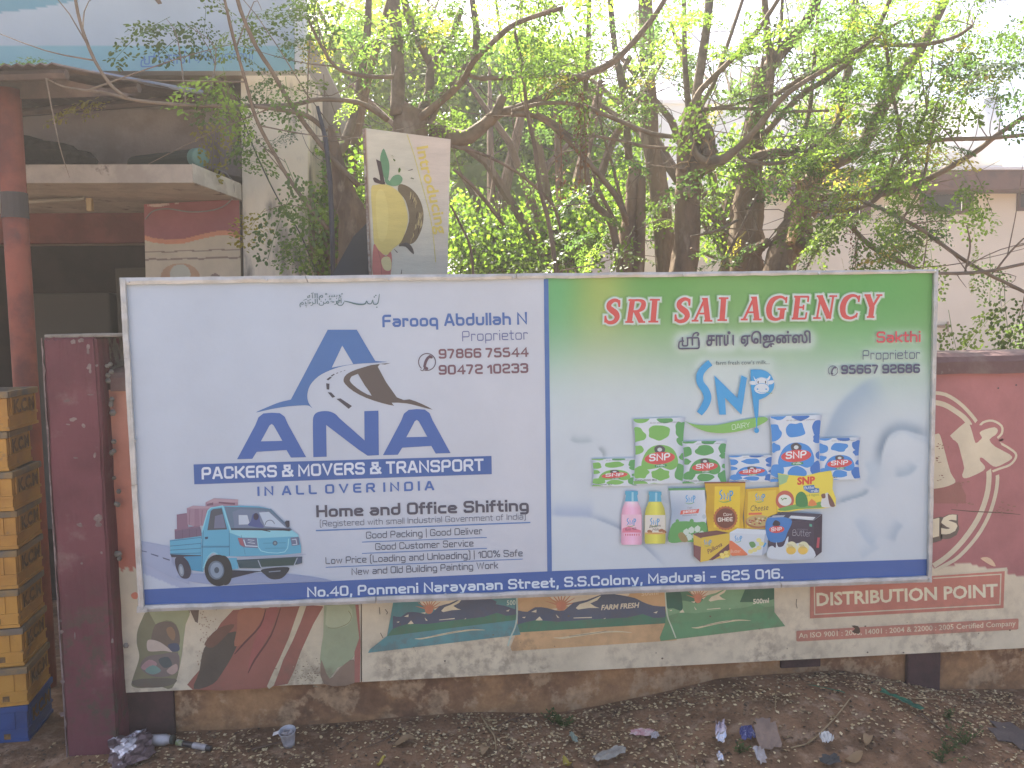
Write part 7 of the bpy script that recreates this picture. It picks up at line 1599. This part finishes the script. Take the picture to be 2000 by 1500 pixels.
far_tree("tree", "pale distant tree behind the white building, between the pollard trunks", "tree", (1440, 250, 13), [(1470, 190, 60, 50, 1), (1620, 130, 70, 60, 2), (1260, 90, 40, 60, .6), (1750, 160, 60, 70, 1)], 1500, .13, G2, .8)
far_tree("bush", "climbing green plant in front of the cream wall behind the right-hand trunks", "bush", (1420, 420, 3.2), [(1420, 350, 50, 50, 1), (1470, 300, 60, 60, 1), (1560, 300, 60, 50, 1), (1620, 260, 60, 60, 1), (1290, 420, 30, 60, .7), (1215, 380, 40, 70, 1), (1400, 450, 40, 50, .8)], 5200, .034, G1, .4)
# banana plant
bp = empty("banana_plant", (float(P(960, 500, 5.0)[0]), 5.0, 0), "banana plant with broad torn leaves, among the bushes right of the fruit board", "plant")
m = MB(); b = P(965, 430, 5.0); m.tube([np.array([b[0], 5.0, -.1]), b], [.09, .06], 10); m.obj("stem", material("banana_stem", (.16, .2, .07), rough=.6), bp, smooth=True)
M_ban = material("banana_leaf", (.10, .17, .045), (.14, .21, .07), scale=5, rough=.4, transl=.4, transl_col=(1.8, 1.7, 1.1), spec=.5)
for pts, wd in (([(962, 430), (935, 390), (900, 370), (880, 368)], .18), ([(962, 430), (955, 380), (975, 345), (1010, 345)], .22), ([(962, 430), (950, 360), (925, 330), (905, 345)], .17), ([(965, 430), (985, 395), (1020, 390), (1045, 410)], .16), ([(960, 420), (938, 345), (945, 310)], .15), ([(968, 420), (1000, 365), (1030, 350)], .15), ([(962, 430), (925, 410), (890, 425)], .13)):
    q = smooth(pts, 4); n = len(q); v = []; f = []; yo = rng.uniform(-.3, .3)
    for i, (a, b_) in enumerate(q):
        t = i / (n - 1); w_ = wd * math.sin(math.pi * min(1, .12 + t * .88)) ** .6; p = P(a, b_, 5.0 - yo * t); tn = np.array(P(*q[min(i + 1, n - 1)], 5.0)) - np.array(P(*q[max(i - 1, 0)], 5.0)); sd = np.cross(tn / np.linalg.norm(tn), [0.2, 1, .3]); sd /= np.linalg.norm(sd)
        v += [p + sd * w_ + np.array([0, .03, -.05]), p, p - sd * w_ + np.array([0, .03, -.05])]
    for i in range(n - 1): f += [(i * 3, i * 3 + 1, i * 3 + 4, i * 3 + 3), (i * 3 + 1, i * 3 + 2, i * 3 + 5, i * 3 + 4)]
    mesh_obj("leaf", v, f, M_ban, bp, smooth=True)

# ================================================================ THINGS ON THE GROUND
def G(px, py):
    """point of the ground seen at a pixel"""
    d = ray(px, py); t = .5; 
    while t < 8:
        p = CAM + d * t
        if p[2] < hgt(p[0], p[1]): break
        t += .004
    return np.array([p[0], p[1], float(hgt(p[0], p[1]))])
def crumple(name, px, w_, h_, mat, label, cat, n=9, amp=.012, seed=1, rz=0.0, tilt=.3, col=None):
    r_ = random.Random(seed); c = G(*px); v = []; f = []
    ca, sa = math.cos(rz), math.sin(rz)
    # a sheet pushed together along random fold lines
    folds = [(r_.uniform(0, 3.14), r_.uniform(0, 6.28), r_.uniform(12, 30) * .1 / max(w_, h_)) for _ in range(7)]
    for j in range(n + 1):
        for i in range(n + 1):
            u, q = (i / n - .5), (j / n - .5); x = u * w_ * (1 + r_.uniform(-.12, .12)); y = q * h_ * (1 + r_.uniform(-.12, .12)); z = 0
            for a, ph, fr in folds: z += abs(math.sin((x * math.cos(a) + y * math.sin(a)) * fr * 6 + ph)) * amp / 4
            X_, Y_ = c[0] + x * ca - y * sa, c[1] + x * sa + y * ca
            if Y_ > YW - .03: Y_ = YW - .03
            v.append((X_, Y_, float(hgt(X_, Y_)) + .006 + z + (q + .5) * tilt * h_))
    for j in range(n):
        for i in range(n):
            a = j * (n + 1) + i
            if (i in (0, n - 1) and j in (0, n - 1)) and r_.random() < .6: continue
            f += [(a, a + 1, a + n + 2), (a, a + n + 2, a + n + 1)]
    o = mesh_obj(name, v, f, mat, None); return prop(o, label, cat)
M_foil = material("silver_foil", (.62, .63, .68), (.35, .30, .34), scale=14, rough=.22, metal=.85, spec=.6, bump=.6, bscale=40)
M_foilsoft = material("crinkled_foil", (.13, .10, .11), (.75, .76, .82), scale=11, lo=.5, hi=.56, rough=.28, metal=.6, spec=.6, bump=.5, bscale=25)
M_foilin = material("plum_film", (.16, .12, .13), (.30, .28, .32), scale=16, rough=.25, metal=.5, bump=.5, bscale=30)
M_paper = material("dirty_white_paper", (.66, .66, .64), (.50, .49, .46), scale=30, rough=.8)
M_clear = material("pale_film", (.40, .39, .40), (.28, .25, .24), scale=18, rough=.3, spec=.6)
M_pinkp = material("pink_wrapper", (.44, .24, .25), (.55, .45, .44), scale=45, rough=.5)
M_bluep = material("blue_wrapper", (.06, .07, .20), (.25, .26, .38), scale=60, lo=.55, hi=.62, rough=.4)
M_brownb = material("brown_film", (.24, .175, .135), (.17, .125, .10), scale=12, rough=.5)
M_gcloth = material("green_cloth", (.035, .15, .085), (.025, .09, .06), scale=40, rough=.85)
M_greyp = material("grey_sheet_paper", (.32, .31, .27), (.24, .22, .19), scale=20, rough=.85)
crumple("foil_packet", (258, 1482), .15, .13, M_foilsoft, "shiny torn silver foil packet lying at the foot of the pillar", "packet", n=9, amp=.010, seed=3, rz=.5, tilt=.35)
crumple("foil_strip", (240, 1459), .12, .02, M_paper, "pale torn sealing strip lying on the silver foil packet", "packet strip", n=6, amp=.008, seed=8, rz=.25, tilt=.3)
crumple("foil_packet", (1408, 1452), .036, .06, M_foil, "small silver foil scrap standing up right of the pink wrapper", "foil scrap", n=6, amp=.02, seed=5, rz=-.3, tilt=.5)
crumple("foil_scrap", (1406, 1488), .02, .03, M_foil, "tiny silver foil scrap below the larger foil piece", "foil scrap", n=4, amp=.01, seed=15)
crumple("pink_wrapper", (1254, 1437), .085, .032, M_pinkp, "flattened pink and white wrapper on the leaf litter", "wrapper", n=7, amp=.006, seed=6, rz=-.35, tilt=.15)
crumple("clear_scrap", (1279, 1447), .03, .025, M_clear, "crumpled clear film beside the pink wrapper", "scrap", n=5, amp=.012, seed=9)
crumple("blue_wrapper", (1459, 1449), .05, .045, M_bluep, "crumpled dark blue printed wrapper", "wrapper", n=8, amp=.022, seed=7, tilt=.2)
crumple("brown_film", (1497, 1455), .08, .08, M_brownb, "brown translucent plastic piece standing right of the blue wrapper", "plastic piece", n=6, amp=.012, seed=12, tilt=.55)
crumple("brown_film", (1485, 1486), .035, .06, M_clear, "narrow torn film strip below the brown plastic piece", "plastic strip", n=5, amp=.01, seed=13, tilt=.2)
crumple("tissue", (1614, 1459), .048, .036, M_paper, "small crumpled white tissue on bare soil", "tissue", n=8, amp=.025, seed=14, rz=.4, tilt=.15)
crumple("green_cloth", (1760, 1378), .15, .03, M_gcloth, "twisted green cloth strip on the leaf mound", "cloth strip", n=9, amp=.016, seed=16, rz=-.75, tilt=.12)
crumple("green_ribbon", (1612, 1350), .14, .009, M_gcloth, "thin green ribbon on the mound, left of the green cloth strip", "ribbon", n=8, amp=.006, seed=18, rz=-.6, tilt=.1)
crumple("grey_paper", (1190, 1488), .12, .04, M_greyp, "torn grey paper lying at the lower edge, left of the foil scrap", "paper", n=8, amp=.02, seed=19, rz=.3, tilt=.1)
crumple("green_leaf_scrap", (1120, 1451), .022, .05, material("pale_green_scrap", (.22, .27, .22), rough=.6), "pale green curled scrap near the weeds", "scrap", n=5, amp=.01, seed=20, rz=.4)
crumple("black_scrap", (1620, 1496), .07, .03, M_blackc, "black scrap at the very bottom edge", "scrap", n=5, amp=.012, seed=21)
crumple("stone_slab", (1985, 1440), .18, .16, material("grey_slab", (.13, .11, .10), (.10, .085, .08), scale=6, rough=.95, bump=.6), "flat grey slab half covered by leaves in the lower right corner", "slab", n=4, amp=.002, seed=22, tilt=.0)
# paper cup
cup = empty("paper_cup", G(565, 1452) , "small dirty white paper cup, squashed and tilted, below the poster", "cup")
ax = np.array([-.05, -.22, 1.0]); cb = G(565, 1456); h_ = .066
m = MB(); m.lathe(cb, [(.0001, .001), (.021, 0), (.0235, .02), (.027, .045), (.030, h_), (.032, h_ + .001), (.032, h_ - .003), (.029, h_ - .004), (.0255, .03), (.020, .004)], 24, axis=ax); m.obj("cup_wall", material("cup_paper", (.46, .48, .52), (.34, .35, .38), scale=28, rough=.6), cup, smooth=True)
m = MB(); q = cb + ax * .048 / 1.02
for k in range(9): a = k * .7; m.tube([q + np.array([math.cos(a) * .022, math.sin(a) * .018, rng.uniform(0, .012)]), q + np.array([math.cos(a + 1.4) * .016, math.sin(a + 1.4) * .014, rng.uniform(.006, .02)])], .004, 5)
m.obj("crumpled_film", M_clear, cup)
m = MB(); q = cb + ax * (h_ - .006); m.hexa([q + np.array([-.03, -.01, 0]), q + np.array([-.052, -.012, -.006]), q + np.array([-.05, -.004, .002]), q + np.array([-.028, 0, .006])], [q + np.array([-.03, -.008, .001]), q + np.array([-.052, -.010, -.005]), q + np.array([-.05, -.002, .003]), q + np.array([-.028, .002, .007])]); m.obj("folded_lip", M_paper, cup)
# bottle, stick
bt = empty("glass_vial", G(312, 1460), "short frosted plastic tube lying against the wall, beside the foil packet", "bottle")
m = MB(); a, b = G(285, 1458) + np.array([0, 0, .022]), G(334, 1456) + np.array([0, 0, .022]); d = (b - a) / np.linalg.norm(b - a); L_ = float(np.linalg.norm(b - a)); m.lathe(a, [(.0001, 0), (.018, .001), (.021, .01), (.021, L_ - .02), (.016, L_ - .008), (.016, L_)], 18, axis=d); m.obj("tube_body", material("frosted_plastic", (.30, .29, .29), (.40, .40, .42), scale=20, rough=.3, spec=.6), bt, smooth=True)
m = MB(); m.lathe(b + d * .001, [(.0001, .0), (.017, .0), (.017, .012), (.0001, .013)], 16, axis=d); m.obj("stopper", material("dark_green_cap", (.05, .06, .05), rough=.6), bt)
st_ = empty("torch_stick", G(380, 1463), "dark stick with a green and silver label band lying right of the plastic tube", "stick")
m = MB(); a, b = G(345, 1457) + np.array([0, 0, .014]), G(412, 1468) + np.array([0, 0, .012]); m.tube([a, (a + b) / 2, b], .011, 10); m.obj("rod", material("dark_rod", (.045, .04, .04), rough=.35, spec=.6), st_, smooth=True)
m = MB(); d = (b - a); m.tube([a + d * .02, a + d * .2], .0118, 12); m.obj("label_band", material("green_band", (.16, .20, .08), (.3, .3, .26), scale=60, rough=.5), st_)
m = MB(); m.tube([a + d * .50, a + d * .88], .0117, 12); m.obj("silver_band", M_clear, st_)
M_straw = material("dry_straw", (.34, .26, .15), (.24, .18, .10), scale=20, rough=.8); M_dtwig = material("brown_twig", (.13, .09, .065), rough=.9)
def stick(pts, r, mat, label, lift=.006):
    q = [G(*p) + np.array([0, 0, lift + r]) for p in smooth(pts, 3)]; m = MB(); m.tube(q, [r * (1 - .5 * i / len(q)) for i in range(len(q))], 6, rough=.15); o = m.obj("dry_twig", mat, None, smooth=True); prop(o, label, "twig", "dry twigs on the soil")
stick([(1577, 1458), (1600, 1440), (1635, 1402), (1662, 1368)], .004, M_straw, "longest pale straw, slanting up the bare mound by the white tissue")
stick([(941, 1404), (953, 1424), (966, 1444), (969, 1470)], .0045, M_straw, "bent straw upright in the middle of the litter, left of the weeds")
stick([(1545, 1466), (1580, 1457)], .003, M_straw, "short straw running left from the foot of the longest straw")
stick([(1515, 1358), (1514, 1395)], .002, M_straw, "thin upright stalk on the bare mound")
stick([(970, 1424), (1000, 1410), (1028, 1405), (1060, 1412)], .0025, M_dtwig, "thin arched twig at the wall foot near the weeds")
stick([(1700, 1352), (1760, 1366), (1830, 1370)], .003, M_straw, "pale stick just above the green cloth strip")
stick([(780, 1430), (760, 1445), (716, 1465)], .003, M_dtwig, "slanting brown twig left of the bent straw")
stick([(668, 1466), (700, 1443)], .002, M_dtwig, "short brown twig farther left on the soil")
stick([(1311, 1458), (1322, 1480), (1326, 1499)], .002, M_straw, "fine straw standing left of the foil scrap at the bottom edge")
stick([(1195, 1405), (1210, 1385)], .002, M_dtwig, "tiny twig against the wall right of the weeds")
stick([(492, 1471), (520, 1462), (560, 1452)], .005, M_dtwig, "dark twig lying beside the paper cup")
stick([(1800, 1400), (1850, 1440), (1872, 1462)], .003, M_dtwig, "brown twig crossing the leaves at the right")
for (a, b, s, rz_, lb) in ((1668, 1489, .045, .3, "large tan dead leaf at the bottom edge, right of centre"), (948, 1472, .04, 1.2, "brown rounded dead leaf below the bent straw"), (790, 1456, .05, .2, "long curled brown leaf left of the bent straw"), (1108, 1497, .03, 2.0, "yellow dead leaf at the bottom edge below the weeds"), (745, 1495, .02, .5, "small yellow leaf at the bottom edge"), (1695, 1452, .035, .9, "pale brown leaf right of the white tissue")):
    m = MB(); c = G(a, b); v = []; f = []
    for i in range(9):
        t = i / 8; w_ = .45 * s * math.sin(math.pi * t) ** .7; x_ = (t - .5) * s * 1.8; z_ = .012 * math.sin(t * 5 + a) + .012
        for sg in (-1, 0, 1): v.append((c[0] + x_ * math.cos(rz_) - sg * w_ * math.sin(rz_), c[1] + x_ * math.sin(rz_) + sg * w_ * math.cos(rz_), c[2] + z_ + abs(sg) * .008))
    for i in range(8): f += [(i * 3, i * 3 + 1, i * 3 + 4, i * 3 + 3), (i * 3 + 1, i * 3 + 2, i * 3 + 5, i * 3 + 4)]
    m.add(v, f); o = m.obj("dead_leaf", material("dead_leaf_tan", (.30, .21, .12) if "yellow" not in lb else (.42, .34, .07), rough=.8, transl=.15), None, smooth=True); prop(o, lb, "leaf", "large dead leaves on the soil")
# weeds
M_weed = material("weed_leaf", (.05, .095, .03), (.09, .14, .04), scale=50, rough=.6, transl=.3)
def weed(px, w_, h_, n, label, bushy=True):
    c = G(*px); root = empty("weed", c, label, "weed", "small green weeds on the litter"); m = MB(); l = MB()
    for k in range(n):
        e = c + np.array([rng.gauss(0, w_), rng.gauss(0, w_ * .5), rng.uniform(.3, 1) * h_]); mid = (c + e) / 2 + np.array([rng.gauss(0, .01), 0, .01]); m.tube([c, mid, e], [.0014, .0011, .0007], 4, cap=False)
        for j in range(9 if bushy else 4):
            t = rng.uniform(.3, 1); p = c + (e - c) * t; s = rng.uniform(.006, .014); a = rng.uniform(0, 6.28); d = np.array([math.cos(a), math.sin(a), rng.uniform(-.2, .8)]) * s; sd = np.array([-math.sin(a), math.cos(a), 0]) * s * .35; l.add([p, p + d * .5 + sd, p + d, p + d * .5 - sd], [(0, 1, 2, 3)])
    m.obj("stems", M_weed, root); l.obj("leaves", M_weed, root)
weed((1098, 1420), .03, .075, 14, "feathery green weed clump at the wall foot, right of the bent straw")
weed((1080, 1412), .02, .07, 8, "low weed tuft touching the wall foot beside the feathery clump")
weed((1886, 1455), .045, .09, 12, "tallest green weed clump on the right-hand leaf litter")
weed((1850, 1472), .035, .055, 9, "spreading low weed left of the tallest clump")
weed((1445, 1472), .02, .05, 8, "tiny weed tuft below the blue wrapper")
weed((1855, 1405), .02, .06, 7, "sparse weed sprig below the poster at the right")
weed((1840, 1492), .03, .07, 9, "weed at the bottom edge in the lower right")
